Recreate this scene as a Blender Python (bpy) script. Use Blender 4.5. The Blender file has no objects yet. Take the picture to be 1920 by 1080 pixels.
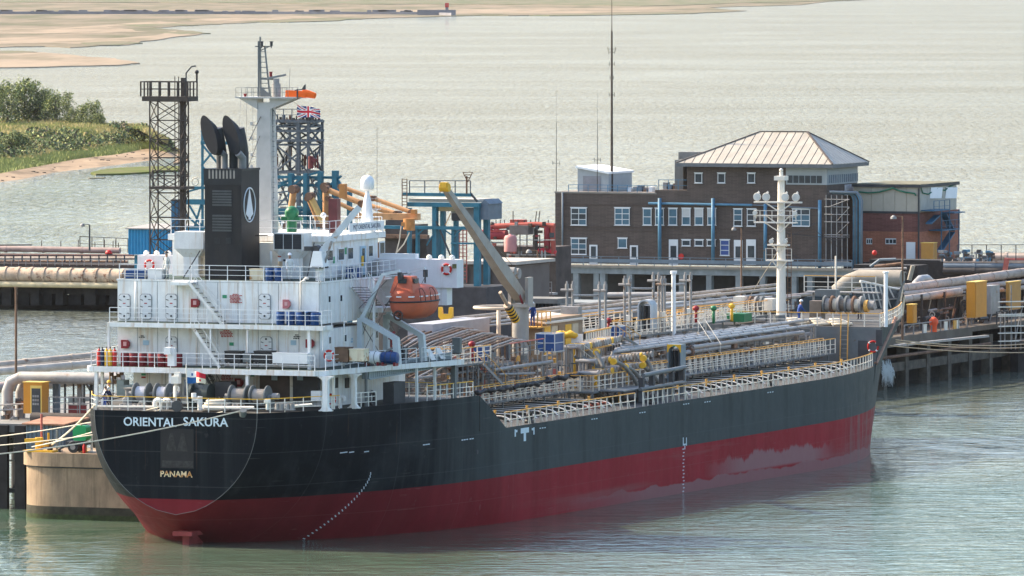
import bpy, bmesh, math, random
from mathutils import Vector, Matrix, noise
random.seed(7)
D = bpy.data; SC = bpy.context.scene; COL = SC.collection
R_ = math.radians; PI = math.pi

# ------------------------------------------------------------------ camera, sky, sun, exposure
FPX, VH, CAMH = 15470.0, -80.0, 39.3            # focal length in photo pixels, horizon row, eye height in metres
PITCH = math.atan((540 - VH) / FPX)
cam = D.cameras.new('camera'); camo = D.objects.new('camera', cam); COL.objects.link(camo)
cam.sensor_width = 36.0; cam.lens = 36.0 * FPX / 1920.0
cam.clip_start = 5.0; cam.clip_end = 60000.0
camo.location = (0, 0, CAMH); camo.rotation_euler = (PI / 2 - PITCH, 0, 0)
SC.camera = camo
SUN_EL, SUN_AZ = 38.0, -66.0                     # azimuth from +Y (view direction) towards +X, degrees
world = D.worlds.new('World'); SC.world = world; world.use_nodes = True
wn = world.node_tree; wn.nodes.clear()
sky = wn.nodes.new('ShaderNodeTexSky'); sky.sky_type = 'NISHITA'; sky.sun_disc = False
sky.sun_elevation = R_(SUN_EL); sky.sun_rotation = R_(SUN_AZ)
sky.air_density = 1.1; sky.dust_density = 2.6; sky.ozone_density = 1.6; sky.altitude = 0
bg = wn.nodes.new('ShaderNodeBackground'); bg.inputs['Strength'].default_value = 0.15
wo = wn.nodes.new('ShaderNodeOutputWorld')
wn.links.new(sky.outputs[0], bg.inputs[0]); wn.links.new(bg.outputs[0], wo.inputs[0])
sun = D.lights.new('sun', 'SUN'); suno = D.objects.new('sun', sun); COL.objects.link(suno)
sun.energy = 3.8; sun.angle = R_(0.5); sun.color = (1.0, 0.82, 0.58)
_sd = Vector((math.sin(R_(SUN_AZ)) * math.cos(R_(SUN_EL)), math.cos(R_(SUN_AZ)) * math.cos(R_(SUN_EL)), math.sin(R_(SUN_EL))))
suno.rotation_euler = _sd.to_track_quat('Z', 'Y').to_euler(); suno.location = (-300, 700, 400)
SC.view_settings.view_transform = 'Standard'; SC.view_settings.look = 'None'
SC.view_settings.gamma = 1; SC.view_settings.exposure = 1.36; SC.view_settings.use_curve_mapping = False
SC.cycles.max_bounces = 6; SC.cycles.use_denoising = True

# ------------------------------------------------------------------ surveying helpers: where a sight line meets a plane of the place
_cp, _sp = math.cos(PITCH), math.sin(PITCH)
CP = Vector((0, 0, CAMH))
def ray(u, v):
    x = (u - 960) / FPX; y = -(v - 540) / FPX
    d = Vector((x, _cp + y * _sp, -_sp + y * _cp)); return d / d.y
def W(u, v, Y): return CP + ray(u, v) * Y
def X_(u, Y): return W(u, 540, Y).x
def Z_(v, Y): return W(960, v, Y).z
def sea(u, v, z=0.0):
    d = ray(u, v); return CP + d * ((z - CAMH) / d.z)
# ship frame: s metres forward of the transom, t metres to starboard, h metres above the ship's own datum
TH, TRIM = R_(22), .0047
SO = CP + ray(330, 1010) * 550.0
SR = Vector((math.sin(TH) * math.cos(TRIM), math.cos(TH) * math.cos(TRIM), math.sin(TRIM)))
ST = Vector((math.cos(TH), -math.sin(TH), 0)); SU = ST.cross(SR)
SHIPM = Matrix(((SR.x, -ST.x, SU.x, SO.x), (SR.y, -ST.y, SU.y, SO.y), (SR.z, -ST.z, SU.z, SO.z), (0, 0, 0, 1)))
def on(u, v, s=None, t=None, h=None):
    d = ray(u, v)
    n, c = (SR, s) if s is not None else (ST, t) if t is not None else (SU, h)
    k = (c - (CP - SO).dot(n)) / d.dot(n); p = CP + d * k - SO
    return (p.dot(SR), p.dot(ST), p.dot(SU))
def L3(p): return Vector((p[0], -p[1], p[2]))    # (s, t, h) -> ship-local xyz

# ------------------------------------------------------------------ materials
MATS = {}
def nd(nt, typ, **kw):
    n = nt.nodes.new(typ)
    for k, v in kw.items():
        if k in n.inputs.keys(): n.inputs[k].default_value = v
        else: setattr(n, k, v)
    return n
def mat(name, col, rough=.55, metal=0.0, var=.18, scale=1.2, rust=0.0, rustcol=(.16, .06, .02), bump=0.0, bscale=8.0, emit=None, streak=0.0, dirt=(.05, .045, .04), dirtk=0.0):
    if name in MATS: return MATS[name]
    m = D.materials.new(name); m.use_nodes = True; nt = m.node_tree
    b = nt.nodes['Principled BSDF']; b.inputs['Roughness'].default_value = rough; b.inputs['Metallic'].default_value = metal
    b.inputs['Specular IOR Level'].default_value = .35
    L = nt.links; c = tuple(col) + (1,)
    geo = nd(nt, 'ShaderNodeTexCoord')
    n1 = nd(nt, 'ShaderNodeTexNoise', Scale=scale, Detail=5.0, Roughness=.6); L.new(geo.outputs['Object'], n1.inputs['Vector'])
    mr = nd(nt, 'ShaderNodeMapRange'); mr.inputs[1].default_value = .3; mr.inputs[2].default_value = .7
    mr.inputs[3].default_value = 1 - var; mr.inputs[4].default_value = 1 + var; L.new(n1.outputs[0], mr.inputs[0])
    mx = nd(nt, 'ShaderNodeVectorMath', operation='SCALE'); mx.inputs[0].default_value = c[:3]; L.new(mr.outputs[0], mx.inputs['Scale'])
    out = mx.outputs[0]
    def layer(out, k, colr, vec_scale, lo, hi):
        mp = nd(nt, 'ShaderNodeMapping'); mp.inputs['Scale'].default_value = vec_scale; L.new(geo.outputs['Object'], mp.inputs[0])
        n2 = nd(nt, 'ShaderNodeTexNoise', Scale=1.0, Detail=6.0, Roughness=.65); L.new(mp.outputs[0], n2.inputs['Vector'])
        r = nd(nt, 'ShaderNodeMapRange'); r.inputs[1].default_value = lo; r.inputs[2].default_value = hi; r.inputs[4].default_value = k
        L.new(n2.outputs[0], r.inputs[0])
        x = nd(nt, 'ShaderNodeMix', data_type='RGBA'); L.new(r.outputs[0], x.inputs[0]); L.new(out, x.inputs[6]); x.inputs[7].default_value = tuple(colr) + (1,)
        return x.outputs[2]
    if dirtk: out = layer(out, dirtk, dirt, (.9, .9, .3), .42, .72)
    if streak: out = layer(out, streak, rustcol, (3.2, 3.2, .2), .52, .68)
    if rust: out = layer(out, 1.0, rustcol, (1.7, 1.7, 1.7), .72 - .3 * rust, .80 - .3 * rust)
    L.new(out, b.inputs['Base Color'])
    if bump:
        n3 = nd(nt, 'ShaderNodeTexNoise', Scale=bscale, Detail=4.0); L.new(geo.outputs['Object'], n3.inputs['Vector'])
        bp = nd(nt, 'ShaderNodeBump', Strength=bump, Distance=.05); L.new(n3.outputs[0], bp.inputs['Height']); L.new(bp.outputs[0], b.inputs['Normal'])
    if emit: b.inputs['Emission Color'].default_value = tuple(emit) + (1,); b.inputs['Emission Strength'].default_value = 1
    MATS[name] = m; return m
white = mat('ship_white', (.8, .81, .8), .45, var=.07, streak=.6, rustcol=(.5, .34, .2), dirtk=.4, dirt=(.45, .44, .42))
white2 = mat('cream_white', (.78, .75, .68), .5, var=.08, rust=.25, rustcol=(.35, .2, .1))
cleanw = mat('plain_white', (.78, .79, .79), .5, var=.04)
greyp = mat('ship_grey', (.13, .145, .15), .5, var=.15, rust=.3, rustcol=(.13, .08, .05))
lgrey = mat('pipe_grey', (.25, .245, .24), .5, var=.2, rust=.45, rustcol=(.2, .12, .07))
dgrey = mat('dark_grey', (.045, .048, .053), .6, var=.25)
black = mat('black_paint', (.018, .02, .024), .5, var=.3)
yellow = mat('yellow_paint', (.75, .42, .03), .5, var=.12, rust=.3)
orangey = mat('rail_orange', (.68, .36, .08), .5, var=.15, rust=.4)
bluep = mat('drum_blue', (.012, .06, .2), .4, var=.2)
redp = mat('drum_red', (.2, .015, .02), .5, var=.2)
redb = mat('bright_red', (.5, .02, .015), .45, var=.1)
green = mat('green_paint', (.02, .17, .07), .45, var=.15)
brown = mat('brown_steel', (.065, .052, .043), .75, var=.35, rust=.3, rustcol=(.09, .05, .03))
rustm = mat('rusty_steel', (.17, .1, .065), .8, var=.45, rust=.5, rustcol=(.08, .035, .02))
teal = mat('gantry_blue', (.025, .14, .2), .55, var=.2, rust=.25, rustcol=(.12, .07, .04))
concrete = mat('concrete', (.25, .2, .15), .85, var=.22, scale=.4, dirtk=.6, dirt=(.13, .1, .075), bump=.3)
cgrey = mat('grey_concrete', (.2, .2, .19), .85, var=.25, scale=.5, dirtk=.5, dirt=(.08, .075, .07), bump=.2)
darkp = mat('dark_timber', (.022, .02, .02), .85, var=.4)
rope = mat('mooring_rope', (.62, .56, .45), .8, var=.2)
glass = mat('window_glass', (.03, .045, .055), .08, var=.3)
tan = mat('crane_tan', (.35, .33, .3), .5, var=.12, dirtk=.35, dirt=(.2, .13, .07))
pipem = mat('weathered_pipe', (.4, .34, .28), .65, var=.25, rust=.45, rustcol=(.16, .1, .07))
pink = mat('faded_red', (.42, .12, .1), .6, var=.2, rust=.3)
orange = mat('lifeboat_orange', (.5, .1, .045), .5, var=.15, dirtk=.5, dirt=(.35, .1, .06))

# ------------------------------------------------------------------ mesh building
class G:
    """collects simple shapes; build() links them as one mesh object. conv maps the author's coordinates to local ones."""
    def __init__(self, conv=None): self.v = []; self.f = []; self.mi = []; self.cur = 0; self.c = conv or Vector
    def add(self, vs, fs):
        o = len(self.v); self.v += [self.c(Vector(p)) for p in vs]; self.f += [tuple(i + o for i in f) for f in fs]; self.mi += [self.cur] * len(fs); return self
    def box(self, a, b):
        (x0, y0, z0), (x1, y1, z1) = a, b
        return self.add([(x0, y0, z0), (x1, y0, z0), (x1, y1, z0), (x0, y1, z0), (x0, y0, z1), (x1, y0, z1), (x1, y1, z1), (x0, y1, z1)],
                        [(0, 3, 2, 1), (4, 5, 6, 7), (0, 1, 5, 4), (1, 2, 6, 5), (2, 3, 7, 6), (3, 0, 4, 7)])
    def cbox(self, c, d): return self.box([c[i] - d[i] / 2 for i in range(3)], [c[i] + d[i] / 2 for i in range(3)])
    def hexa(self, p): return self.add(p, [(0, 3, 2, 1), (4, 5, 6, 7), (0, 1, 5, 4), (1, 2, 6, 5), (2, 3, 7, 6), (3, 0, 4, 7)])
    def beam(self, p, q, w, d=None, up=(0, 0, 1)):
        p, q = Vector(p), Vector(q); d = d or w; a = (q - p).normalized(); u = Vector(up)
        if abs(a.dot(u)) > .98: u = Vector((0, 1, 0))
        x = a.cross(u).normalized() * w / 2; y = a.cross(x).normalized() * d / 2
        return self.hexa([p - x - y, p + x - y, p + x + y, p - x + y, q - x - y, q + x - y, q + x + y, q - x + y])
    def tube(self, pts, r, n=8, closed=False, caps=True):
        pts = [Vector(p) for p in pts]; k = len(pts); rr = r if isinstance(r, (list, tuple)) else [r] * k; rings = []; ux = None
        for i, p in enumerate(pts):
            a = pts[(i - 1) % k] if closed or i > 0 else p; b = pts[(i + 1) % k] if closed or i < k - 1 else p
            t = (b - a).normalized()
            if ux is None:
                u = Vector((0, 0, 1)) if abs(t.z) < .9 else Vector((1, 0, 0)); ux = t.cross(u).normalized()
            else: ux = (ux - t * ux.dot(t)).normalized()
            uy = t.cross(ux); rings.append([p + (ux * math.cos(2 * PI * j / n) + uy * math.sin(2 * PI * j / n)) * rr[i] for j in range(n)])
        vs = [q for rg in rings for q in rg]; fs = []
        for i in range(k if closed else k - 1):
            i2 = (i + 1) % k
            for j in range(n): fs.append((i * n + j, i * n + (j + 1) % n, i2 * n + (j + 1) % n, i2 * n + j))
        if caps and not closed: fs += [tuple(range(n))[::-1], tuple((k - 1) * n + j for j in range(n))]
        return self.add(vs, fs)
    def cyl(self, p, q, r, n=12): return self.tube([p, q], r, n)
    def lathe(self, prof, base=(0, 0, 0), axis='z', n=16):
        base = Vector(base); vs = []; fs = []
        for r, z in prof:
            for j in range(n):
                a = 2 * PI * j / n; x, y = r * math.cos(a), r * math.sin(a)
                vs.append(base + (Vector((x, y, z)) if axis == 'z' else Vector((z, x, y)) if axis == 'x' else Vector((x, z, y))))
        for i in range(len(prof) - 1):
            for j in range(n): fs.append((i * n + j, i * n + (j + 1) % n, (i + 1) * n + (j + 1) % n, (i + 1) * n + j))
        fs += [tuple(range(n))[::-1], tuple((len(prof) - 1) * n + j for j in range(n))]
        return self.add(vs, fs)
    def prism(self, pts, ax, a, b):
        """polygon pts (2D) extruded along axis ax from a to b; 2D coordinates are the remaining two axes in xyz order"""
        def p3(p, w): l = list(p); l.insert(ax, w); return tuple(l)
        n = len(pts)
        return self.add([p3(p, a) for p in pts] + [p3(p, b) for p in pts],
                        [tuple(range(n))[::-1], tuple(range(n, 2 * n))] + [(i, (i + 1) % n, n + (i + 1) % n, n + i) for i in range(n)])
    def torus(self, c, R, r, ax='x', n=20, m=8):
        c = Vector(c); pts = []
        for i in range(n):
            a = 2 * PI * i / n; x, y = R * math.cos(a), R * math.sin(a)
            pts.append(c + (Vector((0, x, y)) if ax == 'x' else Vector((x, 0, y)) if ax == 'y' else Vector((x, y, 0))))
        return self.tube(pts, r, m, closed=True)
    def sph(self, c, r, n=12, m=8, sc=(1, 1, 1)):
        prof = [(max(.001, math.sin(PI * i / m)), -math.cos(PI * i / m)) for i in range(m + 1)]
        vs = []; fs = []
        for a, z in prof:
            for j in range(n): vs.append((c[0] + r * sc[0] * a * math.cos(2 * PI * j / n), c[1] + r * sc[1] * a * math.sin(2 * PI * j / n), c[2] + r * sc[2] * z))
        for i in range(m):
            for j in range(n): fs.append((i * n + j, i * n + (j + 1) % n, (i + 1) * n + (j + 1) % n, (i + 1) * n + j))
        return self.add(vs, fs)
    def mesh(self, name, mats, smooth=False):
        me = D.meshes.new(name); me.from_pydata([tuple(p) for p in self.v], [], self.f)
        for m in (mats if isinstance(mats, (list, tuple)) else [mats]): me.materials.append(m)
        if any(self.mi): me.polygons.foreach_set('material_index', self.mi)
        bm = bmesh.new(); bm.from_mesh(me); bmesh.ops.recalc_face_normals(bm, faces=bm.faces); bm.to_mesh(me); bm.free()
        if smooth: me.shade_smooth() if smooth is True else (me.shade_smooth(), me.set_sharp_from_angle(angle=R_(smooth)))
        me.update(); return me
    def build(self, name, mats, parent=None, smooth=False, **tags):
        o = D.objects.new(name, self.mesh(name, mats, smooth)); COL.objects.link(o)
        if parent: o.parent = parent
        for k, v in tags.items(): o[k] = v
        return o
def GS(): return G(lambda p: Vector((p[0], -p[1], p[2])))         # authored as (s, t, h)
def thing(name, label, cat, loc=(0, 0, 0), rz=0, group=None, ship=False):
    o = D.objects.new(name, None); COL.objects.link(o); o.empty_display_size = .3
    if ship: o.matrix_world = SHIPM @ Matrix.Translation(L3(loc)) @ Matrix.Rotation(rz, 4, 'Z')
    else: o.location = loc; o.rotation_euler = (0, 0, rz)
    o['label'] = label; o['category'] = cat
    if group: o['group'] = group
    return o
def inst(name, me, parent=None, loc=(0, 0, 0), rz=0, **tags):
    o = D.objects.new(name, me); COL.objects.link(o); o.location = loc; o.rotation_euler = (0, 0, rz)
    if parent: o.parent = parent
    for k, v in tags.items(): o[k] = v
    return o
def copy_tree(src, mw, label, parent=None):
    c = src.copy(); COL.objects.link(c)
    if parent: c.parent = parent
    else: c.matrix_world = mw; c['label'] = label
    for ch in src.children: copy_tree(ch, None, None, c)
    return c
def ltext(body, size, parent, M, material, depth=.02, bold=.0, name='lettering', align='CENTER', sx=1.0):
    cu = D.curves.new(name, 'FONT'); cu.body = body; cu.size = size; cu.extrude = depth; cu.offset = bold; cu.align_x = align; cu.align_y = 'CENTER'
    cu.resolution_u = 3
    cu.materials.append(material); o = D.objects.new(name, cu); COL.objects.link(o)
    dg = bpy.context.evaluated_depsgraph_get(); me = D.meshes.new_from_object(o.evaluated_get(dg)); D.objects.remove(o)
    o = D.objects.new(name, me); COL.objects.link(o); o.parent = parent
    o.matrix_local = M @ Matrix.Diagonal((sx, 1, 1, 1)); return o
def railing(g, pts, top=1.05, step=1.5, r=.03, mids=(.35, .7), brace=False, tg=None):
    """posts and rails along a polyline (any coordinates with z up); tg collects the top rail separately"""
    for i in range(len(pts) - 1):
        a, b = Vector(pts[i]), Vector(pts[i + 1]); n = max(1, round((b - a).length / step))
        for m in mids: g.beam(a + Vector((0, 0, m)), b + Vector((0, 0, m)), r * 1.3)
        (tg or g).beam(a + Vector((0, 0, top)), b + Vector((0, 0, top)), r * 1.8)
        for k in range(n + 1):
            if k == n and i < len(pts) - 2: continue
            p = a.lerp(b, k / n); g.beam(p, p + Vector((0, 0, top)), r * 2)
            if brace and k % 2 == 0:
                q = a.lerp(b, min(1, (k + .35) / n)); g.beam(p + Vector((0, 0, top * .75)), (q.x, q.y, q.z), r * 1.7)
# ------------------------------------------------------------------ water
def water_mat():
    m = D.materials.new('sea_water'); m.use_nodes = True; nt = m.node_tree; L = nt.links; b = nt.nodes['Principled BSDF']
    b.inputs['IOR'].default_value = 1.34; b.inputs['Roughness'].default_value = .06; b.inputs['Specular IOR Level'].default_value = .5
    tc = nd(nt, 'ShaderNodeTexCoord')
    def noise_(sc, detail, rough=.6, mscale=(1, 1, 1), rot=0, dist=0.0):
        mp = nd(nt, 'ShaderNodeMapping'); mp.inputs['Scale'].default_value = mscale; mp.inputs['Rotation'].default_value = (0, 0, rot); L.new(tc.outputs['Object'], mp.inputs[0])
        n = nd(nt, 'ShaderNodeTexNoise', Scale=sc, Detail=detail, Roughness=rough, Distortion=dist); L.new(mp.outputs[0], n.inputs['Vector']); return n.outputs[0]
    def rng(x, a, b_, c, d):
        r = nd(nt, 'ShaderNodeMapRange'); r.inputs[1].default_value = a; r.inputs[2].default_value = b_; r.inputs[3].default_value = c; r.inputs[4].default_value = d; L.new(x, r.inputs[0]); return r.outputs[0]
    def mul(a, c):
        x = nd(nt, 'ShaderNodeMath', operation='MULTIPLY'); L.new(a, x.inputs[0])
        if isinstance(c, float): x.inputs[1].default_value = c
        else: L.new(c, x.inputs[1])
        return x.outputs[0]
    sep = nd(nt, 'ShaderNodeSeparateXYZ'); L.new(tc.outputs['Object'], sep.inputs[0]); Y = sep.outputs[1]
    gust = mul(rng(noise_(.007, 5, .65, (.7, .9, 1), .05, .8), .35, .65, .65, 1.3), rng(Y, 850, 1800, .34, .85)); mk = nd(nt, 'ShaderNodeMix'); L.new(rng(Y, 720, 1000, 0, 1), mk.inputs[0]); mk.inputs[2].default_value = 1.0; L.new(rng(noise_(.8, 3, .6, (1, .11, 1), .04, .4), .34, .66, .3, 1.75), mk.inputs[3]); gust = mul(gust, mk.outputs[0])      # gusts: rougher and calmer lanes
    dp = nd(nt, 'ShaderNodeVectorMath', operation='DOT_PRODUCT'); L.new(tc.outputs['Object'], dp.inputs[0]); dp.inputs[1].default_value = tuple(ST)      # lee of the hull
    off = ST.dot(SO); mxx = nd(nt, 'ShaderNodeMath', operation='MAXIMUM'); L.new(rng(dp.outputs['Value'], off + 13, off + 30, .5, 1.0), mxx.inputs[0]); L.new(rng(Y, 740, 860, 0, 1), mxx.inputs[1]); m3 = nd(nt, 'ShaderNodeMath', operation='MAXIMUM'); L.new(mxx.outputs[0], m3.inputs[0]); L.new(rng(dp.outputs['Value'], off - 34, off - 20, 1.0, .5), m3.inputs[1]); gust = mul(gust, m3.outputs[0])
    chop = noise_(.5, 4, .6, (.6, 1.15, 1), .12, .5); rip = noise_(2.2, 3, .6, (.8, 1.1, 1), -.25, .4); swell = noise_(.22, 4, .62, (1.0, .42, 1), .3, .8); big = noise_(.05, 4, .62, (1.1, .3, 1), -.2, .8)
    def bump(h, d, prev=None):
        bp = nd(nt, 'ShaderNodeBump', Strength=1.0, Distance=d); L.new(h, bp.inputs['Height'])
        if prev is not None: L.new(prev, bp.inputs['Normal'])
        return bp.outputs[0]
    nrm = bump(big, WB[0]); nrm = bump(mul(swell, gust), WB[1], nrm); nrm = bump(mul(chop, gust), WB[2], nrm); nrm = bump(mul(rip, gust), WB[3], nrm)
    L.new(nrm, b.inputs['Normal'])
    mxa = nd(nt, 'ShaderNodeMix', data_type='RGBA'); L.new(rng(Y, 545, 820, 0, 1), mxa.inputs[0]); mxa.inputs[6].default_value = WC[0] + (1,); mxa.inputs[7].default_value = WC[1] + (1,)  # base colour grows paler with distance, painting in the sky's reflection
    silt_sheen = nd(nt, 'ShaderNodeMix', data_type='RGBA'); L.new(rng(noise_(.02, 4, .6, (.3, 1.2, 1), 0, .6), .42, .66, 0, .55), silt_sheen.inputs[0]); L.new(mxa.outputs[2], silt_sheen.inputs[6]); silt_sheen.inputs[7].default_value = WC[2] + (1,)  # silt patches, pale enough to paint in a silvery sheen as well
    L.new(silt_sheen.outputs[2], b.inputs['Base Color']); return m
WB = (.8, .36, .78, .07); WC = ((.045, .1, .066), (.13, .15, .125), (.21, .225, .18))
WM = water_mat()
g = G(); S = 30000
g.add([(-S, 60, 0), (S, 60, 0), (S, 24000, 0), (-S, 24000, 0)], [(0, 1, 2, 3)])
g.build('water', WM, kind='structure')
# ------------------------------------------------------------------ the tanker
SHIP = D.objects.new('tanker_ship', None); COL.objects.link(SHIP); SHIP.matrix_world = SHIPM
SHIP['label'] = 'black and red chemical tanker with white aft deckhouse moored at the jetty'; SHIP['category'] = 'ship'
def lerp(a, b, x): return a + (b - a) * x
def interp(x, tab):
    if x <= tab[0][0]: return tab[0][1]
    for (a, p), (b, q) in zip(tab, tab[1:]):
        if x <= b: return lerp(p, q, (x - a) / (b - a))
    return tab[-1][1]
DECKB = [(0, 5.95), (2, 7.2), (5, 8.6), (9, 9.6), (14, 10.6), (20, 11.5), (26, 11.95), (32, 12), (90, 12)]
def deckb(s): return interp(s, DECKB)
def halfb(s, h):
    """half breadth of the hull at station s and height h"""
    if s < 60:
        hb = interp(s, [(0, 1.6), (2, .5), (4.5, -.9), (9, -3.2), (14, -6), (60, -6)])
        p = interp(s, [(0, 2.2), (8, 2.3), (16, 3.2), (26, 6), (34, 12), (60, 12)]); q = interp(s, [(0, .6), (12, .7), (26, .85), (60, 1)])
        x = (h - hb) / (8.5 - hb)
        if x <= 0: return 0.0
        return deckb(s) * (1 - max(0, 1 - min(x, 1)) ** p) ** q
    s0 = interp(h, [(-3, 93), (-.5, 93), (6, 92), (9.1, 91), (10.6, 90)]); dl = interp(h, [(-3, 40), (-.5, 40), (6, 46), (9.1, 54.5), (11, 57)])
    if s <= s0: return 12.0
    x = (s - s0) / dl
    return 12 * (1 - x * x) if x < 1 else 0.0
SF = 113.0                                       # forecastle bulkhead
def topline(s):
    if s <= 24.6: return 8.5
    if s <= 29.2: return lerp(8.5, 6.0, (s - 24.6) / 4.6)
    if s < SF: return 6.0
    return 9.1 if s < 133 else lerp(9.1, 10.3, min(1, (s - 133) / 2)) 
def hull_mat():
    m = D.materials.new('hull_paint'); m.use_nodes = True; nt = m.node_tree; L = nt.links; b = nt.nodes['Principled BSDF']
    b.inputs['Roughness'].default_value = .42; b.inputs['Specular IOR Level'].default_value = .06
    tc = nd(nt, 'ShaderNodeTexCoord'); sep = nd(nt, 'ShaderNodeSeparateXYZ'); L.new(tc.outputs['Object'], sep.inputs[0])
    def noise(ms, sc=1, det=5, ro=.6):
        mp = nd(nt, 'ShaderNodeMapping'); mp.inputs['Scale'].default_value = ms; L.new(tc.outputs['Object'], mp.inputs[0])
        n = nd(nt, 'ShaderNodeTexNoise', Scale=sc, Detail=det, Roughness=ro); L.new(mp.outputs[0], n.inputs['Vector']); return n.outputs[0]
    def rng(x, a, b_, c=0, d=1):
        r = nd(nt, 'ShaderNodeMapRange'); r.inputs[1].default_value = a; r.inputs[2].default_value = b_; r.inputs[3].default_value = c; r.inputs[4].default_value = d; L.new(x, r.inputs[0]); return r.outputs[0]
    def mix(f, a, c):
        x = nd(nt, 'ShaderNodeMix', data_type='RGBA'); L.new(f, x.inputs[0])
        for i, k in ((6, a), (7, c)):
            if isinstance(k, tuple): x.inputs[i].default_value = k + (1,)
            else: L.new(k, x.inputs[i])
        return x.outputs[2]
    def op(o, a, c):
        x = nd(nt, 'ShaderNodeMath', operation=o, use_clamp=False)
        for i, k in ((0, a), (1, c)):
            if isinstance(k, (int, float)): x.inputs[i].default_value = k
            else: L.new(k, x.inputs[i])
        return x.outputs[0]
    X, Z = sep.outputs[0], sep.outputs[2]
    st = noise((.55, .55, .05)); bl = noise((.12, .12, .25)); fine = noise((1.6, 1.6, 1.2), det=6)
    # topsides: fresh black aft, weathered grey with vertical streaks further forward
    age = op('ADD', rng(X, 10, 30), op('MULTIPLY', op('SUBTRACT', st, .5), 1.6)); age = rng(age, .2, .9)
    age = op('MULTIPLY', age, rng(X, 1.5, 14))
    tops = mix(age, (.006, .009, .013), (.06, .073, .075))
    tops = mix(rng(noise((.9, .9, .04), det=6), .5, .75, 0, .6), tops, (.03, .037, .04)); tops = mix(rng(bl, .5, .75, 0, .35), tops, (.075, .088, .09))
    tops = mix(rng(fine, .62, .8, 0, .5), tops, (.075, .085, .085))
    # boot-top red: scuffs, faded bands, pale scum line at the water
    red = mix(rng(st, .35, .7), (.25, .014, .022), (.34, .026, .038))
    red = mix(rng(X, 14, 40, .55, 0), red, (.06, .012, .016))  # shade under the stern painted in as darker red aft
    fadeband = noise((.03, .03, .9), det=5)
    red = mix(op('MULTIPLY', rng(fadeband, .55, .66, 0, .55), rng(X, 28, 44)), red, (.25, .085, .085))
    edge = noise((.22, .22, .05), det=6); ss = op('ADD', op('MULTIPLY', X, .0047), .5)      # height above the water
    hw = op('ADD', Z, ss)
    scum = rng(op('SUBTRACT', op('ADD', .15, op('MULTIPLY', edge, 1.3)), hw), -.03, .05)
    scum = op('MULTIPLY', scum, rng(X, 40, 56))
    red = mix(op('MULTIPLY', scum, .9), red, (.26, .125, .125))
    pat = noise((.2, .2, .02), det=9, ro=.78)
    big = op('MULTIPLY', rng(X, 68, 76), rng(X, 97, 92)); big = op('MULTIPLY', big, rng(op('ADD', hw, op('MULTIPLY', pat, -3.6)), .3, .1)); big = op('MULTIPLY', big, rng(hw, .75, .95))
    red = mix(op('MULTIPLY', big, .9), red, (.29, .15, .15))
    bow = op('MULTIPLY', rng(X, 99, 103), rng(noise((1.2, 1.2, .08), det=5), .45, .6)); red = mix(op('MULTIPLY', bow, .7), red, (.2, .13, .12))
    red = mix(rng(fine, .64, .78, 0, .4), red, (.3, .16, .16))
    rr = op('MULTIPLY', rng(noise((2.2, 2.2, .07), det=4), .66, .76), rng(Z, 3.2, 5.6)); tops = mix(op('MULTIPLY', rr, .5), tops, (.1, .06, .035))
    def seamf(v, per, w):
        a = nd(nt, 'ShaderNodeMath', operation='PINGPONG'); L.new(v, a.inputs[0]); a.inputs[1].default_value = per / 2; return rng(a.outputs[0], 0, w, 1, 0)
    sm = nd(nt, 'ShaderNodeMath', operation='MAXIMUM'); L.new(seamf(op('ADD', X, 3.1), 8.4, .05), sm.inputs[0]); L.new(seamf(op('ADD', Z, 1.1), 2.3, .04), sm.inputs[1]); seam_ = sm.outputs[0]
    scr = rng(noise((.25, .25, 5), det=3), .68, .72, 0, .35); tops = mix(scr, tops, (.1, .11, .11)); tops = mix(op('MULTIPLY', seam_, .35), tops, (.1, .115, .12)); red = mix(op('MULTIPLY', seam_, .25), red, (.3, .12, .12)); red = mix(scr, red, (.33, .15, .15))
    side = rng(Z, 2.62, 2.66)
    col = mix(side, red, tops)
    # boot-top red and topsides together make up the base colour
    L.new(col, b.inputs['Base Color'])
    bp = nd(nt, 'ShaderNodeBump', Strength=.35, Distance=.06)
    wv = noise((.5, .5, .5), det=2); L.new(wv, bp.inputs['Height']); L.new(bp.outputs[0], b.inputs['Normal'])
    L.new(rng(fine, .3, .7, .5, .65), b.inputs['Roughness'])
    return m
HM = hull_mat()
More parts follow.
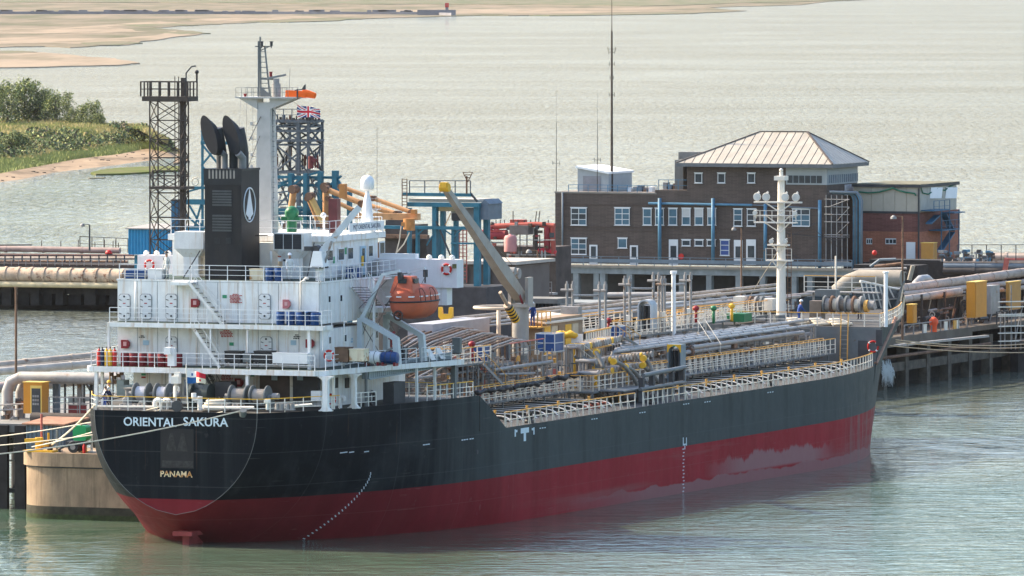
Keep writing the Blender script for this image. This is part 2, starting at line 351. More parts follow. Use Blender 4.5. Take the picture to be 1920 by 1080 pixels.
def hull():
    ss = [0, .5, 1, 2, 3, 4, 5, 6, 7, 8] + [9 + 1.15 * i for i in range(13)] + [24.6, 25.7, 26.8, 28, 29.2, 31, 34, 38, 44, 52, 60, 70, 80, 88] + [90 + 2 * i for i in range(12)] + [112.98, 113.02] + [114.5 + 1.8 * i for i in range(10)] + [132.98, 133.4, 135] + [137, 139, 141, 143, 145, 146, 146.6, 147]
    hs0 = [-3, -2.2, -1.5, -1, -.5, 0, .5, 1, 1.6, 2.1, 2.62, 3.2, 4, 5, 6]
    g = G(); rows = []
    for s in ss:
        top = topline(s); hb = interp(s, [(0, 1.6), (2, .5), (4.5, -.9), (9, -3), (200, -3)])
        K = 22; row = []
        for i in range(K):
            x = i / (K - 1); h = lerp(hb, top, x ** 1.15)
            if s > 132:                          # raked stem: start where the stem is
                hst = interp(s, [(133, -3), (138, 6), (145.5, 9.1), (147, 11)])
                h = lerp(min(hst, top), top, x)
            row.append((s, halfb(s, h), h))
        rows.append(row)
    K = 22
    for sg in (1, -1):
        vs = [(p[0], -sg * p[1], p[2]) for r in rows for p in r]
        fs = []
        for i in range(len(rows) - 1):
            for j in range(K - 1): fs.append((i * K + j, (i + 1) * K + j, (i + 1) * K + j + 1, i * K + j + 1))
        g.add(vs, fs)
    r0 = rows[0]; n = len(r0)
    g.add([(0, -p[1], p[2]) for p in r0] + [(0, p[1], p[2]) for p in r0], [(i, i + 1, n + i + 1, n + i) for i in range(n - 1)])
    me = g.mesh('hull', HM); bm = bmesh.new(); bm.from_mesh(me); bmesh.ops.remove_doubles(bm, verts=bm.verts, dist=.004)
    bmesh.ops.recalc_face_normals(bm, faces=bm.faces); bm.to_mesh(me); bm.free(); me.shade_smooth(); me.set_sharp_from_angle(angle=R_(28))
    return inst('hull', me, SHIP)
HULL = hull()
# rubbing knuckle along the transom edge
g = GS()
for sg in (1, -1):
    g.tube([(-.01, sg * (halfb(0, 1.6 + 6.9 * (i / 16) ** 1.15) + .0), 1.6 + 6.9 * (i / 16) ** 1.15) for i in range(17)], .018, 6)
g.build('transom_edge', greyp, SHIP)
deckm = mat('deck_paint', (.062, .06, .056), .75, var=.3, scale=.5, rust=.25, rustcol=(.07, .045, .035))
g = GS()                                          # main deck, a cambered sheet
ss = [27, 30, 34, 40, 50, 60, 70, 80, 90, 95, 100, 105, 110, 113.5]; ts = [-1, -.7, -.35, 0, .35, .7, 1]
vs = [(s, k * (halfb(s, 6) - .03), 6.0 + .35 * (1 - k * k) - .03) for s in ss for k in ts]
g.add(vs, [(i * 7 + j, i * 7 + j + 1, (i + 1) * 7 + j + 1, (i + 1) * 7 + j) for i in range(len(ss) - 1) for j in range(6)])
g.build('main_deck', deckm, SHIP)
g = GS()                                          # poop deck
ss = [.05, 1, 2, 3.5, 5, 7, 9, 12, 16, 20, 24.6]
g.add([(s, k * (deckb(s) - .03), 8.44) for s in ss for k in (-1, 0, 1)], [(i * 3 + j, i * 3 + j + 1, (i + 1) * 3 + j + 1, (i + 1) * 3 + j) for i in range(len(ss) - 1) for j in range(2)])
g.add([(24.6, 11.9, 8.44), (24.6, -11.9, 8.44), (24.6, -11.9, 6), (24.6, 11.9, 6)], [(0, 1, 2, 3)])
g.build('poop_deck', deckm, SHIP)
g = GS()                                          # forecastle deck and its aft bulkhead
ss = [SF, 116, 120, 124, 128, 132, 136, 140, 143]
g.add([(s, k * max(.05, halfb(s, 9.1) - .03), 9.06) for s in ss for k in (-1, 0, 1)], [(i * 3 + j, i * 3 + j + 1, (i + 1) * 3 + j + 1, (i + 1) * 3 + j) for i in range(len(ss) - 1) for j in range(2)])
g.build('forecastle_deck', deckm, SHIP)
g = GS(); w0, w1 = halfb(SF, 6.0) - .03, halfb(SF, 9.1) - .03
g.add([(SF, -w0, 5.9), (SF, w0, 5.9), (SF, w1, 9.05), (SF, -w1, 9.05)], [(0, 1, 2, 3)])
g.build('forecastle_bulkhead', greyp, SHIP)
# ------------------------------------------------------------------ helpers for ship measurements
def rb(g, u0, v0, u1, v1, s, depth=.3, fwd=True):
    """box whose aft face is seen at photo columns u0-u1, rows v0-v1 on the plane s"""
    a = on(u0, (v0 + v1) / 2, s=s)[1]; b = on(u1, (v0 + v1) / 2, s=s)[1]; um = (u0 + u1) / 2
    top = on(um, v0, s=s)[2]; bot = on(um, v1, s=s)[2]
    g.box((s, a, bot), (s + (depth if fwd else -depth), b, top)); return g
def rp(u, v, s): p = on(u, v, s=s); return (s, p[1], p[2])
def tp(u, v, t): p = on(u, v, t=t); return (p[0], t, p[2])
def part(name, fn, m, parent=None, smooth=False, **tags):
    g = GS(); fn(g); return g.build(name, m, parent or SHIP, smooth, **tags)
ladderw = mat('stair_white', (.7, .7, .68), .5, var=.1, rust=.3, rustcol=(.3, .2, .12))
seam = mat('seam_grey', (.33, .34, .35), .7, var=.1)

def panels(parent, kind, fixed, a0, a1, h0, h1, width, proud=.03, gap=.045, m=None):
    """vertical wall panels: kind 'r' on an aft-facing wall (fixed = s), 'x' on a starboard-facing wall (fixed = t)"""
    n = max(1, round(abs(a1 - a0) / width)); w = (a1 - a0) / n
    for i in range(n):
        g = GS(); p, q = a0 + i * w + gap / 2, a0 + (i + 1) * w - gap / 2
        if kind == 'r': g.box((fixed - proud, p, h0 + .02), (fixed + .01, q, h1 - .02))
        else: g.box((p, fixed - .01, h0 + .02), (q, fixed + proud, h1 - .02))
        g.build('wall_panel', m or white, parent)
def tier(name, s0, s1, tw, h0, h1, pw=1.4, sw=.62, tstar=None):
    g = GS(); ts = tstar or tw
    g.box((s0, -tw, h0), (s1, ts, h1)); o = g.build(name, seam, SHIP)
    panels(o, 'r', s0, -tw, ts, h0, h1, pw); panels(o, 'x', ts, s0, s1, h0, h1, sw, proud=.025, gap=.025)
    return o
HOUSE0 = tier('deckhouse', 9.0, 22, 7.2, 8.44, 10.82, 1.25, .8)
HOUSE1 = tier('deckhouse', 7.0, 17.2, 7.45, 11.18, 13.78, 1.45)
HOUSE2 = tier('deckhouse', 7.0, 16.6, 7.45, 14.12, 16.86, 1.42)
def slab(g, outline, h0, h1):
    n = len(outline)
    g.add([(s, t, h0) for s, t in outline] + [(s, t, h1) for s, t in outline], [tuple(range(n)), tuple(range(n, 2 * n))] + [(i, (i + 1) % n, n + (i + 1) % n, n + i) for i in range(n)])
OUTA = [(4.4, -8.4), (4.2, 8.3), (4.8, 8.9), (11.4, 9.75), (16, 10.9), (20.9, 12.1), (21.2, 12.1), (21.2, -12.1), (16, -10.9), (11.4, -9.7), (5.0, -8.8)]
part('upper_deck', lambda g: slab(g, OUTA, 10.8, 11.16), white)
OUTB = [(5.5, -7.55), (5.3, 8.45), (6.9, 8.5), (7.3, 7.5), (7.3, -7.55)]
part('gallery_deck', lambda g: slab(g, OUTB, 13.8, 14.1), white)
OUTC = [(6.95, -7.5), (6.95, 7.5), (17.2, 7.6), (21.5, 7.6), (21.5, -7.5)]
part('boat_deck', lambda g: slab(g, OUTC, 16.86, 16.98), white)
deckg = mat('deck_green', (.025, .05, .042), .7, var=.3)
for o_, h_, ins in ((OUTA, 11.164, .12), (OUTB, 14.104, .12), (OUTC, 16.984, .12)):
    part('deck_coating', lambda g: g.add([(s + (ins if s < 8 else -ins), t - math.copysign(ins, t), h_) for s, t in o_], [tuple(range(len(o_)))]), deckg)
# columns
for u, s, w, foot in ((181, 4.6, .22, 0), (192, 5.6, .18, 0), (320, 4.5, .2, 0), (464, 4.5, .2, 0), (611, 4.6, .36, 1), (664, 8.2, .3, 1)):
    t = on(u, 730, s=s)[1]
    def f(g):
        g.box((s - w / 2, t - w / 2, 8.44), (s + w / 2, t + w / 2, 10.8))
        if foot:
            for k in range(5):
                e = w / 2 + .28 * (1 - k / 5) ** 2; g.box((s - w / 2 - .002, t - e, 8.46 + k * .07), (s + w / 2 + .002, t + e, 8.46 + (k + 1) * .07))
                e2 = w / 2 + .35 * (1 - k / 5) ** 2; g.box((s - w / 2 - .002, t - e2, 10.795 - (k + 1) * .07), (s + w / 2 + .002, t + e2, 10.795 - k * .07))
    part('deck_pillar', f, white)
for u, w in ((204, .16), (318, .14), (395, .1), (464, .14), (580, .2)):
    t = on(u, 650, s=5.6)[1]
    part('deck_pillar', lambda g: g.box((5.6 - w / 2, t - w / 2, 11.16), (5.6 + w / 2, t + w / 2, 13.8)), white)
# bracket at the right end of the gallery deck
part('deck_bracket', lambda g: g.prism([(5.7, 13.8), (5.7, 12.4), (5.9, 12.9), (7.0, 13.8)], 1, 8.2, 8.26), white)

# rails of the house
def rail_part(pts, name='railing', m=None, tm=None, **kw):
    g, tg = GS(), GS(); railing(g, pts, tg=tg if tm else None, **kw)
    o = g.build(name, m or cleanw, SHIP)
    if tm: tg.build('top_rail', tm, o)
    return o
rail_part([(4.55, -8.3, 11.16), (4.35, 8.25, 11.16)], step=1.22, r=.022, top=1.0)
rail_part([(4.9, 8.8, 11.16), (11.4, 9.6, 11.16), (16, 10.75, 11.16)], step=1.1, r=.022, top=1.0)
rail_part([(4.6, -8.3, 11.16), (11.4, -9.6, 11.16), (20, -11.7, 11.16)], step=1.5, r=.022, top=1.0)
rail_part([(5.6, -7.4, 14.1), (5.42, 8.3, 14.1), (6.9, 8.4, 14.1)], step=1.22, r=.022, top=1.0)
rail_part([(7.1, -7.35, 16.98), (7.1, 7.35, 16.98)], step=1.35, r=.022, top=1.0)
rail_part([(7.1, 7.35, 16.98), (17, 7.45, 16.98), (20.2, 7.45, 16.98)], step=1.0, r=.022, top=1.0, brace=True)
# stern rail with yellow top
st_ = [(s, deckb(s) - .12) for s in (.12, 1, 2, 3.5, 5)]
rail_part([(s, -t, 8.45) for s, t in st_[::-1]] + [(s, t, 8.45) for s, t in st_], step=1.2, r=.028, top=.98, m=white2, tm=yellow)
rail_part([(5.2, deckb(5.2) - .12, 8.45), (6.9, deckb(6.9) - .12, 8.45)], step=1.0, r=.028, top=.95, m=white2, tm=yellow)
rail_part([(8.4, deckb(8.4) - .12, 8.45), (11, deckb(11) - .12, 8.45)], step=.9, r=.028, top=1.0, m=white2)
# stairs
def stairs(p, q, w=.7, n=9, m=None, hand=None, parent=None, name='stairway'):
    """flight from lower point p to upper point q in (s,t,h); w is its width across"""
    p, q = Vector(p), Vector(q); run = Vector((q.x - p.x, q.y - p.y, 0)); side = Vector((-run.y, run.x, 0)).normalized() * w / 2
    g = GS()
    for sg in (-1, 1): g.beam(p + side * sg, q + side * sg, .05, .2)
    o = g.build(name, m or ladderw, parent or SHIP)
    g = GS()
    for i in range(n):
        c = p.lerp(q, (i + .5) / n); d = run.normalized() * .12
        g.hexa([c - side - d, c + side - d, c + side + d, c - side + d] + [x + Vector((0, 0, .03)) for x in (c - side - d, c + side - d, c + side + d, c - side + d)])
    g.build('steps', dgrey, o)
    g = GS(); up = Vector((0, 0, .9))
    for sg in (-1, 1):
        g.beam(p + side * sg + up, q + side * sg + up, .04)
        for k in (.05, .5, .95): c = p.lerp(q, k) + side * sg; g.beam(c, c + up, .035)
    g.build('handrail', hand or m or ladderw, o)
    return o
a = rp(420, 604, 6.2); b = rp(357, 531, 6.2); stairs((6.2, a[1], 14.1), (6.2, b[1], 16.9))
part('stair_landing', lambda g: rb(g, 317, 529, 358, 535, 6.0, 1.0), white)
a = rp(416, 683, 5.9); b = rp(366, 615, 5.9); stairs((5.9, a[1], 11.16), (5.9, b[1], 13.85))
a = rp(420, 765, 7.6); b = rp(385, 700, 7.6); stairs((7.6, a[1], 8.45), (7.6, b[1], 10.8), m=greyp)
a = tp(702, 575, 8.2); b = tp(672, 537, 8.2); stairs((a[0], 8.3, a[2]), (b[0], 8.3, b[2]), w=1.3, n=8, m=ladderw)
part('side_landing', lambda g: g.box((a[0] - .8, 7.5, a[2] - .35), (a[0] + 2.2, 9.2, a[2] - .05)), white)

# doors, notices and boxes on the aft walls
doorw = mat('door_white', (.7, .71, .71), .4, var=.05)
notice_r = mat('notice_red', (.4, .03, .03), .6, var=0); notice_g = mat('notice_green', (.05, .3, .15), .6, var=0); notice_b = mat('notice_blue', (.35, .5, .6), .6, var=0)
darkline = mat('fitting_dark', (.03, .03, .035), .5, var=.1)
def wdoor(u, v0, v1, s, par, w=20):
    g = GS(); a, b = on(u - w / 2, v0, s=s), on(u + w / 2, v1, s=s); t0, t1, h1, h0 = a[1], b[1], a[2], b[2]; c = .14
    prof = [(t0 + c, h0), (t1 - c, h0), (t1, h0 + c), (t1, h1 - c), (t1 - c, h1), (t0 + c, h1), (t0, h1 - c), (t0, h0 + c)]
    g.prism(prof, 0, s - .09, s - .03); o = g.build('weathertight_door', doorw, par)
    g = GS(); k = .05
    pr2 = [(t0 + c - k, h0 - k), (t1 - c + k, h0 - k), (t1 + k, h0 + c - k), (t1 + k, h1 - c + k), (t1 - c + k, h1 + k), (t0 + c - k, h1 + k), (t0 - k, h1 - c + k), (t0 - k, h0 + c - k)]
    g.prism(pr2, 0, s - .04, s - .028); g.build('door_gasket', seam, o)
    g = GS(); H = h1 - h0
    for fh in (.22, .5, .78):
        for sg in (0, 1):
            tt = t0 + .1 + sg * (t1 - t0 - .2); g.beam((s - .11, tt - .09, h0 + H * fh + .03), (s - .11, tt + .09, h0 + H * fh - .03 * (1 - 2 * sg)), .04)
    g.cyl((s - .13, (t0 + t1) / 2, h0 + H * .92), (s - .09, (t0 + t1) / 2, h0 + H * .92), .07, 8); g.cyl((s - .13, (t0 + t1) / 2, h0 + H * .12), (s - .09, (t0 + t1) / 2, h0 + H * .12), .07, 8)
    g.build('door_dogs', darkline, o)
    g = GS(); g.box((s - .1, (t0 + t1) / 2 - .1, h0 + H * .62), (s - .088, (t0 + t1) / 2 + .1, h0 + H * .66)); g.build('door_label', notice_r, o)
for u in (234, 274, 322, 497): wdoor(u, 552, 598, 6.97, HOUSE2)
wdoor(322, 632, 676, 6.97, HOUSE1); wdoor(500, 632, 676, 6.97, HOUSE1)
wdoor(309, 722, 762, 8.97, HOUSE0); 
def words(par, u0, v0, u1, v1, s, m, rows, seed=1, name='notice', t=None):
    rnd = random.Random(seed); g = GS()
    for r in range(rows):
        y0 = lerp(v0, v1, r / rows); y1 = y0 + (v1 - v0) / rows * .62; x = u0 + (u1 - u0) * rnd.uniform(0, .12)
        if r == 0: x = u0 + (u1 - u0) * .28
        end = u1 - (u1 - u0) * (rnd.uniform(0, .25) if r else .28)
        while x < end:
            w = rnd.uniform(2.2, 5.5); 
            if t is None: rb(g, x, y0, min(end, x + w), y1, s - .045, .012)
            else:
                a, b = on(x, y0, t=t), on(min(end, x + w), y1, t=t); g.box((a[0], t, b[2]), (b[0], t + .012, a[2]))
            x += w + 1.1
    g.build(name, m, par)
words(HOUSE2, 429, 551, 454, 569, 6.97, notice_r, 7, 3); words(HOUSE1, 412, 619, 437, 633, 6.97, notice_r, 5, 4); words(HOUSE0, 413, 700, 437, 717, 8.97, notice_r, 6, 5)
words(HOUSE1, 260, 629, 274, 634, 6.97, darkline, 2, 8); words(HOUSE1, 549, 627, 563, 637, 6.97, darkline, 3, 9)
def plate(par, u0, v0, u1, v1, s, m, name='notice_plate', d=.015): g = GS(); rb(g, u0, v0, u1, v1, s - .05, d); g.build(name, m, par)
for q in ((417, 553, 425, 559, 6.97, notice_g, HOUSE2), (430, 642, 438, 648, 6.97, notice_g, HOUSE1), (268, 638, 279, 647, 6.97, notice_b, HOUSE1), (545, 638, 555, 647, 6.97, notice_b, HOUSE1),
          (265, 700, 273, 704, 8.97, notice_g, HOUSE0), (265, 706, 273, 709, 8.97, notice_r, HOUSE0), (470, 700, 477, 706, 8.97, notice_g, HOUSE0), (341, 702, 349, 707, 8.97, notice_b, HOUSE0), (509, 702, 520, 713, 8.6, notice_b, HOUSE0), (557, 702, 568, 713, 8.6, notice_b, HOUSE0)):
    plate(q[6], *q[:6])
def hosebox(u, v, s, par, m=redb, w=15, h=16, letter=True):
    g = GS(); a, b = on(u - w / 2, v - h / 2, s=s), on(u + w / 2, v + h / 2, s=s); t0, t1, h1, h0 = a[1], b[1], a[2], b[2]; c = .16
    g.prism([(t0, h0), (t1 - c, h0), (t1, h0 + c), (t1, h1 - c), (t1 - c, h1), (t0, h1)], 0, s - .25, s - .03); o = g.build('fire_hose_box', m, par)
    g = GS(); k = (t1 - t0) * .2; g.box((s - .262, (t0 + t1) / 2 - k, (h0 + h1) / 2 - k), (s - .251, (t0 + t1) / 2 + k, (h0 + h1) / 2 + k * 1.4)); g.build('box_emblem', mat('emblem_pink', (.6, .35, .35), .6, var=0), o)
hosered = mat('hose_box_red', (.24, .012, .02), .5, var=.1)
for u, v, s, p in ((368, 568, 6.97, HOUSE2), (237, 645, 6.97, HOUSE1), (583, 644, 6.97, HOUSE1), (450, 717, 8.97, HOUSE0)): hosebox(u, v, s, p, hosered)
hosebox(539, 570, 6.97, HOUSE2, mat('faded_box', (.45, .15, .16), .6), 13, 17)
# big dark doors of the poop house and the grey bay beside them
for u0, u1, m in ((487, 543, mat('store_door_brown', (.075, .055, .05), .5, var=.3)), (549, 597, mat('store_door_grey', (.045, .05, .06), .5, var=.3))):
    g = GS(); rb(g, u0, 697, u1, 752, 8.6, .35); g.build('store_door', m, HOUSE0)
part('door_post', lambda g: rb(g, 543.5, 697, 548.5, 752, 8.58, .36), white2, HOUSE0)
for u0, u1 in ((622, 632), (646, 653)): g = GS(); a, b = on(u0, 709, t=7.21), on(u1, 727, t=7.21); g.box((a[0], 7.2, b[2]), (b[0], 7.3, a[2])); g.build('vent_grille', dgrey, HOUSE0)
# windows in the ship's side
def swin(par, u0, v0, u1, v1, t, name='porthole', fr=.07, m=None):
    a, b = on(u0, (v0 + v1) / 2, t=t), on(u1, (v0 + v1) / 2, t=t); um = (u0 + u1) / 2; top, bot = on(um, v0, t=t)[2], on(um, v1, t=t)[2]
    g = GS(); g.box((a[0] - fr, t, bot - fr), (b[0] + fr, t + .035, top + fr)); o = g.build(name, cleanw, par)
    g = GS(); g.box((a[0], t + .03, bot), (b[0], t + .045, top)); g.build('pane', m or glass, o)
for u, v in ((617, 561), (639, 559)): swin(HOUSE2, u - 1.7, v - 5.5, u + 1.7, v + 5.5, 7.47)
for u, v in ((618, 638), (647, 634), (677, 631), (706, 627), (706, 588)): swin(HOUSE1, u - 1.7, v - 6, u + 1.7, v + 6, 7.47)
words(HOUSE1, 657, 634, 663, 644, 0, notice_b, 2, 11, t=7.49)
# pipes running up the walls
def vp(u, v0, v1, s, r=.06, m=white, hook=0):
    a, b = rp(u, v1, s), rp(u, v0, s); g = GS(); pts = [a, b]
    if hook: pts += [(b[0], b[1] + .12 * hook, b[2] + .12), (b[0], b[1] + .35 * hook, b[2] + .1)]
    g.tube(pts, r, 8); g.build('vent_pipe', m, SHIP, True)
vp(564, 530, 605, 6.8, .06, hook=1); vp(254, 528, 600, 6.6, .06); vp(645, 592, 690, 10.2, .05, white2); vp(570, 525, 528, 7.2, .08, hook=1)
def seamline(pts, r=.012): part('wall_seam', lambda g: g.tube(pts, r, 4), seam)
seamline([tp(603, 610, 7.49), tp(712, 600, 7.49)])

# ---------------- wheelhouse, vent houses, bridge wings
g = GS(); g.prism([(12.4, 5.8), (21.0, 5.8), (22.0, 4.5), (22.0, -4.5), (21.0, -5.8), (12.4, -5.8)], 2, 16.98, 19.45); WH = g.build('wheelhouse', white, SHIP)
g = GS(); g.prism([(12.2, 6.05), (21.8, 6.05), (22.8, 4.6), (22.8, -4.6), (21.8, -6.05), (12.2, -6.05)], 2, 19.45, 19.85); g.build('wheelhouse_roof', white, SHIP)
part('roof_coating', lambda g: g.box((12.3, -5.9, 19.853), (21.7, 5.9, 19.858)), cleanw, SHIP)
for u0, v0, u1, v1 in ((634, 467, 644, 487), (652, 465, 661, 485), (691, 461, 698, 480), (611, 470, 623, 488)): swin(WH, u0, v0, u1, v1, 5.82, 'window', .09)
swin(WH, 712, 455, 720, 484, 5.82, 'window', .1)
g = GS(); a, b = on(675, 462, t=5.82), on(686, 500, t=5.82); g.box((a[0], 5.8, 16.98), (b[0], 5.86, a[2])); o = g.build('wheelhouse_door', notice_b, WH)
g = GS(); g.box((a[0] + .3, 5.86, a[2] - 1.1), (b[0] - .3, 5.875, a[2] - .15)); g.build('pane', glass, o)
part('lifejacket', lambda g: g.box((a[0] + .1, 5.87, 17.6), (a[0] + .35, 5.95, 18.3)), yellow, WH)
for u, v in ((648, 467), (626, 484)): g = GS(); a = on(u, v, t=5.83); g.box((a[0] - .15, 5.83, a[2] - .35), (a[0] + .15, 5.845, a[2] + .1)); g.build('safety_sign', notice_g, WH)
words(WH, 600, 459, 609, 463, 12.39, darkline, 1, 21)
# aft corner of the accommodation, cream block between funnel and vent house
part('casing', lambda g: g.box((11.2, -2.6, 16.98), (13.2, 2.6, 19.4)), white2)
for sg in (1, -1):
    s0 = 10.4; t0, t1 = sg * 2.6 + (.0 if sg > 0 else 0), sg * 4.75
    lo, hi = min(t0, t1), max(t0, t1); h0 = on(530, 469, s=s0)[2]; h1 = on(530, 437, s=s0)[2]; hb = on(530, 485, s=s0)[2]
    def f(g):
        g.box((s0, lo, h0), (s0 + 1.6, hi, h1)); tm = (lo + hi) / 2
        g.hexa([(s0 + .35, tm - .55, hb), (s0 + 1.3, tm - .55, hb), (s0 + 1.3, tm + .55, hb), (s0 + .35, tm + .55, hb), (s0, lo, h0), (s0 + 1.6, lo, h0), (s0 + 1.6, hi, h0), (s0, hi, h0)])
        g.box((s0 + .35, tm - .55, 16.98), (s0 + 1.3, tm + .55, hb))
    o = part('vent_house', f, white)
    if sg > 0:
        w = (hi - lo - .12) / 3
        for k in range(3):
            g = GS(); p = lo + .07 + k * w
            g.box((s0 - .03, p + .03, h0 + .07), (s0 + .001, p + w - .03, h1 - .07)); q = g.build('louvre', mat('louvre_dark', (.03, .035, .045), .5), o)
            g = GS()
            for i in range(9): z = h0 + .13 + i * (h1 - h0 - .24) / 8; g.box((s0 - .06, p + .05, z - .02), (s0 - .031, p + w - .05, z + .012))
            g.build('louvre_blades', dgrey, q)
vp(508, 471, 500, 10.2, .09, white2)
plate(SHIP, 521, 480, 527, 482, 10.7, notice_r); plate(SHIP, 521, 483, 528, 490, 10.7, cleanw); plate(SHIP, 531, 486, 535, 490, 10.7, darkline)
# bridge wings
h1, h0 = on(850, 487, s=20.2)[2], on(850, 540, s=20.2)[2]
wingm = mat('wing_white', (.72, .7, .72), .45, var=.05, streak=.2, rustcol=(.42, .27, .2))
def wing(sg):
    def f(g):
        g.box((20.2, sg * 5.7, h0), (21.4, sg * 12.0, h1))
        g.box((20.35, sg * 6.0, h0 - 1.2), (21.3, sg * 11.2, h0 + .001))
    o = part('bridge_wing', f, wingm)
    part('wing_top_box', lambda g: g.box((20.3, sg * 6.2, h1), (20.9, sg * 8.9, h1 + .35)), cleanw, o)
    [part('wing_floodlight', lambda g: g.sph((20.6, sg * t, h1 + .12), .2, 10, 6), white2, o, True) for t in (9.8, 10.7, 11.5)]
    return o
WG = wing(1); WG2 = wing(-1)
part('wing_windbreak', lambda g: g.box((19.0, 6.2, 16.98), (20.2, 6.26, h1 - .1)), lgrey, WG)
g = GS(); c = on(837, 505, s=20.15); g.torus((20.1, c[1], c[2]), .33, .085, 'x'); RW = g
def lifering(u, v, s, label, R=.33, t=None, ship=True):
    p = on(u, v, s=s) if t is None else on(u, v, t=t)
    o = thing('lifebuoy', label, 'lifebuoy', (p[0], p[1], p[2]), ship=True, group='lifebuoys on the tanker')
    g = G(); n = 24; ax = 'x' if t is None else 'y'
    g.torus((0, 0, 0), R, .08, ax, 24, 8); q = g.build('ring', redb, o, True)
    g = G()
    for k in range(4):
        a = PI / 4 + k * PI / 2; pts = []
        for j in (-.14, 0, .14):
            y, z = R * math.cos(a + j), R * math.sin(a + j); pts.append((0, y, z) if ax == 'x' else (y, 0, z))
        g.tube(pts, .088, 8)
    g.build('reflective_band', cleanw, o, True)
lifering(837, 505, 20.08, 'red lifebuoy on the aft face of the starboard bridge wing')
lifering(280, 497, 19.9, 'red lifebuoy on the port bridge wing beside the blue tank')
lifering(617, 667, 6.1, 'red and white lifebuoy on the rail right of the white locker')
lifering(620, 749, 6.6, 'red and white lifebuoy on the poop behind the white footed pillar')
lifering(1637, 650, SF - .12, 'red lifebuoy on the grey forecastle bulkhead at the bow', .42)
part('wing_mirror_box', lambda g: rb(g, 849, 495, 856, 503, 20.14, .1, False), mat('box_olive', (.12, .12, .05), .6), WG)

# ---------------- funnel
fr, fl = 1.36, 3.0
g = GS(); g.box((7.9, -fr, 16.98), (7.9 + fl, fr, 24.35)); FUN = g.build('funnel', mat('funnel_black', (.009, .0105, .014), .6, var=.2, dirtk=.35, dirt=(.05, .04, .032)), SHIP)
g = GS(); g.box((7.85, -fr - .05, 24.35), (7.95 + fl, fr + .05, 24.5)); g.box((7.86, -fr - .04, 23.4), (7.9, fr + .04, 24.35)); g.build('funnel_top', black, FUN)
slotm = mat('slot_grey', (.3, .27, .24), .6)
for k in range(8):
    u = 391 + k * 6.6; g = GS(); rb(g, u, 318, u + 3, 335, 7.85, .02); g.build('vent_slot', slotm, FUN)
for v0, v1 in ((357, 388), (403, 436)):
    for i in range(6):
        v = v0 + i * (v1 - v0) / 6; g = GS(); rb(g, 398, v, 434, v + 3.4, 7.86, .045); g.build('louvre_slat', mat('slat_grey', (.07, .075, .08), .4), FUN)
for u in (402, 423): g = GS(); rb(g, u, 446, u + 10, 457, 7.87, .04); g.build('funnel_hatch', black, FUN)
# emblem on the starboard face: white oval outline with an upward dart
tt = fr + .02; c = on(468, 384, t=tt)
silver = mat('emblem_silver', (.62, .66, .7), .4, var=.03)
g = GS(); pts = []
a_s, b_h = .95, 1.15
g.tube([(c[0] + a_s * math.cos(x), tt, c[2] + b_h * math.sin(x)) for x in [2 * PI * i / 36 for i in range(36)]], .045, 6, closed=True); g.build('emblem_oval', silver, FUN)
g = GS(); g.prism([(c[0] - .6, c[2] - .62), (c[0] - .18, c[2] - .85), (c[0] - .18, c[2] - 1.0), (c[0] + .18, c[2] - 1.0), (c[0] + .18, c[2] - .85), (c[0] + .6, c[2] - .62), (c[0], c[2] + 1.12)], 1, fr + .003, fr + .03); g.build('emblem_dart', silver, FUN)
part('funnel_pipe', lambda g: g.beam((10.2, fr, 19.9), (10.2, fr + .9, 19.95), .07), black, FUN)
def exhaust(u, vt, s, r=.5, h0=24.4, long=True):
    top = on(u, vt, s=s); cx = (top[1]); H = top[2] - h0
    g = GS(); pts = [(s + .35, cx + .25, h0), (s + .35, cx + .25, h0 + H * .3), (s + .2, cx + .15, h0 + H * .5), (s, cx, h0 + H * .78)]
    g.tube(pts, [r * .7, r * .72, r * .85, r * .9], 16); o = g.build('exhaust_pipe', dgrey, FUN, 50)
    # slanted oval mouth shield
    g = GS(); n = 20; ring = []
    c0 = Vector((s - .95, cx - .1, h0 + H * .66)); ax1 = Vector((0, 1, 0)) * .5; ax2 = Vector((.16, -.36, 1)).normalized() * H * .40
    vs = [c0 + ax1 * math.cos(2 * PI * i / n) + ax2 * math.sin(2 * PI * i / n) for i in range(n)]
    off = Vector((.75, .15, -.25)); vs2 = [c0 + off + ax1 * .95 * math.cos(2 * PI * i / n) + ax2 * .85 * math.sin(2 * PI * i / n) for i in range(n)]
    g.add(vs + vs2, [tuple(range(n)), tuple(range(n, 2 * n))] + [(i, (i + 1) % n, n + (i + 1) % n, n + i) for i in range(n)]); g.build('exhaust_cowl', mat('soot_black', (.012, .012, .014), .6, var=.2), o, 50)
exhaust(405, 219, 8.6); exhaust(446, 219, 9.4)
exm = mat('exhaust_grey', (.2, .205, .21), .4, var=.2)
part('exhaust_pipe', lambda g: g.tube([(8.9, .35, 24.4), (8.9, .35, 25.6), (8.8, .2, 26.3)], [.3, .3, .26], 12), black, FUN, 50)
part('exhaust_pipe', lambda g: g.tube([(8.7, 1.1, 24.4), (8.7, 1.1, 25.2), (8.3, .95, 25.55)], .26, 12), exm, FUN, 50)
part('exhaust_pipe', lambda g: g.tube([(8.6, -.2, 24.4), (8.6, -.2, 25.4), (8.2, -.3, 25.6)], .24, 12), exm, FUN, 50)

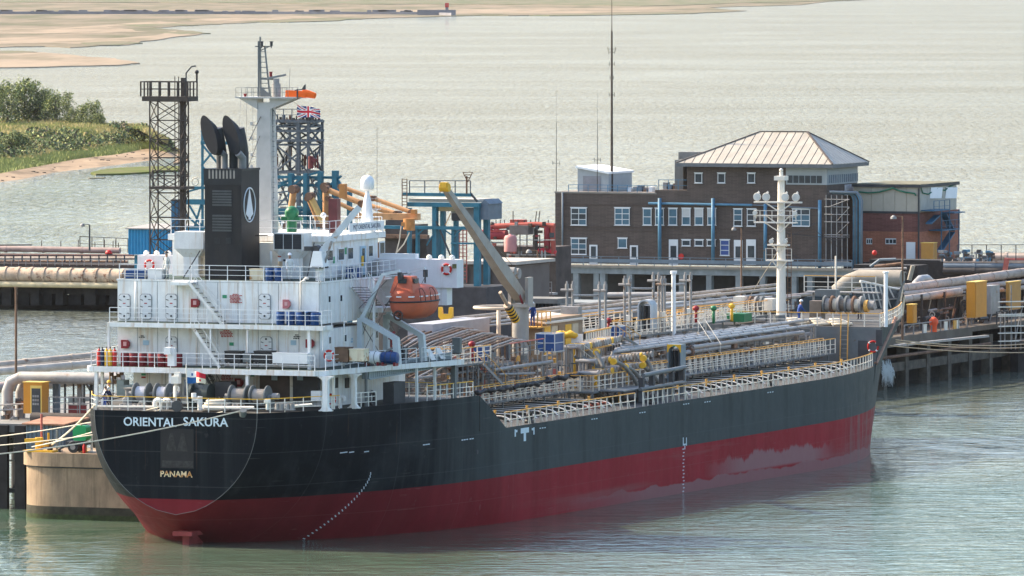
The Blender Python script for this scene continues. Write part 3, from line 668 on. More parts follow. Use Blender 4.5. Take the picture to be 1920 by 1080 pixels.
# ---------------- main mast
ms = 16.0; mt = on(500, 320, s=ms)[1]; hb, ht = 19.85, on(500, 192, s=ms)[2]
g = GS(); w0, w1 = .62, .47
g.hexa([(ms - w0, mt - w0, hb), (ms + w0, mt - w0, hb), (ms + w0, mt + w0, hb), (ms - w0, mt + w0, hb), (ms - w1, mt - w1, ht), (ms + w1, mt - w1, ht), (ms + w1, mt + w1, ht), (ms - w1, mt + w1, ht)])
mastm = mat('mast_grey', (.42, .42, .41), .5, var=.1, rust=.25, rustcol=(.28, .22, .17)); MST = g.build('radar_mast', mastm, SHIP)
hp = on(500, 184, s=ms)[2]; tl, tr = on(451, 184, s=ms)[1], on(562, 184, s=ms)[1]
def f(g):
    g.box((ms - .9, tl, hp), (ms + .9, tr, hp + .1))
    for sx in (-.55, .5):
        g.prism([(tl + .1, hp), (mt - w1, hp - .75), (mt - w1, hp)], 0, ms + sx, ms + sx + .08); g.prism([(tr - .1, hp), (mt + w1, hp - .75), (mt + w1, hp)], 0, ms + sx, ms + sx + .08)
part('mast_platform', f, mastm, MST)
part('platform_rail', lambda g: railing(g, [(ms - .85, tl + .03, hp + .1), (ms - .85, tr - .5, hp + .1)], top=.62, step=.45, r=.012, mids=(.3,)), greyp, MST)
part('platform_rail', lambda g: railing(g, [(ms + .85, tl + .03, hp + .1), (ms + .85, tr - .5, hp + .1)], top=.62, step=.45, r=.012, mids=(.3,)), greyp, MST)
tx, tx2 = on(485, 120, s=ms)[1], on(499, 120, s=ms)[1]; hh = on(485, 87, s=ms)[2]; hh2 = on(490, 66, s=ms)[2]
def f(g):
    g.beam((ms, tx, hp), (ms, tx, hh2 - .4), .1); g.beam((ms, tx + .16, hp), (ms, tx + .12, hh2 - .1), .09); g.beam((ms, tx2 + .28, hp + .1), (ms, tx2 - .1, hh), .09)
    for i in range(9): z = lerp(hp + .3, hh, i / 9); g.beam((ms, tx + .1, z), (ms, lerp(tx2 + .28, tx2 - .1, i / 9), z), .05)
    g.beam((ms, tx - .25, hh), (ms, tx + .95, hh), .1, .07); g.beam((ms, tx + .1, hh - .3), (ms, tx + .8, hh), .06)
    g.beam((ms, mt + .05, hp + .1), (ms, mt + .7, hp + .1), .09); g.hexa([(ms - .06, tx + .2, hp + .1), (ms + .06, tx + .2, hp + .1), (ms + .06, tx + 1.0, hp + .1), (ms - .06, tx + 1.0, hp + .1), (ms - .06, tx + .2, hp + .8), (ms + .06, tx + .2, hp + .8), (ms + .06, tx + .25, hp + .7), (ms - .06, tx + .25, hp + .7)])
part('top_mast', f, greyp, MST)
for u, v, m in ((493, 82, dgrey), (511, 82, dgrey), (510, 139, redp), (462, 180, redp)):
    a = on(u, v, s=ms); part('navigation_light', lambda g: (g.cyl((ms - .2, a[1], a[2] - .16), (ms - .2, a[1], a[2] + .12), .1, 10), g.cyl((ms - .2, a[1], a[2] + .12), (ms - .2, a[1], a[2] + .17), .14, 10), g.beam((ms - .2, a[1], a[2] - .3), (ms - .2, a[1], a[2] - .16), .05)), m, MST)
a = on(518, 165, s=ms)
part('radar_pedestal', lambda g: (g.cyl((ms, a[1], hp + .1), (ms, a[1], hp + 1.0), .3, 12), g.cyl((ms, a[1], hp + 1.0), (ms, a[1], hp + 1.35), .22, 12)), mat('radar_grey', (.3, .29, .28), .6, var=.3), MST, 40)
part('radar_scanner', lambda g: g.beam((ms - .3, a[1] - .55, hp + 1.35), (ms + .3, a[1] + .6, hp + 1.6), .12, .14), lgrey, MST)
part('radar_arm', lambda g: g.beam((ms, tx + .2, hp + 1.3), (ms, a[1] + .1, hp + 1.3), .16, .1), greyp, MST)
for i, v in enumerate((235, 262, 293, 315, 345, 375, 405)):
    z = on(500, v, s=ms)[2]; part('mast_fitting', lambda g: (g.beam((ms - .4, mt - .95, z), (ms - .4, mt + 1.1, z + .02), .05), g.cbox((ms - .4, mt - .9, z + .12), (.2, .2, .22)), g.beam((ms + .3, mt + .5, z), (ms + .3, mt + .9, z), .12, .02)), mastm, MST)
part('mast_ladder', lambda g: [g.beam((ms - .3, mt + .62 + .0, hb), (ms - .3, mt + .62, ht - .2), .03)] + [g.beam((ms - .1, mt + .5, hb), (ms - .1, mt + .5, ht), .04)] + [g.beam((ms - .3, mt + .55, hb + i * .35), (ms - .3, mt + .75, hb + i * .35), .025) for i in range(24)], greyp, MST)
# stays
def wire(p, q, r=.02, m=darkline, name='stay_wire', sag=0, parent=None, n=8):
    p, q = Vector(p), Vector(q); g = GS(); g.tube([p.lerp(q, i / n) - Vector((0, 0, sag * 4 * (i / n) * (1 - i / n))) for i in range(n + 1)] if sag else [p, q], r, 5); return g.build(name, m, parent or SHIP)
wire((8.6, on(467, 264, s=8.6)[1], on(467, 264, s=8.6)[2]), rp(490, 216, ms), .03); wire((9, 1.3, 24.4), rp(489, 250, ms), .025)
wire(rp(451, 186, ms), rp(449, 240, 14), .008); wire(rp(462, 188, ms), rp(462, 280, 14), .008); wire(rp(474, 188, ms), rp(474, 300, 14), .008)
wire(rp(512, 205, ms), rp(607, 380, 19.9), .02)
wire(rp(589, 455, 9), rp(575, 525, 8), .04); wire(rp(375, 470, 9), rp(343, 522, 8), .04)
# windsock on the platform end
c = on(538, 176, s=ms)
def f(g):
    g.hexa([(ms - .3, c[1], c[2] - .22), (ms - .3, c[1] + 1.5, c[2] - .22), (ms - .25, c[1] + 1.5, c[2] + .2), (ms - .25, c[1], c[2] + .25), (ms + .2, c[1], c[2] - .22), (ms + .2, c[1] + 1.5, c[2] - .2), (ms + .2, c[1] + 1.5, c[2] + .2), (ms + .2, c[1], c[2] + .25)])
    g.tube([(ms, c[1] + 1.2, c[2] + .03), (ms, c[1] + 1.6, c[2] + .0), (ms, c[1] + 2.1, c[2] - .12)], [.3, .26, .2], 12)
WS = thing('windsock', 'orange windsock flying from the radar mast platform', 'windsock', (0, 0, 0), ship=True)
g = GS(); f(g); g.build('sock', mat('windsock_orange', (.85, .13, .01), .7, var=.05), WS)
g = GS(); q = on(562, 180, s=ms); g.beam((ms - .4, q[1], hp), (ms - .4, q[1], hp + .65), .08); g.beam((ms - .4, q[1] - .2, hp + .55), (ms - .4, q[1] + .5, hp + .65), .06); g.prism([(q[1] + .3, hp + .6), (q[1] + .62, hp + .6), (q[1] + .62, hp + .98), (q[1] + .5, hp + .9)], 0, ms - .42, ms - .38); g.build('anemometer', dgrey, SHIP)
wire(rp(542, 176, ms), rp(544, 128, ms), .012)
wire(rp(540, 186, ms), rp(559, 196, ms), .01)
# radome mast on the wheelhouse roof
rs = 20.0; p0 = on(689, 437, s=rs); RT = p0[1]
g = GS(); z0 = 19.86; z1 = on(689, 358, s=rs)[2]
g.tube([(rs, RT, z0), (rs, RT, z0 + 1.2), (rs, RT, z1 - .8), (rs, RT, z1)], [.5, .38, .3, .1], 10); RM = g.build('antenna_mast', cleanw, SHIP, 40)
zc = on(689, 342, s=rs)[2]
part('radome', lambda g: g.lathe([(.1, zc - .55), (.3, zc - .54), (.45, zc - .42), (.47, zc), (.45, zc + .18), (.33, zc + .4), (.12, zc + .5), (.01, zc + .51)], (rs, RT, 0), n=20), cleanw, RM, True)
part('radome_neck', lambda g: g.cyl((rs, RT, z1 - .1), (rs, RT, zc - .6), .07), lgrey, RM)
zz = on(689, 392, s=rs)[2]
part('mast_arms', lambda g: (g.beam((rs, RT - .9, zz), (rs, RT + 1.0, zz), .1, .05), g.beam((rs, RT - .8, zz), (rs, RT, zz - .6), .05), g.beam((rs, RT + .8, zz), (rs, RT, zz - .6), .05), railing(g, [(rs, RT + .25, zz + .02), (rs, RT + 1.0, zz + .02)], top=.45, step=.3, r=.01)), cleanw, RM)
for k in range(4): part('mast_leg', lambda g: g.beam((rs + (.7 if k % 2 else -.7), RT + (.9 if k < 2 else -.9), 19.86), (rs, RT, zz - .4), .06), cleanw, RM)
wire(rp(707, 440, rs), rp(707, 238, rs), .014)
wire(rp(672, 440, rs), rp(672, 400, rs), .03, cleanw)
# name board over the bridge
bp_ = [rp(655, 429, 18.5), rp(719, 424, 18.5)]; bs = on(687, 424, t=6.0)
g = GS(); a, b = on(655, 428, t=6.1), on(719, 421, t=6.1); hc = (a[2] + b[2]) / 2 + .0; g.box((a[0], 6.08, hc - .3), (b[0], 6.14, hc + .3)); NB = g.build('name_board', cleanw, SHIP)
navy = mat('letter_navy', (.01, .02, .08), .5, var=0)
MR = Matrix(((1, 0, 0, (a[0] + b[0]) / 2), (0, 0, -1, -6.145), (0, 1, 0, hc), (0, 0, 0, 1)))
ltext('M/T ORIENTAL SAKURA', .46, NB, MR, navy, .006, 0, sx=(b[0] - a[0]) * .96 / 5.9)
rail_part([(12.4, 5.9, 19.86), (21, 5.9, 19.86)], step=1.1, r=.02, top=1.0, mids=(.5,)); rail_part([(12.4, -5.9, 19.86), (12.4, 5.9, 19.86)], step=1.1, r=.02, top=1.0, mids=(.5,))
rail_part([(21.5, -5.9, 19.86), (21.5, 5.9, 19.86)], step=1.1, r=.02, top=1.0, mids=(.5,))
part('roof_locker', lambda g: (g.box((17.2, 3.75, 19.86), (17.8, 4.4, 22.2))), mat('maroon_paint', (.1, .025, .028), .6, var=.3), SHIP)
part('magnetic_compass', lambda g: (g.cyl((17, 1.1, 19.86), (17, 1.1, 21.0), .35, 12), g.sph((17, 1.1, 21.2), .5, 12, 8), g.cbox((17, 1.1, 20.8), (.5, 1.4, .3))), green, SHIP, 40)
part('signal_lamp', lambda g: (g.cyl((19, 2.6, 19.86), (19, 2.6, 20.9), .05), g.sph((19, 2.6, 21), .2)), cleanw, SHIP, True)
# provisions crane
cs, ct = 8.6, on(599, 505, s=8.6)[1]
g = GS(); g.cyl((cs, ct, 16.98), (cs, ct, 17.9), .28, 12); g.hexa([(cs - .5, ct - .5, 17.9), (cs + .5, ct - .5, 17.9), (cs + .5, ct + .5, 17.9), (cs - .5, ct + .5, 17.9), (cs - .4, ct - .3, 19.0), (cs + .4, ct - .3, 19.0), (cs + .4, ct + .3, 19.0), (cs - .4, ct + .3, 19.0)]); PC = g.build('provision_crane', cleanw, SHIP)
a = rp(601, 474, cs); b = rp(674, 388, cs + 1); 
part('crane_boom', lambda g: g.beam(a, b, .34, .42), mat('boom_white', (.62, .64, .66), .45, var=.12, rust=.5, rustcol=(.4, .26, .16)), PC)
part('boom_winch', lambda g: (g.cyl((cs - .3, ct - .2, 19.1), (cs + .3, ct - .2, 19.1), .28, 14), g.box((cs - .3, ct - 1.0, 19.0), (cs + .2, ct - .3, 19.3))), dgrey, PC)
part('jib_ram', lambda g: g.beam((cs, ct + .4, 18.2), rp(622, 452, cs), .12), lgrey, PC)
part('base_ring', lambda g: g.cyl((cs, ct, 17.85), (cs, ct, 17.98), .62, 16), dgrey, PC)
wire(rp(676, 386, 9.6), rp(667, 440, 9.6), .012)
# ------------------------------------------------------------------ lettering on the hull
pale = mat('letter_white', (.62, .72, .78), .5, var=.06, rust=.1)
def trans_text(body, u0, u1, v0, v1, m, bold=.03, parent=SHIP, s=0):
    a, b = on(u0, (v0 + v1) / 2, s=s), on(u1, (v0 + v1) / 2, s=s); hc = (a[2] + b[2]) / 2; tc = (a[1] + b[1]) / 2
    top, bot = on((u0 + u1) / 2, v0, s=s)[2], on((u0 + u1) / 2, v1, s=s)[2]; size = (top - bot) / .70
    # lettering plane faces aft: text x -> starboard (-y), text y -> up, normal -> -x
    o = ltext(body, size, parent, Matrix.Identity(4), m, .006, bold)
    xs = [v.co.x for v in o.data.vertices]; sx = (b[1] - a[1]) / (max(xs) - min(xs))
    o.matrix_local = Matrix(((0, 0, -1, s - .02), (-1, 0, 0, -tc), (0, 1, 0, hc), (0, 0, 0, 1))) @ Matrix.Diagonal((sx, 1, 1, 1)) @ Matrix.Translation((-(max(xs) + min(xs)) / 2, 0, 0)); return o
trans_text('ORIENTAL', 232, 331, 784, 800, pale, .012, HULL); trans_text('SAKURA', 344, 428, 784, 800, pale, .012, HULL)
trans_text('PANAMA', 301, 361, 884, 895, mat('letter_rusty', (.75, .6, .36), .6, var=.2, scale=2.5, rust=.75, rustcol=(.5, .22, .06)), .01, HULL)
# faded patch where an older emblem has been painted over, with its worn silhouette
part('painted_patch', lambda g: g.box((-.012, on(301, 820, s=0)[1], on(330, 878, s=0)[2]), (0, on(363, 820, s=0)[1], on(330, 804, s=0)[2])), mat('patch_black', (.009, .01, .012), .6, var=.3), HULL)
wornm = mat('worn_grey', (.028, .027, .027), .7, var=.6, scale=3)
for u in (322, 343):
    part('worn_mark', lambda g: g.prism([(on(u - 11, 846, s=0)[1], on(330, 846, s=0)[2]), (on(u + 9, 846, s=0)[1], on(330, 846, s=0)[2]), (on(u + 2, 812, s=0)[1], on(330, 812, s=0)[2]), (on(u - 3, 812, s=0)[1], on(330, 812, s=0)[2])], 0, -.016, -.012), wornm, HULL)
part('worn_mark', lambda g: rb(g, 304, 864, 362, 876, -.016, .004), wornm, HULL)
def hull_t(s, h): return halfb(s, h) + .02
def hmark(u, v, w, h, m=pale, name='hull_mark', rot=0):
    """small painted mark lying on the starboard side of the hull, found by walking the sight line onto the plating"""
    t = 12.0
    for _ in range(30):
        p = on(u, v, t=t); t = lerp(t, halfb(p[0], p[2]), .6)
    p = on(u, v, t=t); s, hh = p[0], p[2]; g = GS(); c, sn = math.cos(rot), math.sin(rot); vs = []
    for k in (.012, -.03):
        for dx, dz in ((-w / 2, -h / 2), (w / 2, -h / 2), (w / 2, h / 2), (-w / 2, h / 2)):
            a, b = s + dx * c - dz * sn, hh + dx * sn + dz * c; vs.append((a, halfb(a, b) + k, b))
    g.add(vs, [(0, 1, 2, 3), (4, 5, 6, 7), (0, 1, 5, 4), (1, 2, 6, 5), (2, 3, 7, 6), (3, 0, 4, 7)]); g.build(name, m, HULL)
for i in range(24):                                # curved draught scale on the quarter
    k = i / 23; hmark(695 - 125 * k ** 1.5 * 1.0, 888 + 122 * k, .2, .05, rot=-.3 - .9 * (1 - k) )
for i in range(14): hmark(1281 + (i % 2), 842 + i * 6.6, .3, .07)
for dx in (0, 6): hmark(1281 + dx, 828, .12, .6)
hmark(1284, 833, .7, .08); hmark(1284, 838, .12, .35)
# tug push marks
hmark(984, 807, 1.5, .36); hmark(984, 817, .4, .75)
hmark(966, 812, .22, .5); hmark(967.5, 808.5, .45, .16); hmark(1001, 808, .22, .5); hmark(999.5, 804.5, .5, .16)
for u, v, n in ((640, 849, 3), (657, 848, 2), (685, 847, 2), (795, 834, 3), (867, 825, 3), (882, 823, 2), (1013, 803, 3), (1110, 786, 3), (1200, 774, 3), (1282, 758, 3), (1322, 754, 3), (1440, 736, 3)):
    for i in range(n): hmark(u + i * 4.4, v - i * .6, .26, .07)
part('overboard_outlet', lambda g: g.cyl((24.3, halfb(24.3, 4.6) - .1, 4.6), (24.3, halfb(24.3, 4.6) + .03, 4.6), .16, 10), dgrey, HULL)
part('rudder', lambda g: (g.box((1.6, -.25, -3), (4.4, .25, .35)), g.box((1.0, -.7, .1), (4.4, .7, .4))), mat('rudder_red', (.22, .03, .03), .6, var=.3), SHIP)

# ------------------------------------------------------------------ mooring winches and fittings on the poop
ropew = mat('winch_rope', (.62, .62, .66), .8, var=.12); ropet = mat('winch_rope_tan', (.42, .38, .34), .8, var=.15)
def winch(s, cols, h0=8.5, R=.66, rm=ropew, label=None, par=None, drum_h=None):
    """horizontal-axis winch across the ship; cols = [(u_flange_left, u_flange_right)]"""
    w = D.objects.new('mooring_winch', None); COL.objects.link(w); w.parent = SHIP
    hc = h0 + .95; allt = []
    for (u0, u1, m) in cols:
        t0, t1 = on(u0, 730, s=s)[1], on(u1, 730, s=s)[1]; allt += [t0, t1]
        for tt in (t0, t1):
            g = GS(); g.cyl((s, tt - .07, hc), (s, tt + .07, hc), R, 28); g.torus((s, tt, hc), R, .07, 'y', 28, 6); g.build('drum_flange', greyp, w, 40)
        g = GS(); n = max(4, int(abs(t1 - t0) / .09)); prof = []
        rr = R * .72
        for i in range(n):
            z0 = t0 + .1 + (t1 - t0 - .2) * i / n; z1 = t0 + .1 + (t1 - t0 - .2) * (i + .5) / n; prof += [(rr - .025, z0), (rr + .012, z1)]
        vs = []; fs = []; N = 20
        for r, z in prof:
            for j in range(N): a = 2 * PI * j / N; vs.append((s + r * math.cos(a), z, hc + r * math.sin(a)))
        for i in range(len(prof) - 1):
            for j in range(N): fs.append((i * N + j, i * N + (j + 1) % N, (i + 1) * N + (j + 1) % N, (i + 1) * N + j))
        g.add(vs, fs); g.build('rope_wrap', m or rm, w, 60)
    a, b = min(allt), max(allt)
    g = GS(); g.cyl((s, a - .5, hc), (s, b + .5, hc), .12, 10); g.cyl((s, b + .35, hc), (s, b + .8, hc), .22, 12); g.build('winch_shaft', lgrey, w)
    for tt in (a - .25, b + .2):
        g = GS(); g.box((s - .4, tt - .12, h0), (s + .4, tt + .12, hc)); g.build('winch_bearing', greyp, w)
    return w
winch(3.6, [(255, 279, None), (295, 317, None)])
winch(3.4, [(435, 464, ropet), (474, 502, ropet)])
part('winch_motor', lambda g: (rb(g, 345, 712, 372, 742, 4.4, 1.0), rb(g, 372, 722, 392, 742, 4.2, 1.0)), greyp)
part('winch_drum', lambda g: [g.cyl((4.4, on(u, 730, s=4.4)[1] - .1, 9.4), (4.4, on(u, 730, s=4.4)[1] + .1, 9.4), .75, 24) for u in (362, 388, 393)] + [g.cyl((4.4, on(364, 730, s=4.4)[1], 9.4), (4.4, on(388, 730, s=4.4)[1], 9.4), .42, 20)], mat('winch_dark', (.03, .045, .045), .5, var=.3))
part('hydraulic_unit', lambda g: (rb(g, 219, 713, 232, 742, 5.2, .9), rb(g, 232, 722, 250, 744, 5.0, .8)), mat('pale_green', (.25, .29, .27), .6, var=.2))
part('capstan', lambda g: g.lathe([(.5, 8.5), (.5, 9.0), (.3, 9.2), (.3, 9.6), (.42, 9.75), (.1, 9.8)], (4.2, on(243, 730, s=4.2)[1], 0), n=16), lgrey, None, 40)
part('deck_locker', lambda g: rb(g, 583, 733, 600, 752, 5.4, .3), cleanw)
part('winch_pedestal', lambda g: rb(g, 403, 716, 433, 744, 5.0, 1.0), dgrey)
for u in (206, 212, 219, 226): part('riser_pipe', lambda g: g.cyl(rp(u, 742, 6.8), rp(u, 696, 6.8), .05, 8), (white2, orangey, brown, white2)[(u // 7) % 4])
part('valve_tree', lambda g: [g.cbox(rp(u, v, 6.5), (.22, .22, .25)) for u, v in ((209, 702), (214, 708), (222, 704), (228, 700), (217, 716))], rustm)
# gooseneck vents
def goose(u, v0, v1, s, w=.45, r=.17, m=white):
    b = rp(u, v1, s); t = rp(u, v0, s); h = t[2] - r; g = GS(); n = 8
    g.tube([b, (s, b[1], h - w / 2)] + [(s, b[1] + w / 2 - w / 2 * math.cos(PI * i / n), h - w / 2 + w / 2 * math.sin(PI * i / n)) for i in range(n + 1)] + [(s, b[1] + w, h - w)], r, 12); g.build('gooseneck_vent', m, SHIP, 60)
goose(291, 745, 769, 1.0); goose(307, 745, 769, 1.2); goose(375, 745, 769, .9, -.45); goose(638, 740, 765, 8.3, .3, .14)
goose(327, 722, 745, 1.6, .3, .08, white2)
part('fairlead_reel', lambda g: (g.cyl((.8, on(331, 758, s=.8)[1] - .16, 8.95), (.8, on(331, 758, s=.8)[1] + .16, 8.95), .42, 20),), dgrey, None, 40)
part('fairlead_disc', lambda g: g.cyl((-.05, on(332, 760, s=0)[1], 8.86), (.12, on(332, 760, s=0)[1], 8.86), .38, 20), dgrey, None, 40)
for u in (228, 245, 262, 420, 440, 520, 540): part('bollard', lambda g: (g.cyl(rp(u, 768, 1.6), rp(u, 757, 1.6), .16, 10), g.cyl(rp(u + 8, 768, 1.6), rp(u + 8, 757, 1.6), .16, 10), g.beam(rp(u - 4, 768, 1.6), rp(u + 12, 768, 1.6), .4, .08)), lgrey, None, 40)
part('deck_pipe', lambda g: g.tube([rp(182, 762, .9), rp(290, 763, .9)], .08, 8), white2); part('deck_pipe', lambda g: g.tube([rp(383, 764, .7), rp(476, 764, .7)], .09, 8), white2)
part('deck_pipe', lambda g: g.tube([rp(540, 762, 2.5), rp(585, 758, 2.6)], .07, 8), white2)
for u in (303, 314, 501): part('fire_hydrant', lambda g: (g.cyl(rp(u, 768, .8), rp(u, 752, .8), .09, 10), g.cbox(rp(u, 752, .8), (.3, .35, .2))), white2, None, 40)
part('engine_telegraph', lambda g: (g.cyl(rp(329, 745, 1.4), rp(329, 716, 1.4), .08, 8), g.cbox(rp(330, 712, 1.4), (.5, .55, .5)), g.cbox(rp(333, 702, 1.4), (.3, .4, .3))), white2, None, 40)
part('roller_fairlead', lambda g: g.cyl(rp(456, 769, -.15), rp(456, 779, .1), .24, 12), greyp, None, 40)
# coil of mooring rope
g = G()
for k in range(4):
    for j in range(2): g.torus((0, 0, .1 + k * .17), .95 - k * .12 - j * .25, .1, 'z', 26, 6)
o = thing('rope_coil', 'coiled pale mooring rope on the poop deck behind the yellow stern rail', 'rope', (2.4, on(405, 750, s=2.4)[1], 8.5), ship=True); g.build('coil', rope, o, True)
g = G(); [g.torus((0, 0, .06 + k * .12), .8, .07, 'z', 20, 6) for k in range(3)]
# oxygen-deck cylinders, port side of the upper deck
for i, (u, m, lb) in enumerate(((186, redb, 'red gas cylinder at the port end of the upper deck rail'), (192, mat('navy_paint', (.01, .02, .07), .5), 'navy blue gas cylinder beside the red one on the upper deck'), (200, yellow, 'yellow gas cylinder on the upper deck, nearer the blue one'), (207, yellow, 'yellow gas cylinder beside the port pillar of the upper deck'), (215, redb, 'bright red gas cylinder next to the first maroon drum'))):
    p = on(u, 682, s=5.1); o = thing('gas_cylinder', lb, 'gas cylinder', (5.1, p[1], 11.18), ship=True, group='gas cylinders on the upper deck')
    g = G(); g.lathe([(.15, 0), (.15, .95), (.12, 1.05), (.04, 1.12), (.04, 1.2)], n=12); g.build('bottle', m, o, 50); g = G(); g.cyl((0, 0, 1.18), (0, 0, 1.28), .05, 8); g.build('valve', brown, o)

# ------------------------------------------------------------------ drums, tanks and boxes
def drum_mesh(m, hgt=.88, r=.29):
    g = G(); pr = [(r * .97, 0), (r, .02)]
    for z in (.3, .58): pr += [(r, z * hgt / .88 - .03), (r + .015, z * hgt / .88), (r, z * hgt / .88 + .03)]
    pr += [(r, hgt - .02), (r * .97, hgt)]; g.lathe(pr, n=18); return g.mesh('drum', m, 40)
DB, DR = drum_mesh(bluep), drum_mesh(mat('drum_maroon', (.17, .012, .02), .5, var=.25))
lidm = G().cyl((0, 0, .87), (0, 0, .89), .25, 16).mesh('lid', dgrey)
def drum(me, u, s, h, label, group, v=0):
    p = on(u, 600, s=s); o = thing('drum', label, 'drum', (s, p[1], h), ship=True, group=group); inst('barrel', me, o); inst('lid', lidm, o)
blab = ['leftmost blue drum of the row at the right end of the gallery deck', 'second blue drum from the left on the gallery deck', 'third blue drum from the left on the gallery deck', 'blue drum under the crumpled blue cover on the gallery deck', 'rightmost blue drum on the gallery deck by the corner rail']
for i, u in enumerate((526, 545, 563, 578, 590)): drum(DB, u, 6.1 + .3 * (i == 3), 14.11, blab[i], 'blue drums on the gallery deck')
rl = ['first', 'second', 'third', 'fourth', 'fifth', 'sixth', 'seventh']
for i, u in enumerate((234, 250, 268, 286, 303, 318, 334)): drum(DR, u, 5.3, 11.17, f'maroon drum behind the stern rail of the upper deck, {rl[i]} from the port end', 'maroon drums on the upper deck')
for i, u in enumerate((506, 523)): drum(DB, u, 7.6, 16.99, ('blue drum beside the rusty cream box on the boat deck', 'blue drum nearest the vent house on the boat deck')[i], 'blue drums on the boat deck')
o = thing('tarpaulin', 'crumpled blue tarpaulin over the drums on the gallery deck', 'tarpaulin', (6.3, on(582, 580, s=6.3)[1], 15.0), ship=True)
g = G()
n = 9; vs = [( (i / 8 - .5) * .9, (j / 8 - .5) * 1.3, .12 * noise.noise((i * .9, j * .9, 0)) - .25 * max(0, abs(j / 8 - .5) - .32) * 4) for i in range(n) for j in range(n)]
g.add(vs + [(a, b, c - .03) for a, b, c in vs], [(i * n + j, (i + 1) * n + j, (i + 1) * n + j + 1, i * n + j + 1) for i in range(n - 1) for j in range(n - 1)] + [(81 + i * n + j, 81 + (i + 1) * n + j, 81 + (i + 1) * n + j + 1, 81 + i * n + j + 1) for i in range(n - 1) for j in range(n - 1)]); g.build('sheet', bluep, o, True)
cratef = mat('cage_white', (.6, .6, .58), .5)
def ibc(u0, v0, u1, v1, s, dep, label, m=bluep, cage=True, group=None, name='tank_container'):
    a, b = on(u0, v1, s=s), on(u1, v0, s=s); w = b[1] - a[1]; hh = b[2] - a[2]
    o = thing(name, label, 'tank', (s, (a[1] + b[1]) / 2, a[2]), ship=True, group=group)
    g = G(); e = .06; g.box((0, -w / 2 + e, .08), (dep, w / 2 - e, hh - .05))
    q = g.build('tank_body', m, o)
    if cage:
        g = G()
        for y in (-w / 2, 0, w / 2): g.beam((0, y, 0), (0, y, hh), .05); g.beam((dep, y, 0), (dep, y, hh), .05)
        for z in (.03, hh / 2, hh):
            for x in (0, dep): g.beam((x, -w / 2, z), (x, w / 2, z), .05)
            for y in (-w / 2, w / 2): g.beam((0, y, z), (dep, y, z), .05)
        g.build('cage', cratef, o)
    return o
ibc(234, 506, 272, 529, 7.6, 1.1, 'blue caged tank at the port corner of the boat deck')
ibc(647, 500, 668, 523, 14.0, 1.0, 'blue caged tank below the wheelhouse windows')
def crate(u0, v0, u1, v1, s, dep, label, m, cat='box', name='deck_box', group=None, legs=True):
    a, b = on(u0, v1, s=s), on(u1, v0, s=s); w = b[1] - a[1]; hh = b[2] - a[2]
    o = thing(name, label, cat, (s, (a[1] + b[1]) / 2, a[2]), ship=True, group=group)
    g = G(); g.box((0, -w / 2, .1), (dep, w / 2, hh - .04)); g.build('box_body', m, o)
    g = G(); g.box((-.03, -w / 2 - .03, hh - .04), (dep + .03, w / 2 + .03, hh + .02)); g.build('lid', m, o)
    g = G(); g.box((-.01, -w / 2 + .05, 0), (.12, -w / 2 + .18, .1)); g.box((-.01, w / 2 - .18, 0), (.12, w / 2 - .05, .1)); g.box((dep - .12, -w / 2 + .05, 0), (dep, w / 2 - .05, .1)); g.build('skid', dgrey, o)
    return o
crate(277, 505, 303, 528, 7.5, .7, 'white square locker beside the man on the port boat deck', cleanw)
rustyc = mat('rusty_cream', (.66, .6, .45), .6, var=.1, rust=.6, rustcol=(.4, .2, .08), streak=.5)
crate(468, 505, 494, 528, 7.5, .7, 'rust stained cream locker between funnel and blue drums', rustyc)
crate(421, 659, 450, 682, 5.2, .8, 'wide black box behind the stern rail below the red notice', black)
crate(455, 663, 470, 682, 5.3, .6, 'small grey machine box between the black boxes', greyp)
crate(476, 659, 509, 682, 5.2, .8, 'black box left of the long white locker', black)
crate(511, 663, 576, 684, 5.2, .8, 'long white locker with rusty edge at the right of the upper deck', cleanw)
crate(628, 652, 652, 681, 6.6, .9, 'brown slatted rack on the starboard side of the upper deck', rustm)
crate(655, 655, 682, 680, 6.7, .9, 'rust streaked cream locker right of the brown rack', rustyc)
part('rail_post_box', lambda g: (rb(g, 318, 652, 331, 686, 4.2, .35, False), rb(g, 313, 651, 325, 664, 4.1, .5, False)), cleanw)
for i, (u, m, lb) in enumerate(((700, cleanw, 'white liferaft canister lying on the starboard upper deck'), (731, bluep, 'blue tarpaulin covered reel beside the white liferaft'))):
    s = 11.0; p = on(u, 665, s=s); o = thing('liferaft_canister' if i == 0 else 'covered_reel', lb, 'liferaft' if i == 0 else 'reel', (s, p[1], 11.2), ship=True)
    g = G(); g.lathe([(.1, -.62), (.36, -.56), (.42, -.3), (.42, .3), (.36, .56), (.1, .62)], (0, 0, .55), 'y', 16); g.build('canister', m, o, 40)
    g = G(); [g.torus((0, y, .55), .425, .02, 'y', 16, 6) for y in (-.2, .2)]; g.build('strap', dgrey, o)
    g = G(); g.box((-.3, -.5, 0), (.3, -.35, .25)); g.box((-.3, .35, 0), (.3, .5, .25)); g.build('cradle', redp, o)

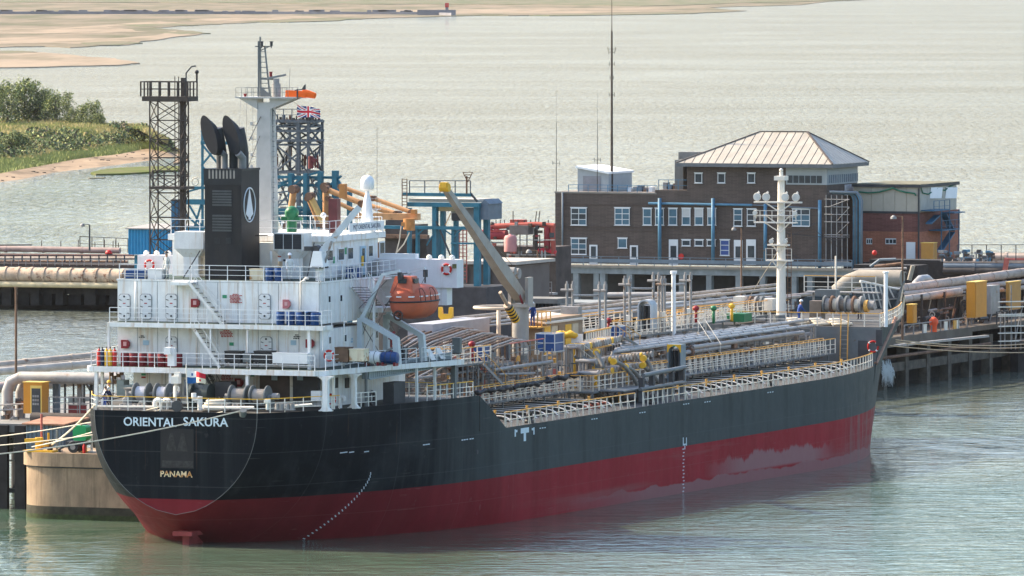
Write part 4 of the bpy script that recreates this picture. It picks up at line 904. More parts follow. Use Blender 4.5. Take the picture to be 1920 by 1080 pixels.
# ------------------------------------------------------------------ lifeboat and davits
BT, BS = 11.0, 15.0
pb = on(777, 560, t=BT); BS = pb[0]; hk = on(777, 598, t=BT)[2]; htop = on(777, 516, t=BT)[2]
LB = thing('lifeboat', 'orange enclosed lifeboat hanging in the starboard davits', 'lifeboat', (BS, BT, hk), ship=True)
H_ = htop - hk
def boatsec(k):                                    # k in -1..1 along the length
    w = 1.28 * (1 - abs(k) ** 3.2) ** .55 * (1 if k < 0 else 1); keel = .55 * abs(k) ** 3 * (1.2 if k > 0 else .8); top = H_ * .80 - .55 * abs(k) ** 4
    return w, keel, top
g = G(); rows = []; N = 22; Ln = 2.75
ks = [-1, -.97, -.9, -.8, -.6, -.35, 0, .35, .6, .8, .9, .97, 1]
for k in ks:
    w, kl, tp_ = boatsec(max(-.995, min(.995, k))); gun = H_ * .42
    row = []
    for j in range(N):
        a = 2 * PI * j / N - PI / 2; y = math.cos(a); z = math.sin(a)
        yy = w * math.copysign(abs(y) ** .75, y); zz = gun + (z * (gun - kl) if z < 0 else abs(z) ** .85 * (tp_ - gun))
        row.append((k * Ln, yy, zz))
    rows.append(row)
g.add([p for r in rows for p in r], [(i * N + j, i * N + (j + 1) % N, (i + 1) * N + (j + 1) % N, (i + 1) * N + j) for i in range(len(rows) - 1) for j in range(N)] + [tuple(range(N)), tuple((len(rows) - 1) * N + j for j in range(N))])
g.build('boat_hull', orange, LB, 50)
g = G(); gw = [(k * Ln, (boatsec(max(-.99, min(.99, k)))[0] + .03) * sg, H_ * .42) for sg, kk in ((1, ks), (-1, ks[::-1])) for k in kk]
g.tube(gw, .06, 6, closed=True); g.build('fender_strip', black, LB)
g = G(); c0 = -1.55; g.hexa([(c0 - .75, -.85, H_ * .62), (c0 + .95, -.85, H_ * .62), (c0 + .95, .85, H_ * .62), (c0 - .75, .85, H_ * .62), (c0 - .4, -.6, H_ * 1.0), (c0 + .55, -.6, H_ * 1.0), (c0 + .55, .6, H_ * 1.0), (c0 - .4, .6, H_ * 1.0)]); q = g.build('helm_cupola', orange, LB)
g = G(); g.box((c0 - .63, -.3, H_ * .84), (c0 - .5, .3, H_ * .95)); g.build('cupola_window', glass, q)
g = G(); g.box((c0 - .3, -.8, H_ * .84), (c0 + .4, -.68, H_ * .95)); g.build('cupola_window', glass, q)
linem = mat('hatch_line', (.12, .03, .02), .6, var=.1)
for x in (-1.6, .2):
    g = G(); yy = -1.2; g.tube([(x - .42, yy - .12, H_ * .44), (x - .42, yy - .06, H_ * .62), (x - .25, yy + .08, H_ * .72), (x + .25, yy + .08, H_ * .72), (x + .42, yy - .06, H_ * .62), (x + .42, yy - .12, H_ * .44)], .03, 6); g.build('side_hatch', linem, LB)
for i in range(7):
    x = -2.2 + i * .72; w = boatsec(x / Ln)[0]; g = G(); g.box((x - .2, -w * .97 - .03, H_ * .53), (x + .2, -w * .9, H_ * .555)); g.build('reflective_tape', cleanw, LB)
for y in (-.8, 0, .8): g = G(); g.box((-Ln - .015 + abs(y) * .25, y - .18, H_ * .53), (-Ln + .3, y + .18, H_ * .555)); g.build('reflective_tape', cleanw, LB)
g = G(); g.torus((-Ln - .1, 0, .35), .3, .07, 'x', 16, 6); g.cyl((-Ln - .05, 0, .35), (-Ln + .5, 0, .38), .07, 8)
for k in range(3): a = k * 2.09; g.beam((-Ln - .1, 0, .35), (-Ln - .1, .22 * math.cos(a), .35 + .22 * math.sin(a)), .12, .03)
g.build('propeller_ring', mat('propeller_dark', (.06, .03, .025), .4), LB, 40)
g = G()
for x in (-2.0, 1.9): g.cyl((x, 0, H_ * .8), (x, 0, H_ * 1.05), .06, 8)
g.build('lifting_hook', dgrey, LB)
for sx, u in ((BS - 2.3, 0), (BS + 2.2, 0)):
    def f(g):
        g.beam((sx, 8.0, 14.3), (sx, 8.0, 11.2), .4, .35); g.beam((sx, 8.0, 14.35), (sx, 10.7, 12.9), .36, .34)
        g.beam((sx, 10.6, 13.0), (sx, 10.75, 11.2), .42, .4)
        g.beam((sx, 8.1, 14.2), (sx, 9.7, 17.3), .3, .26); g.beam((sx, 9.6, 17.25), (sx, 10.9, 17.55), .2, .2)
    o = part('lifeboat_davit', f, mat('davit_white', (.55, .6, .62), .45, var=.1, rust=.2, rustcol=(.3, .2, .12)))
    part('davit_brace', lambda g: (g.beam((sx, 8.1, 11.4), (sx, 10.6, 12.4), .14), g.beam((sx, 8.1, 13.9), (sx + 1, 9.4, 11.3), .06)), lgrey, o)
    part('fall_block', lambda g: (g.cbox((sx, 10.9, 17.2), (.25, .25, .5)), g.cyl((sx, 10.95, 17.2), (sx, 10.98, hk + H_ * .95), .05, 6)), dgrey, o)
    wire((sx, 9.6, 17.1), (sx, 8.1, 13.0), .02); wire((sx, 10.9, 17.0), (sx + .3, 8.2, 12.2), .018); wire((sx - .1, 10.0, 16.9), (sx - 1.0, 8.3, 15.0), .018)
wire((BS - 2.3, 9.6, 17.2), (BS + 2.2, 9.6, 17.2), .03)
part('embarkation_frame', lambda g: (g.beam((13.0, 8.9, 11.2), (13.0, 8.9, 17.0), .14), g.beam((13, 8.9, 16.9), (16, 8.9, 16.9), .1)), white)
part('boat_winch', lambda g: (g.cyl((14.2, 9.6, 11.7), (15.4, 9.6, 11.7), .4, 14), g.box((15.5, 9.2, 11.2), (16.3, 10.0, 12.2))), dgrey, None, 40)
part('foam_monitor', lambda g: (g.cyl((13.6, 9.9, 11.2), (13.6, 9.9, 13.1), .06, 8), g.cyl((13.4, 9.9, 13.0), (14.1, 9.9, 13.3), .11, 8), g.cbox((13.6, 9.9, 13.0), (.3, .3, .3))), hosered, None, 40)
for i in range(2): part('instruction_board', lambda g: g.hexa([(17.8 + i * 1.7, 11.1, 11.25), (18.5 + i * 1.7, 11.1, 11.25), (18.55 + i * 1.7, 11.15, 11.25), (17.85 + i * 1.7, 11.15, 11.25), (17.6 + i * 1.7, 10.75, 12.0), (18.3 + i * 1.7, 10.75, 12.0), (18.35 + i * 1.7, 10.8, 12.0), (17.65 + i * 1.7, 10.8, 12.0)]), cleanw)
rail_part([(16.6, 10.9, 11.16), (20.8, 11.9, 11.16)], step=.9, r=.022, top=1.0)
crate(862 - 14, 634, 862, 664, 20.2, .4, 'dark covered embarkation ladder roll at the outer end of the upper deck', greyp, 'ladder', 'embarkation_ladder')
# corrugated accommodation ladder stowed under the upper deck
a, b = tp(691, 709, 10.9), tp(845, 668, 10.9)
def f(g):
    p0, p1 = Vector(tp(691, 711, 9.3)), Vector(tp(845, 684, 11.2)); n = 40
    for i in range(n):
        q0, q1 = p0.lerp(p1, i / n), p0.lerp(p1, (i + .62) / n); o_ = Vector((0, .05, 0)); U = Vector((0, 0, .78))
        g.hexa([q0, q1, q1 + o_, q0 + o_, q0 + U, q1 + U, q1 + U + o_, q0 + U + o_])
    o_ = Vector((0, .02, 0)); U = Vector((0, 0, .82)); g.hexa([p0, p1, p1 + o_, p0 + o_, p0 + U, p1 + U, p1 + U + o_, p0 + U + o_]); d = Vector((0, -.5, 0)); g.hexa([p0 + d, p1 + d, p1, p0, p0 + d + U, p1 + d + U, p1 + U, p0 + U])
    g.beam(p0 + U + Vector((0, .05, 0)), p1 + U + Vector((0, .05, 0)), .1); g.beam(p0 + Vector((0, .05, 0)), p1 + Vector((0, .05, 0)), .1)
part('accommodation_ladder', f, mat('ladder_alloy', (.26, .31, .34), .5, var=.12))
for u in (692, 731, 797, 822, 851):
    p = tp(u, 760, 11.3); w_ = .3 if u in (851,) else .16
    part('deck_pillar', lambda g: g.beam((p[0], min(11.3, deckb(p[0]) - .25), 8.45), (p[0], min(11.3, deckb(p[0]) - .25), 10.8), w_), (white2, greyp, white, white, greyp)[(692, 731, 797, 822, 851).index(u)])
part('lifeboat_fender', lambda g: g.torus((10.9, 9.6, 9.0), .42, .12, 'y', 20, 8), black, None, True)
rail_part([(17.5, 10.9, 8.45), (23.8, 11.7, 8.45)], step=.9, r=.03, top=1.05, m=white2, tm=yellow)
part('deck_store', lambda g: g.box((13.8, 9.2, 8.45), (15.8, 10.0, 9.9)), dgrey)
rail_part([(21.3, 7.3, 8.45), (21.3, 10, 8.45)], step=.6, m=white2, tm=yellow, r=.03)
part('deckhouse_front', lambda g: g.box((21, 5.5, 8.45), (22.6, 7.15, 10.8)), white2)

# ------------------------------------------------------------------ flags
def flag(name, label, s, u0, v0, u1, v1, mats, idx, cols, rows, drop=.3, ship=True):
    """waving cloth; idx(i, j) gives the colour slot of the cell in column i, row j (row 0 at the top)"""
    a, b = on(u0, v0, s=s), on(u0, v1, s=s); w = on(u1, v0, s=s)[1] - a[1]; hh = a[2] - b[2]
    o = thing(name, label, 'flag', (s, a[1], a[2]), ship=True); g = G()
    def P(x, y, dz): ph = x * 6.5; return (.16 * math.sin(ph) * x ** .5, -x * w, -y * hh * (1 - .25 * x) - drop * x * hh - .05 * hh * math.sin(ph + .6) + 0 * dz)
    for i in range(cols):
        for j in range(rows):
            g.cur = idx((i + .5) / cols, (j + .5) / rows); q = [P(i / cols, j / rows, 0), P((i + 1) / cols, j / rows, 0), P((i + 1) / cols, (j + 1) / rows, 0), P(i / cols, (j + 1) / rows, 0)]
            g.add(q + [(x + .012, y, z) for x, y, z in q], [(0, 1, 2, 3), (7, 6, 5, 4)])
    me = D.meshes.new('cloth'); me.from_pydata([tuple(p) for p in g.v], [], g.f)
    for m in mats: me.materials.append(m)
    me.polygons.foreach_set('material_index', g.mi); inst('cloth', me, o); return o
fw, fb, fred, fcream = mat('flag_white', (.8, .8, .78), .8, var=.03), mat('flag_blue', (.01, .1, .3), .8, var=.05), mat('flag_red', (.6, .02, .04), .8, var=.05), mat('flag_cream', (.8, .68, .5), .8, var=.04)
fnavy = mat('flag_navy', (.01, .02, .16), .8, var=.05)
def pan(x, y):
    def star(cx, cy): return (x - cx) ** 2 * 2.2 + (y - cy) ** 2 < .009
    if x < .5: return (1 if star(.25, .25) else 0) if y < .5 else 1
    return 2 if y < .5 else (2 if star(.75, .75) else 3)
flag('panama_flag', 'white, red and blue quartered flag on the stern staff', -.3, 351, 694, 385, 718, [fw, fb, fred, fcream], pan, 20, 14, .25)
wire(rp(349, 684, -.25), rp(352.5, 769, .0), .045, white2, 'flagstaff')
def uj(x, y):
    X, Y = x * 2 - 1, y * 2 - 1
    if abs(X) < .1 or abs(Y) < .2: return 2
    if abs(X) < .17 or abs(Y) < .33: return 0
    d = abs(abs(X) - abs(Y))
    return 2 if d < .1 else 0 if d < .3 else 1
flag('union_flag', 'red, white and blue British flag flying below the radar mast platform', ms - .2, 557, 196, 600, 219, [fw, fnavy, fred], uj, 30, 20, .35)

# ------------------------------------------------------------------ people
skinm = mat('skin', (.38, .22, .15), .6, var=.05)
def limb_mesh(chains, radii):
    me = D.meshes.new('body'); verts = []; edges = []; idx = {}; rad = []
    for ch in chains:
        prev = None
        for key, p, r in ch:
            if key not in idx: idx[key] = len(verts); verts.append(p); rad.append(r)
            if prev is not None: edges.append((prev, idx[key]))
            prev = idx[key]
    me.from_pydata(verts, edges, []); o = D.objects.new('tmp', me); COL.objects.link(o)
    md = o.modifiers.new('s', 'SKIN')
    for i, sv in enumerate(me.skin_vertices[0].data): sv.radius = (rad[i], rad[i]); sv.use_root = (i == 0)
    o.modifiers.new('u', 'SUBSURF').levels = 1
    dg = bpy.context.evaluated_depsgraph_get(); r = D.meshes.new_from_object(o.evaluated_get(dg)); D.objects.remove(o); r.name = 'body'; return r
def person(label, mw, suit, lean=0.0, armL=(.2, .1), armR=(.2, .1), helmet=None, stride=.0, legm=None, ship=True, crouch=0.0):
    """figure faces local +x; arm = (forward reach, sideways) of the hand"""
    o = D.objects.new('person', None); COL.objects.link(o); o.matrix_world = mw; o['label'] = label; o['category'] = 'person'
    k = .9 - crouch * .35; hx = -.1 * crouch
    pel = (hx, 0, k); ch = (hx + lean * .35, 0, k + .38 - lean * .06); nk = (hx + lean * .55, 0, k + .58 - lean * .12); hd = (hx + lean * .68, 0, k + .74 - lean * .16)
    C_ = [[('p', pel, .135), ('w', (hx + lean * .15, 0, k + .15), .125), ('c', ch, .155), ('n', nk, .06), ('h0', hd, .095), ('h1', (hd[0] + .01, 0, hd[2] + .1), .08)]]
    for sg, arm, st in ((1, armL, stride), (-1, armR, -stride)):
        sh = (ch[0] + lean * .08, sg * .19, ch[2] + .1); hand = (sh[0] + arm[0], sg * (.24 + arm[1]), sh[2] - math.sqrt(max(.04, .58 ** 2 - arm[0] ** 2 - arm[1] ** 2)))
        el = ((sh[0] + hand[0]) / 2 - .06, sg * (.25 + arm[1] * .5), (sh[2] + hand[2]) / 2 - .03)
        C_.append([('c', ch, .155), ('s%d' % sg, sh, .07), ('e%d' % sg, el, .052), ('a%d' % sg, hand, .04), ('g%d' % sg, tuple(Vector(hand) + (Vector(hand) - Vector(el)).normalized() * .1), .036)])
        kn = (st * .5 + .06 + crouch * .28, sg * .11, .48 + (0 if not crouch else -.04)); an = (st, sg * .12, .09)
        C_.append([('p', pel, .135), ('t%d' % sg, (hx + st * .1, sg * .1, k - .08), .1), ('k%d' % sg, kn, .068), ('f%d' % sg, an, .05), ('o%d' % sg, (st + .15, sg * .13, .04), .045)])
    me = limb_mesh(C_, None)
    for m in (suit, skinm, legm or suit, dgrey): me.materials.append(m)
    for p in me.polygons:
        c = p.center
        p.material_index = 1 if (c.z > nk[2] and abs(c.y) < .15) else 3 if c.z < .12 else 2 if c.z < k - .02 and abs(c.y) < .2 else 0
    me.shade_smooth(); inst('body', me, o)
    hands = G()
    for sg in (1, -1):
        arm = armL if sg > 0 else armR; sh = (ch[0] + lean * .08, sg * .19, ch[2] + .1); h = Vector((sh[0] + arm[0], sg * (.24 + arm[1]), sh[2] - math.sqrt(max(.04, .58 ** 2 - arm[0] ** 2 - arm[1] ** 2))))
        el = Vector(((sh[0] + h.x) / 2 - .06, sg * (.25 + arm[1] * .5), (sh[2] + h.z) / 2 - .03)); d = (h - el).normalized(); b = h + d * .1; sd = d.cross(Vector((0, sg, 0))).normalized()
        for q in range(4): off = sd * (.03 - q * .02); L_ = (.065, .075, .07, .055)[q]; hands.tube([b + off, b + off + d * L_ * .6, b + off + d * L_ + Vector((0, -sg * .02, 0))], [.01, .009, .007], 5)
        hands.tube([h + sd * .03, h + sd * .06 + d * .06], [.012, .009], 5)
    hands.build('fingers', skinm, o, True)
    if helmet:
        g = G(); c = (hd[0] + .01, 0, hd[2] + .12); g.lathe([(.16, -.02), (.15, 0), (.135, .06), (.09, .12), (.02, .145)], c, n=16); g.build('hard_hat', helmet, o, 50)
    else:
        g = G(); g.sph((hd[0] - .01, 0, hd[2] + .09), .105, 12, 8, (1, .95, 1)); g.build('hair', black, o, True)
    g = G(); fx = hd[0] + .1; z = hd[2] + .03
    g.sph((fx, 0, z + .01), .02, 6, 5, (1, .7, 1.4)); g.build('nose', skinm, o, True)
    g = G(); [g.sph((fx - .012, y, z + .045), .012, 6, 4) for y in (-.033, .033)]; g.cbox((fx - .012, 0, z - .04), (.02, .05, .01)); g.build('face_features', black, o)
    g = G(); [g.sph((hd[0], y, z + .02), .025, 6, 5, (.7, .4, 1.3)) for y in (-.1, .1)]; g.build('ears', skinm, o, True)
    return o
def at_ship(s, t, h, rz=0): return SHIPM @ Matrix.Translation(L3((s, t, h))) @ Matrix.Rotation(rz, 4, 'Z')
suitw = mat('suit_pale', (.42, .45, .45), .8, var=.12, scale=6); suitb = mat('suit_blue', (.015, .06, .26), .8, var=.2, scale=6); suitd = mat('suit_navy', (.01, .014, .04), .8, var=.3)
p = on(313, 527, s=7.9); person('man in pale grey overalls and dark hat standing on the port boat deck', at_ship(7.9, p[1], 16.99, PI * .9), suitw, .05, (.05, .04), (.05, .04), dgrey)
p = on(543, 527, s=8.2); person('man in white overalls and white helmet beside the vent house', at_ship(8.2, p[1], 16.99, -PI * .8), mat('suit_white', (.65, .68, .68), .8, var=.1, scale=6), .1, (.2, .04), (.25, .02), cleanw)
p = on(208, 758, s=2.8); person('crouching sailor in dark jacket at the port quarter of the poop', at_ship(2.8, p[1], 8.46, PI * .4), suitd, .8, (.35, .0), (.4, .05), None, crouch=.6)
p = on(196, 758, s=3.6); person('sailor in cream jacket and blue trousers at the port quarter of the poop', at_ship(3.6, p[1], 8.46, -PI * .2), white2, .5, (.35, .0), (.4, .05), yellow, legm=suitb)

# ------------------------------------------------------------------ mooring lines
def mline(p, q, sag, label, r=.045, m=rope):
    p, q = Vector(p), Vector(q); o = thing('mooring_line', label, 'rope', tuple(p), group='mooring lines of the tanker'); n = 24; g = G()
    g.tube([(q - p) * (i / n) - Vector((0, 0, sag * 4 * (i / n) * (1 - i / n))) for i in range(n + 1)], r, 6); g.build('line', m, o)
def SW(p): return SHIPM @ L3(p)
mline(SW(rp(457, 769, -.05)), W(-40, 855, 545), .35, 'lowest pale mooring line running left from the stern roller past the ship name')
mline(SW(rp(418, 772, .2)), W(-40, 838, 560), .3, 'middle mooring line crossing above the ship name to the left')
mline(SW(rp(303, 762, .4)), W(-40, 822, 562), .25, 'upper mooring line from the stern vents to the left')
mline(SW(rp(300, 768, .4)), W(60, 838, 566), .2, 'thin mooring line just under the upper one at the stern')
# ------------------------------------------------------------------ main deck
cream = mat('rail_cream', (.74, .68, .58), .55, var=.08, rust=.2, rustcol=(.4, .25, .13))
girdm = mat('girder_cream', (.62, .58, .52), .6, var=.1, rust=.25, rustcol=(.3, .2, .12))  # pale flange colour paints in the sunlit top edges of the girders
pgrey = mat('cargo_pipe_grey', (.27, .25, .23), .45, var=.2, rust=.45, rustcol=(.2, .13, .09))
pgrey2 = mat('cargo_pipe_light', (.3, .3, .3), .4, var=.16, rust=.35, rustcol=(.25, .18, .12))
pbrown = mat('cargo_pipe_brown', (.2, .155, .12), .55, var=.25, rust=.4)
def rail2(pts, name='railing', step=1.25, top=1.05, brace=True, m=cream, tm=orangey, mids=(.35, .7), r=.036):
    g, tg = GS(), GS(); railing(g, pts, top=top, step=step, r=r, mids=mids, brace=brace, tg=tg); o = g.build(name, m, SHIP); tg.build('top_rail', tm, o); return o
def edge(s): return halfb(s, 6) - .18
gs0 = on(1190, 755, t=11.8)[0]; gs1 = on(1205, 752, t=11.8)[0]
for a, b in ((29.4, 36), (36, 43), (43, 50), (50, gs0), (gs1, 62), (62, 70), (70, 80), (80, 90), (90, 98), (98, 105), (105, 112.6)):
    n = 3; rail2([(lerp(a, b, k / n), edge(lerp(a, b, k / n)), 6.0) for k in range(n + 1)], mids=(.5,))
for a, b in ((29.4, 50), (50, 70), (70, 90), (90, 112)): rail2([(a, -edge(a), 6.0), (b, -edge(b), 6.0)], brace=False, mids=(.5,), step=1.5)
us = [958, 980, 1005, 1025, 1045, 1065, 1083, 1108, 1132, 1148, 1292, 1316, 1334, 1353, 1372, 1390, 1412, 1433, 1449, 1470, 1493, 1511, 1527, 1545, 1562, 1581, 1600, 1622]
for u in us:
    t1 = 10.2; s = on(u, 740, t=t1)[0]
    if s > 110: continue
    t1 = min(t1, halfb(s, 6) - 1.2)
    if 50 < s < 72 and u < 1290 and u > 1150: continue
    pts = [(s, 0, 6.68)] + [(s, t1 - 1.1, 6.45)] + [(s, t1 - 1.1 + 1.0 * math.sin(a), 6.45 - .36 * (1 - math.cos(a))) for a in (.4, .8, 1.2, 1.5)] + [(s, t1 + .05, 6.02)]
    g = GS()
    for p, q in zip(pts, pts[1:]): g.hexa([(s - .14, p[1], p[2]), (s + .14, p[1], p[2]), (s + .14, q[1], q[2]), (s - .14, q[1], q[2]), (s - .14, p[1], p[2] + .05), (s + .14, p[1], p[2] + .05), (s + .14, q[1] + .03, q[2] + .05), (s - .14, q[1] + .03, q[2] + .05)])
    o = g.build('deck_girder', girdm, SHIP)
    g = GS(); g.prism([(p[1], p[2]) for p in pts] + [(p[1], p[2] - .22) for p in pts[::-1]], 0, s - .012, s + .012); g.build('girder_web', deckm, o)
for s in range(34, 112, 6): part('air_vent', lambda g: (g.cyl((s, 9.2, 6.0), (s, 9.2, 6.7), .06, 8), g.cyl((s, 9.2, 6.7), (s, 9.2, 6.9), .1, 8)), orangey)
# lower catwalk
def catwalk(s0, s1, t, h=7.05, w=1.0, n=3, top=1.15):
    g = GS(); g.box((s0, t - w / 2, h - .1), (s1, t + w / 2, h)); o = g.build('catwalk', greyp, SHIP)
    for k in range(int((s1 - s0) / 4) + 1):
        for d in (-.4, .4): g = GS(); g.beam((s0 + k * 4, t + d, 6.1), (s0 + k * 4, t + d, h - .1), .09); g.build('leg', greyp, o)
    for d in (-w / 2, w / 2):
        for k in range(n): rail2([(lerp(s0, s1, k / n), t + d, h), (lerp(s0, s1, (k + 1) / n), t + d, h)], top=top, step=1.15)
c0 = on(893, 757, t=6)[0]; c1 = on(1096, 725, t=6)[0]; catwalk(c0, c1, 6.0)
c2 = on(1196, 720, t=6)[0]; catwalk(c2, 111.5, 6.2, n=6)
# black hoses and covers dumped along the aft catwalk rail
hosem = mat('hose_black', (.012, .012, .014), .5, var=.3)
for k in range(9):
    a = lerp(895, 1090, k / 9); g = GS(); pts = []
    for i in range(8): p = tp(a + i * 3.6, lerp(737, 706, (k + i / 8) / 9) + random.uniform(-3, 2) - (4 if k > 5 else 0), 6.6); pts.append((p[0], 6.6 + random.uniform(-.15, .2), p[2]))
    g.tube(pts, [random.uniform(.08, .2) for _ in pts], 7); g.build('cargo_hose', hosem, SHIP, True)

# ---------- pipework. every run is a part of its own
def pipe(pts, r, m=None, name='cargo_pipe', n=8): g = GS(); g.tube(pts, r, n); return g.build(name, m or pgrey, SHIP, 50)
def bend(p, q, r_, axis_last=None): return [p, q]
# big insulated bundle along the centre, s 72-118
for i, (t, h, r) in enumerate(((4.7, 9.2, .12), (4.35, 9.3, .17), (3.9, 9.38, .19), (3.5, 9.5, .12), (2.4, 9.3, .12), (.8, 9.2, .1))):
    s0 = 68 + i * 1.6; s1 = 112 - (i % 3) * 5 if i < 3 else 117
    pipe([(s0, t, 7.6), (s0, t, h - .25), (s0 + .3, t, h), (s1, t, h), (s1 + .3, t, h - .3), (s1 + .3, t, 7)], r, pgrey2, n=10)
    g = GS()
    for k in range(int((s1 - s0) / 2.6)): x = s0 + 1 + k * 2.6; g.cyl((x, t, h), (x + .09, t, h), r * 1.16, 10)
    g.build('pipe_flanges', pgrey, SHIP, kind='stuff')
for k in range(16):
    s = 70 + k * 2.9
    part('pipe_support', lambda g: (g.beam((s, 5.0, 6.1), (s, 5.0, 9.05), .14), g.beam((s, .2, 6.1), (s, .2, 9.3), .14), g.beam((s, 5.0, 9.0), (s, .2, 9.3), .14), g.beam((s, 5.0, 7.9), (s, .2, 8.0), .1)), lgrey)
    part('pipe_support', lambda g: (g.beam((s + 1.4, 5.1, 6.1), (s + 1.4, 5.1, 8.2 + .5 * (k % 2)), .1), g.beam((s + 1.4, 5.1, 8.15 + .5 * (k % 2)), (s + 1.4, 2.6, 8.2 + .5 * (k % 2)), .09), g.beam((s + 1.4, 2.6, 6.1), (s + 1.4, 2.6, 8.2), .08)), pgrey2)
rnd = random.Random(5)
for k in range(80):                               # the lower tiers
    t = rnd.uniform(1.5, 5.2); h = rnd.choice((6.55, 6.9, 7.3, 7.7, 8.1, 8.5, 8.8)); s0 = rnd.uniform(67, 96); s1 = min(112, s0 + rnd.uniform(7, 24)); r = rnd.choice((.06, .08, .1, .14, .18))
    m = rnd.choice((pgrey, pgrey, pbrown, lgrey)); d = rnd.uniform(-1.2, 1.2)
    pts = [(s0, t, h - .8 if rnd.random() < .5 else h), (s0, t, h), (s1, t, h)] + ([(s1 + .3, t + d, h), (s1 + 1.4, t + d, h)] if rnd.random() < .5 else [(s1, t, h - .7)])
    pipe([Vector(p) for i, p in enumerate(pts) if i == 0 or p != pts[i - 1]], r, m)
    if k % 2 == 0: part('valve', lambda g: (g.cyl((s0 + 2, t, h), (s0 + 2.35, t, h), r * 1.9, 10), g.beam((s0 + 2.17, t, h), (s0 + 2.17, t, h + .45), .06), g.torus((s0 + 2.17, t, h + .46), .14, .025, 'z', 12, 5)), rnd.choice((pbrown, greyp, rustm)))
for k in range(60):                               # aft tangle between the house and the crane
    t = rnd.uniform(-4.5, 4.8); h = rnd.choice((6.6, 7.0, 7.5, 8.0, 8.6, 9.2, 9.6)); s0 = rnd.uniform(23, 44); s1 = min(64, s0 + rnd.uniform(8, 22)); r = rnd.choice((.07, .09, .12, .16))
    pipe([(s0, t, h - .6), (s0, t, h), (s1, t, h), (s1, t, h - .9)], r, rnd.choice((pgrey, pbrown, lgrey, greyp)))
for k in range(16):                               # curved lines sweeping up and over
    t0 = 4.2 - k * .55; sA = 38 + k * .4; hh = 10.3 + .05 * k
    pipe([(sA - 6, t0, 8.9 + .12 * k), (sA, t0, 9.9), (sA + 6, t0 - .1, hh), (sA + 13, t0 - .2, hh + .55), (sA + 15, t0 - .2, hh + .45), (sA + 15.5, t0 - .2, hh), (sA + 15.6, t0 - .2, 7.2)], .075, (pbrown, lgrey, rustm)[k % 3])
    for q in range(4):
        sv = sA - 1 + q * 3.6; hv = (9.2, 9.2, 9.0, 8.9)[q]
        part('valve', lambda g: (g.cyl((sv, t0, 6.2), (sv, t0, hv + 1.0), .09, 8), g.cyl((sv, t0, hv), (sv, t0, hv + .3), .2, 10), g.cyl((sv - .28, t0, hv + .15), (sv + .28, t0, hv + .15), .15, 10), g.torus((sv, t0, hv + .85), .17, .03, 'z', 12, 5)), rnd.choice((pbrown, greyp, lgrey, rustm, pbrown, greyp, pink)))
for k in range(24):
    s = 36 + k * .95; part('upright', lambda g: g.cyl((s, 5.15, 6.2), (s, 5.15, 9.9 + .35 * math.sin(k * .35)), .05, 6), lgrey)
for k in range(110):
    s, t, h = rnd.uniform(34, 60), rnd.uniform(3.2, 5.0), rnd.uniform(6.8, 10.1); part('valve_block', lambda g: g.cbox((s, t, h), (rnd.uniform(.2, .6), .3, rnd.uniform(.15, .5))), rnd.choice((rustm, lgrey, pbrown, pgrey2, pink, greyp, cream, orangey)))
for k in range(90):
    s, t, h = rnd.uniform(70, 112), rnd.uniform(3.0, 5.1), rnd.uniform(6.5, 9.0); part('valve_block', lambda g: g.cbox((s, t, h), (rnd.uniform(.2, .8), .25, rnd.uniform(.12, .4))), rnd.choice((rustm, lgrey, pbrown, pgrey2, greyp, cream)))
for k in range(14):
    s = 30 + k * 2.6; part('pipe_support', lambda g: (g.beam((s, 5.1, 6.1), (s, 5.1, 8.9), .1), g.beam((s, -1.2, 6.1), (s, -1.2, 9.2), .1), g.beam((s, 5.1, 8.7), (s, -1.2, 8.8), .1), g.beam((s, 5.1, 7.3), (s, 1, 7.3), .07)), greyp)
# handrail around the tangle
rail2([tp(955, 672, 5.2), tp(1020, 662, 5.2)], m=greyp, tm=pink, brace=False)
pipe([tp(925, 694, 5.4), tp(1035, 678, 5.4)], .13, lgrey); pipe([tp(935, 702, 5.6), tp(1004, 700, 5.6)], .09, lgrey)
# port side cargo lines seen over the rail
for i, (v0, v1, t, r) in enumerate(((598, 586, -6.5, .13), (606, 594, -6, .09), (592, 574, -7.4, .12), (612, 603, -5.2, .08))):
    p, q = tp(850, v0 + 5, t), tp(1460, v1 - 20 + 3 * (i % 2), t); pipe([p, (q[0], t, q[2] * .3 + p[2] * .7)], r, (pipem, pgrey2)[i % 2], n=10)
# heaters / grey tank box behind the tangle
part('deck_tank', lambda g: g.box(tp(812, 640, -3.5), (tp(918, 600, -3.5)[0], -5.5, tp(812, 608, -3.5)[2])), mat('tank_top', (.33, .33, .36), .5, var=.1))
for u in (885, 912): p = tp(u, 597, -4.5); part('tank_hatch', lambda g: (g.cyl((p[0], -4.5, p[2] - .35), (p[0], -4.5, p[2]), .35, 14), g.cyl((p[0], -4.5, p[2]), (p[0], -4.5, p[2] + .06), .42, 14)), lgrey, None, 40)
# hose-handling ring stand left of the crane
p = tp(935, 577, -4); part('hose_saddle', lambda g: (g.cyl((p[0], -4, 6.4), (p[0], -4, p[2]), .16, 10), g.torus((p[0] + .5, -4, p[2]), 2.0, .12, 'z', 30, 8)), mat('saddle_cream', (.5, .42, .33), .6, var=.2, rust=.3), None, True)
# yellow cradle on a post
p = tp(836, 600, -6); part('boom_rest', lambda g: (g.prism([(p[1] - .55 + 0, p[2] + .95), (p[1] - .55, p[2] + .25), (p[1] - .35, p[2]), (p[1] + .35, p[2]), (p[1] + .55, p[2] + .25), (p[1] + .55, p[2] + .95), (p[1] + .3, p[2] + .95), (p[1] + .25, p[2] + .45), (p[1] - .25, p[2] + .45), (p[1] - .3, p[2] + .95)], 0, p[0] - .15, p[0] + .15),), yellow)
part('boom_rest_post', lambda g: g.cyl((p[0], p[1], 6.2), (p[0], p[1], p[2]), .22, 10), white2)

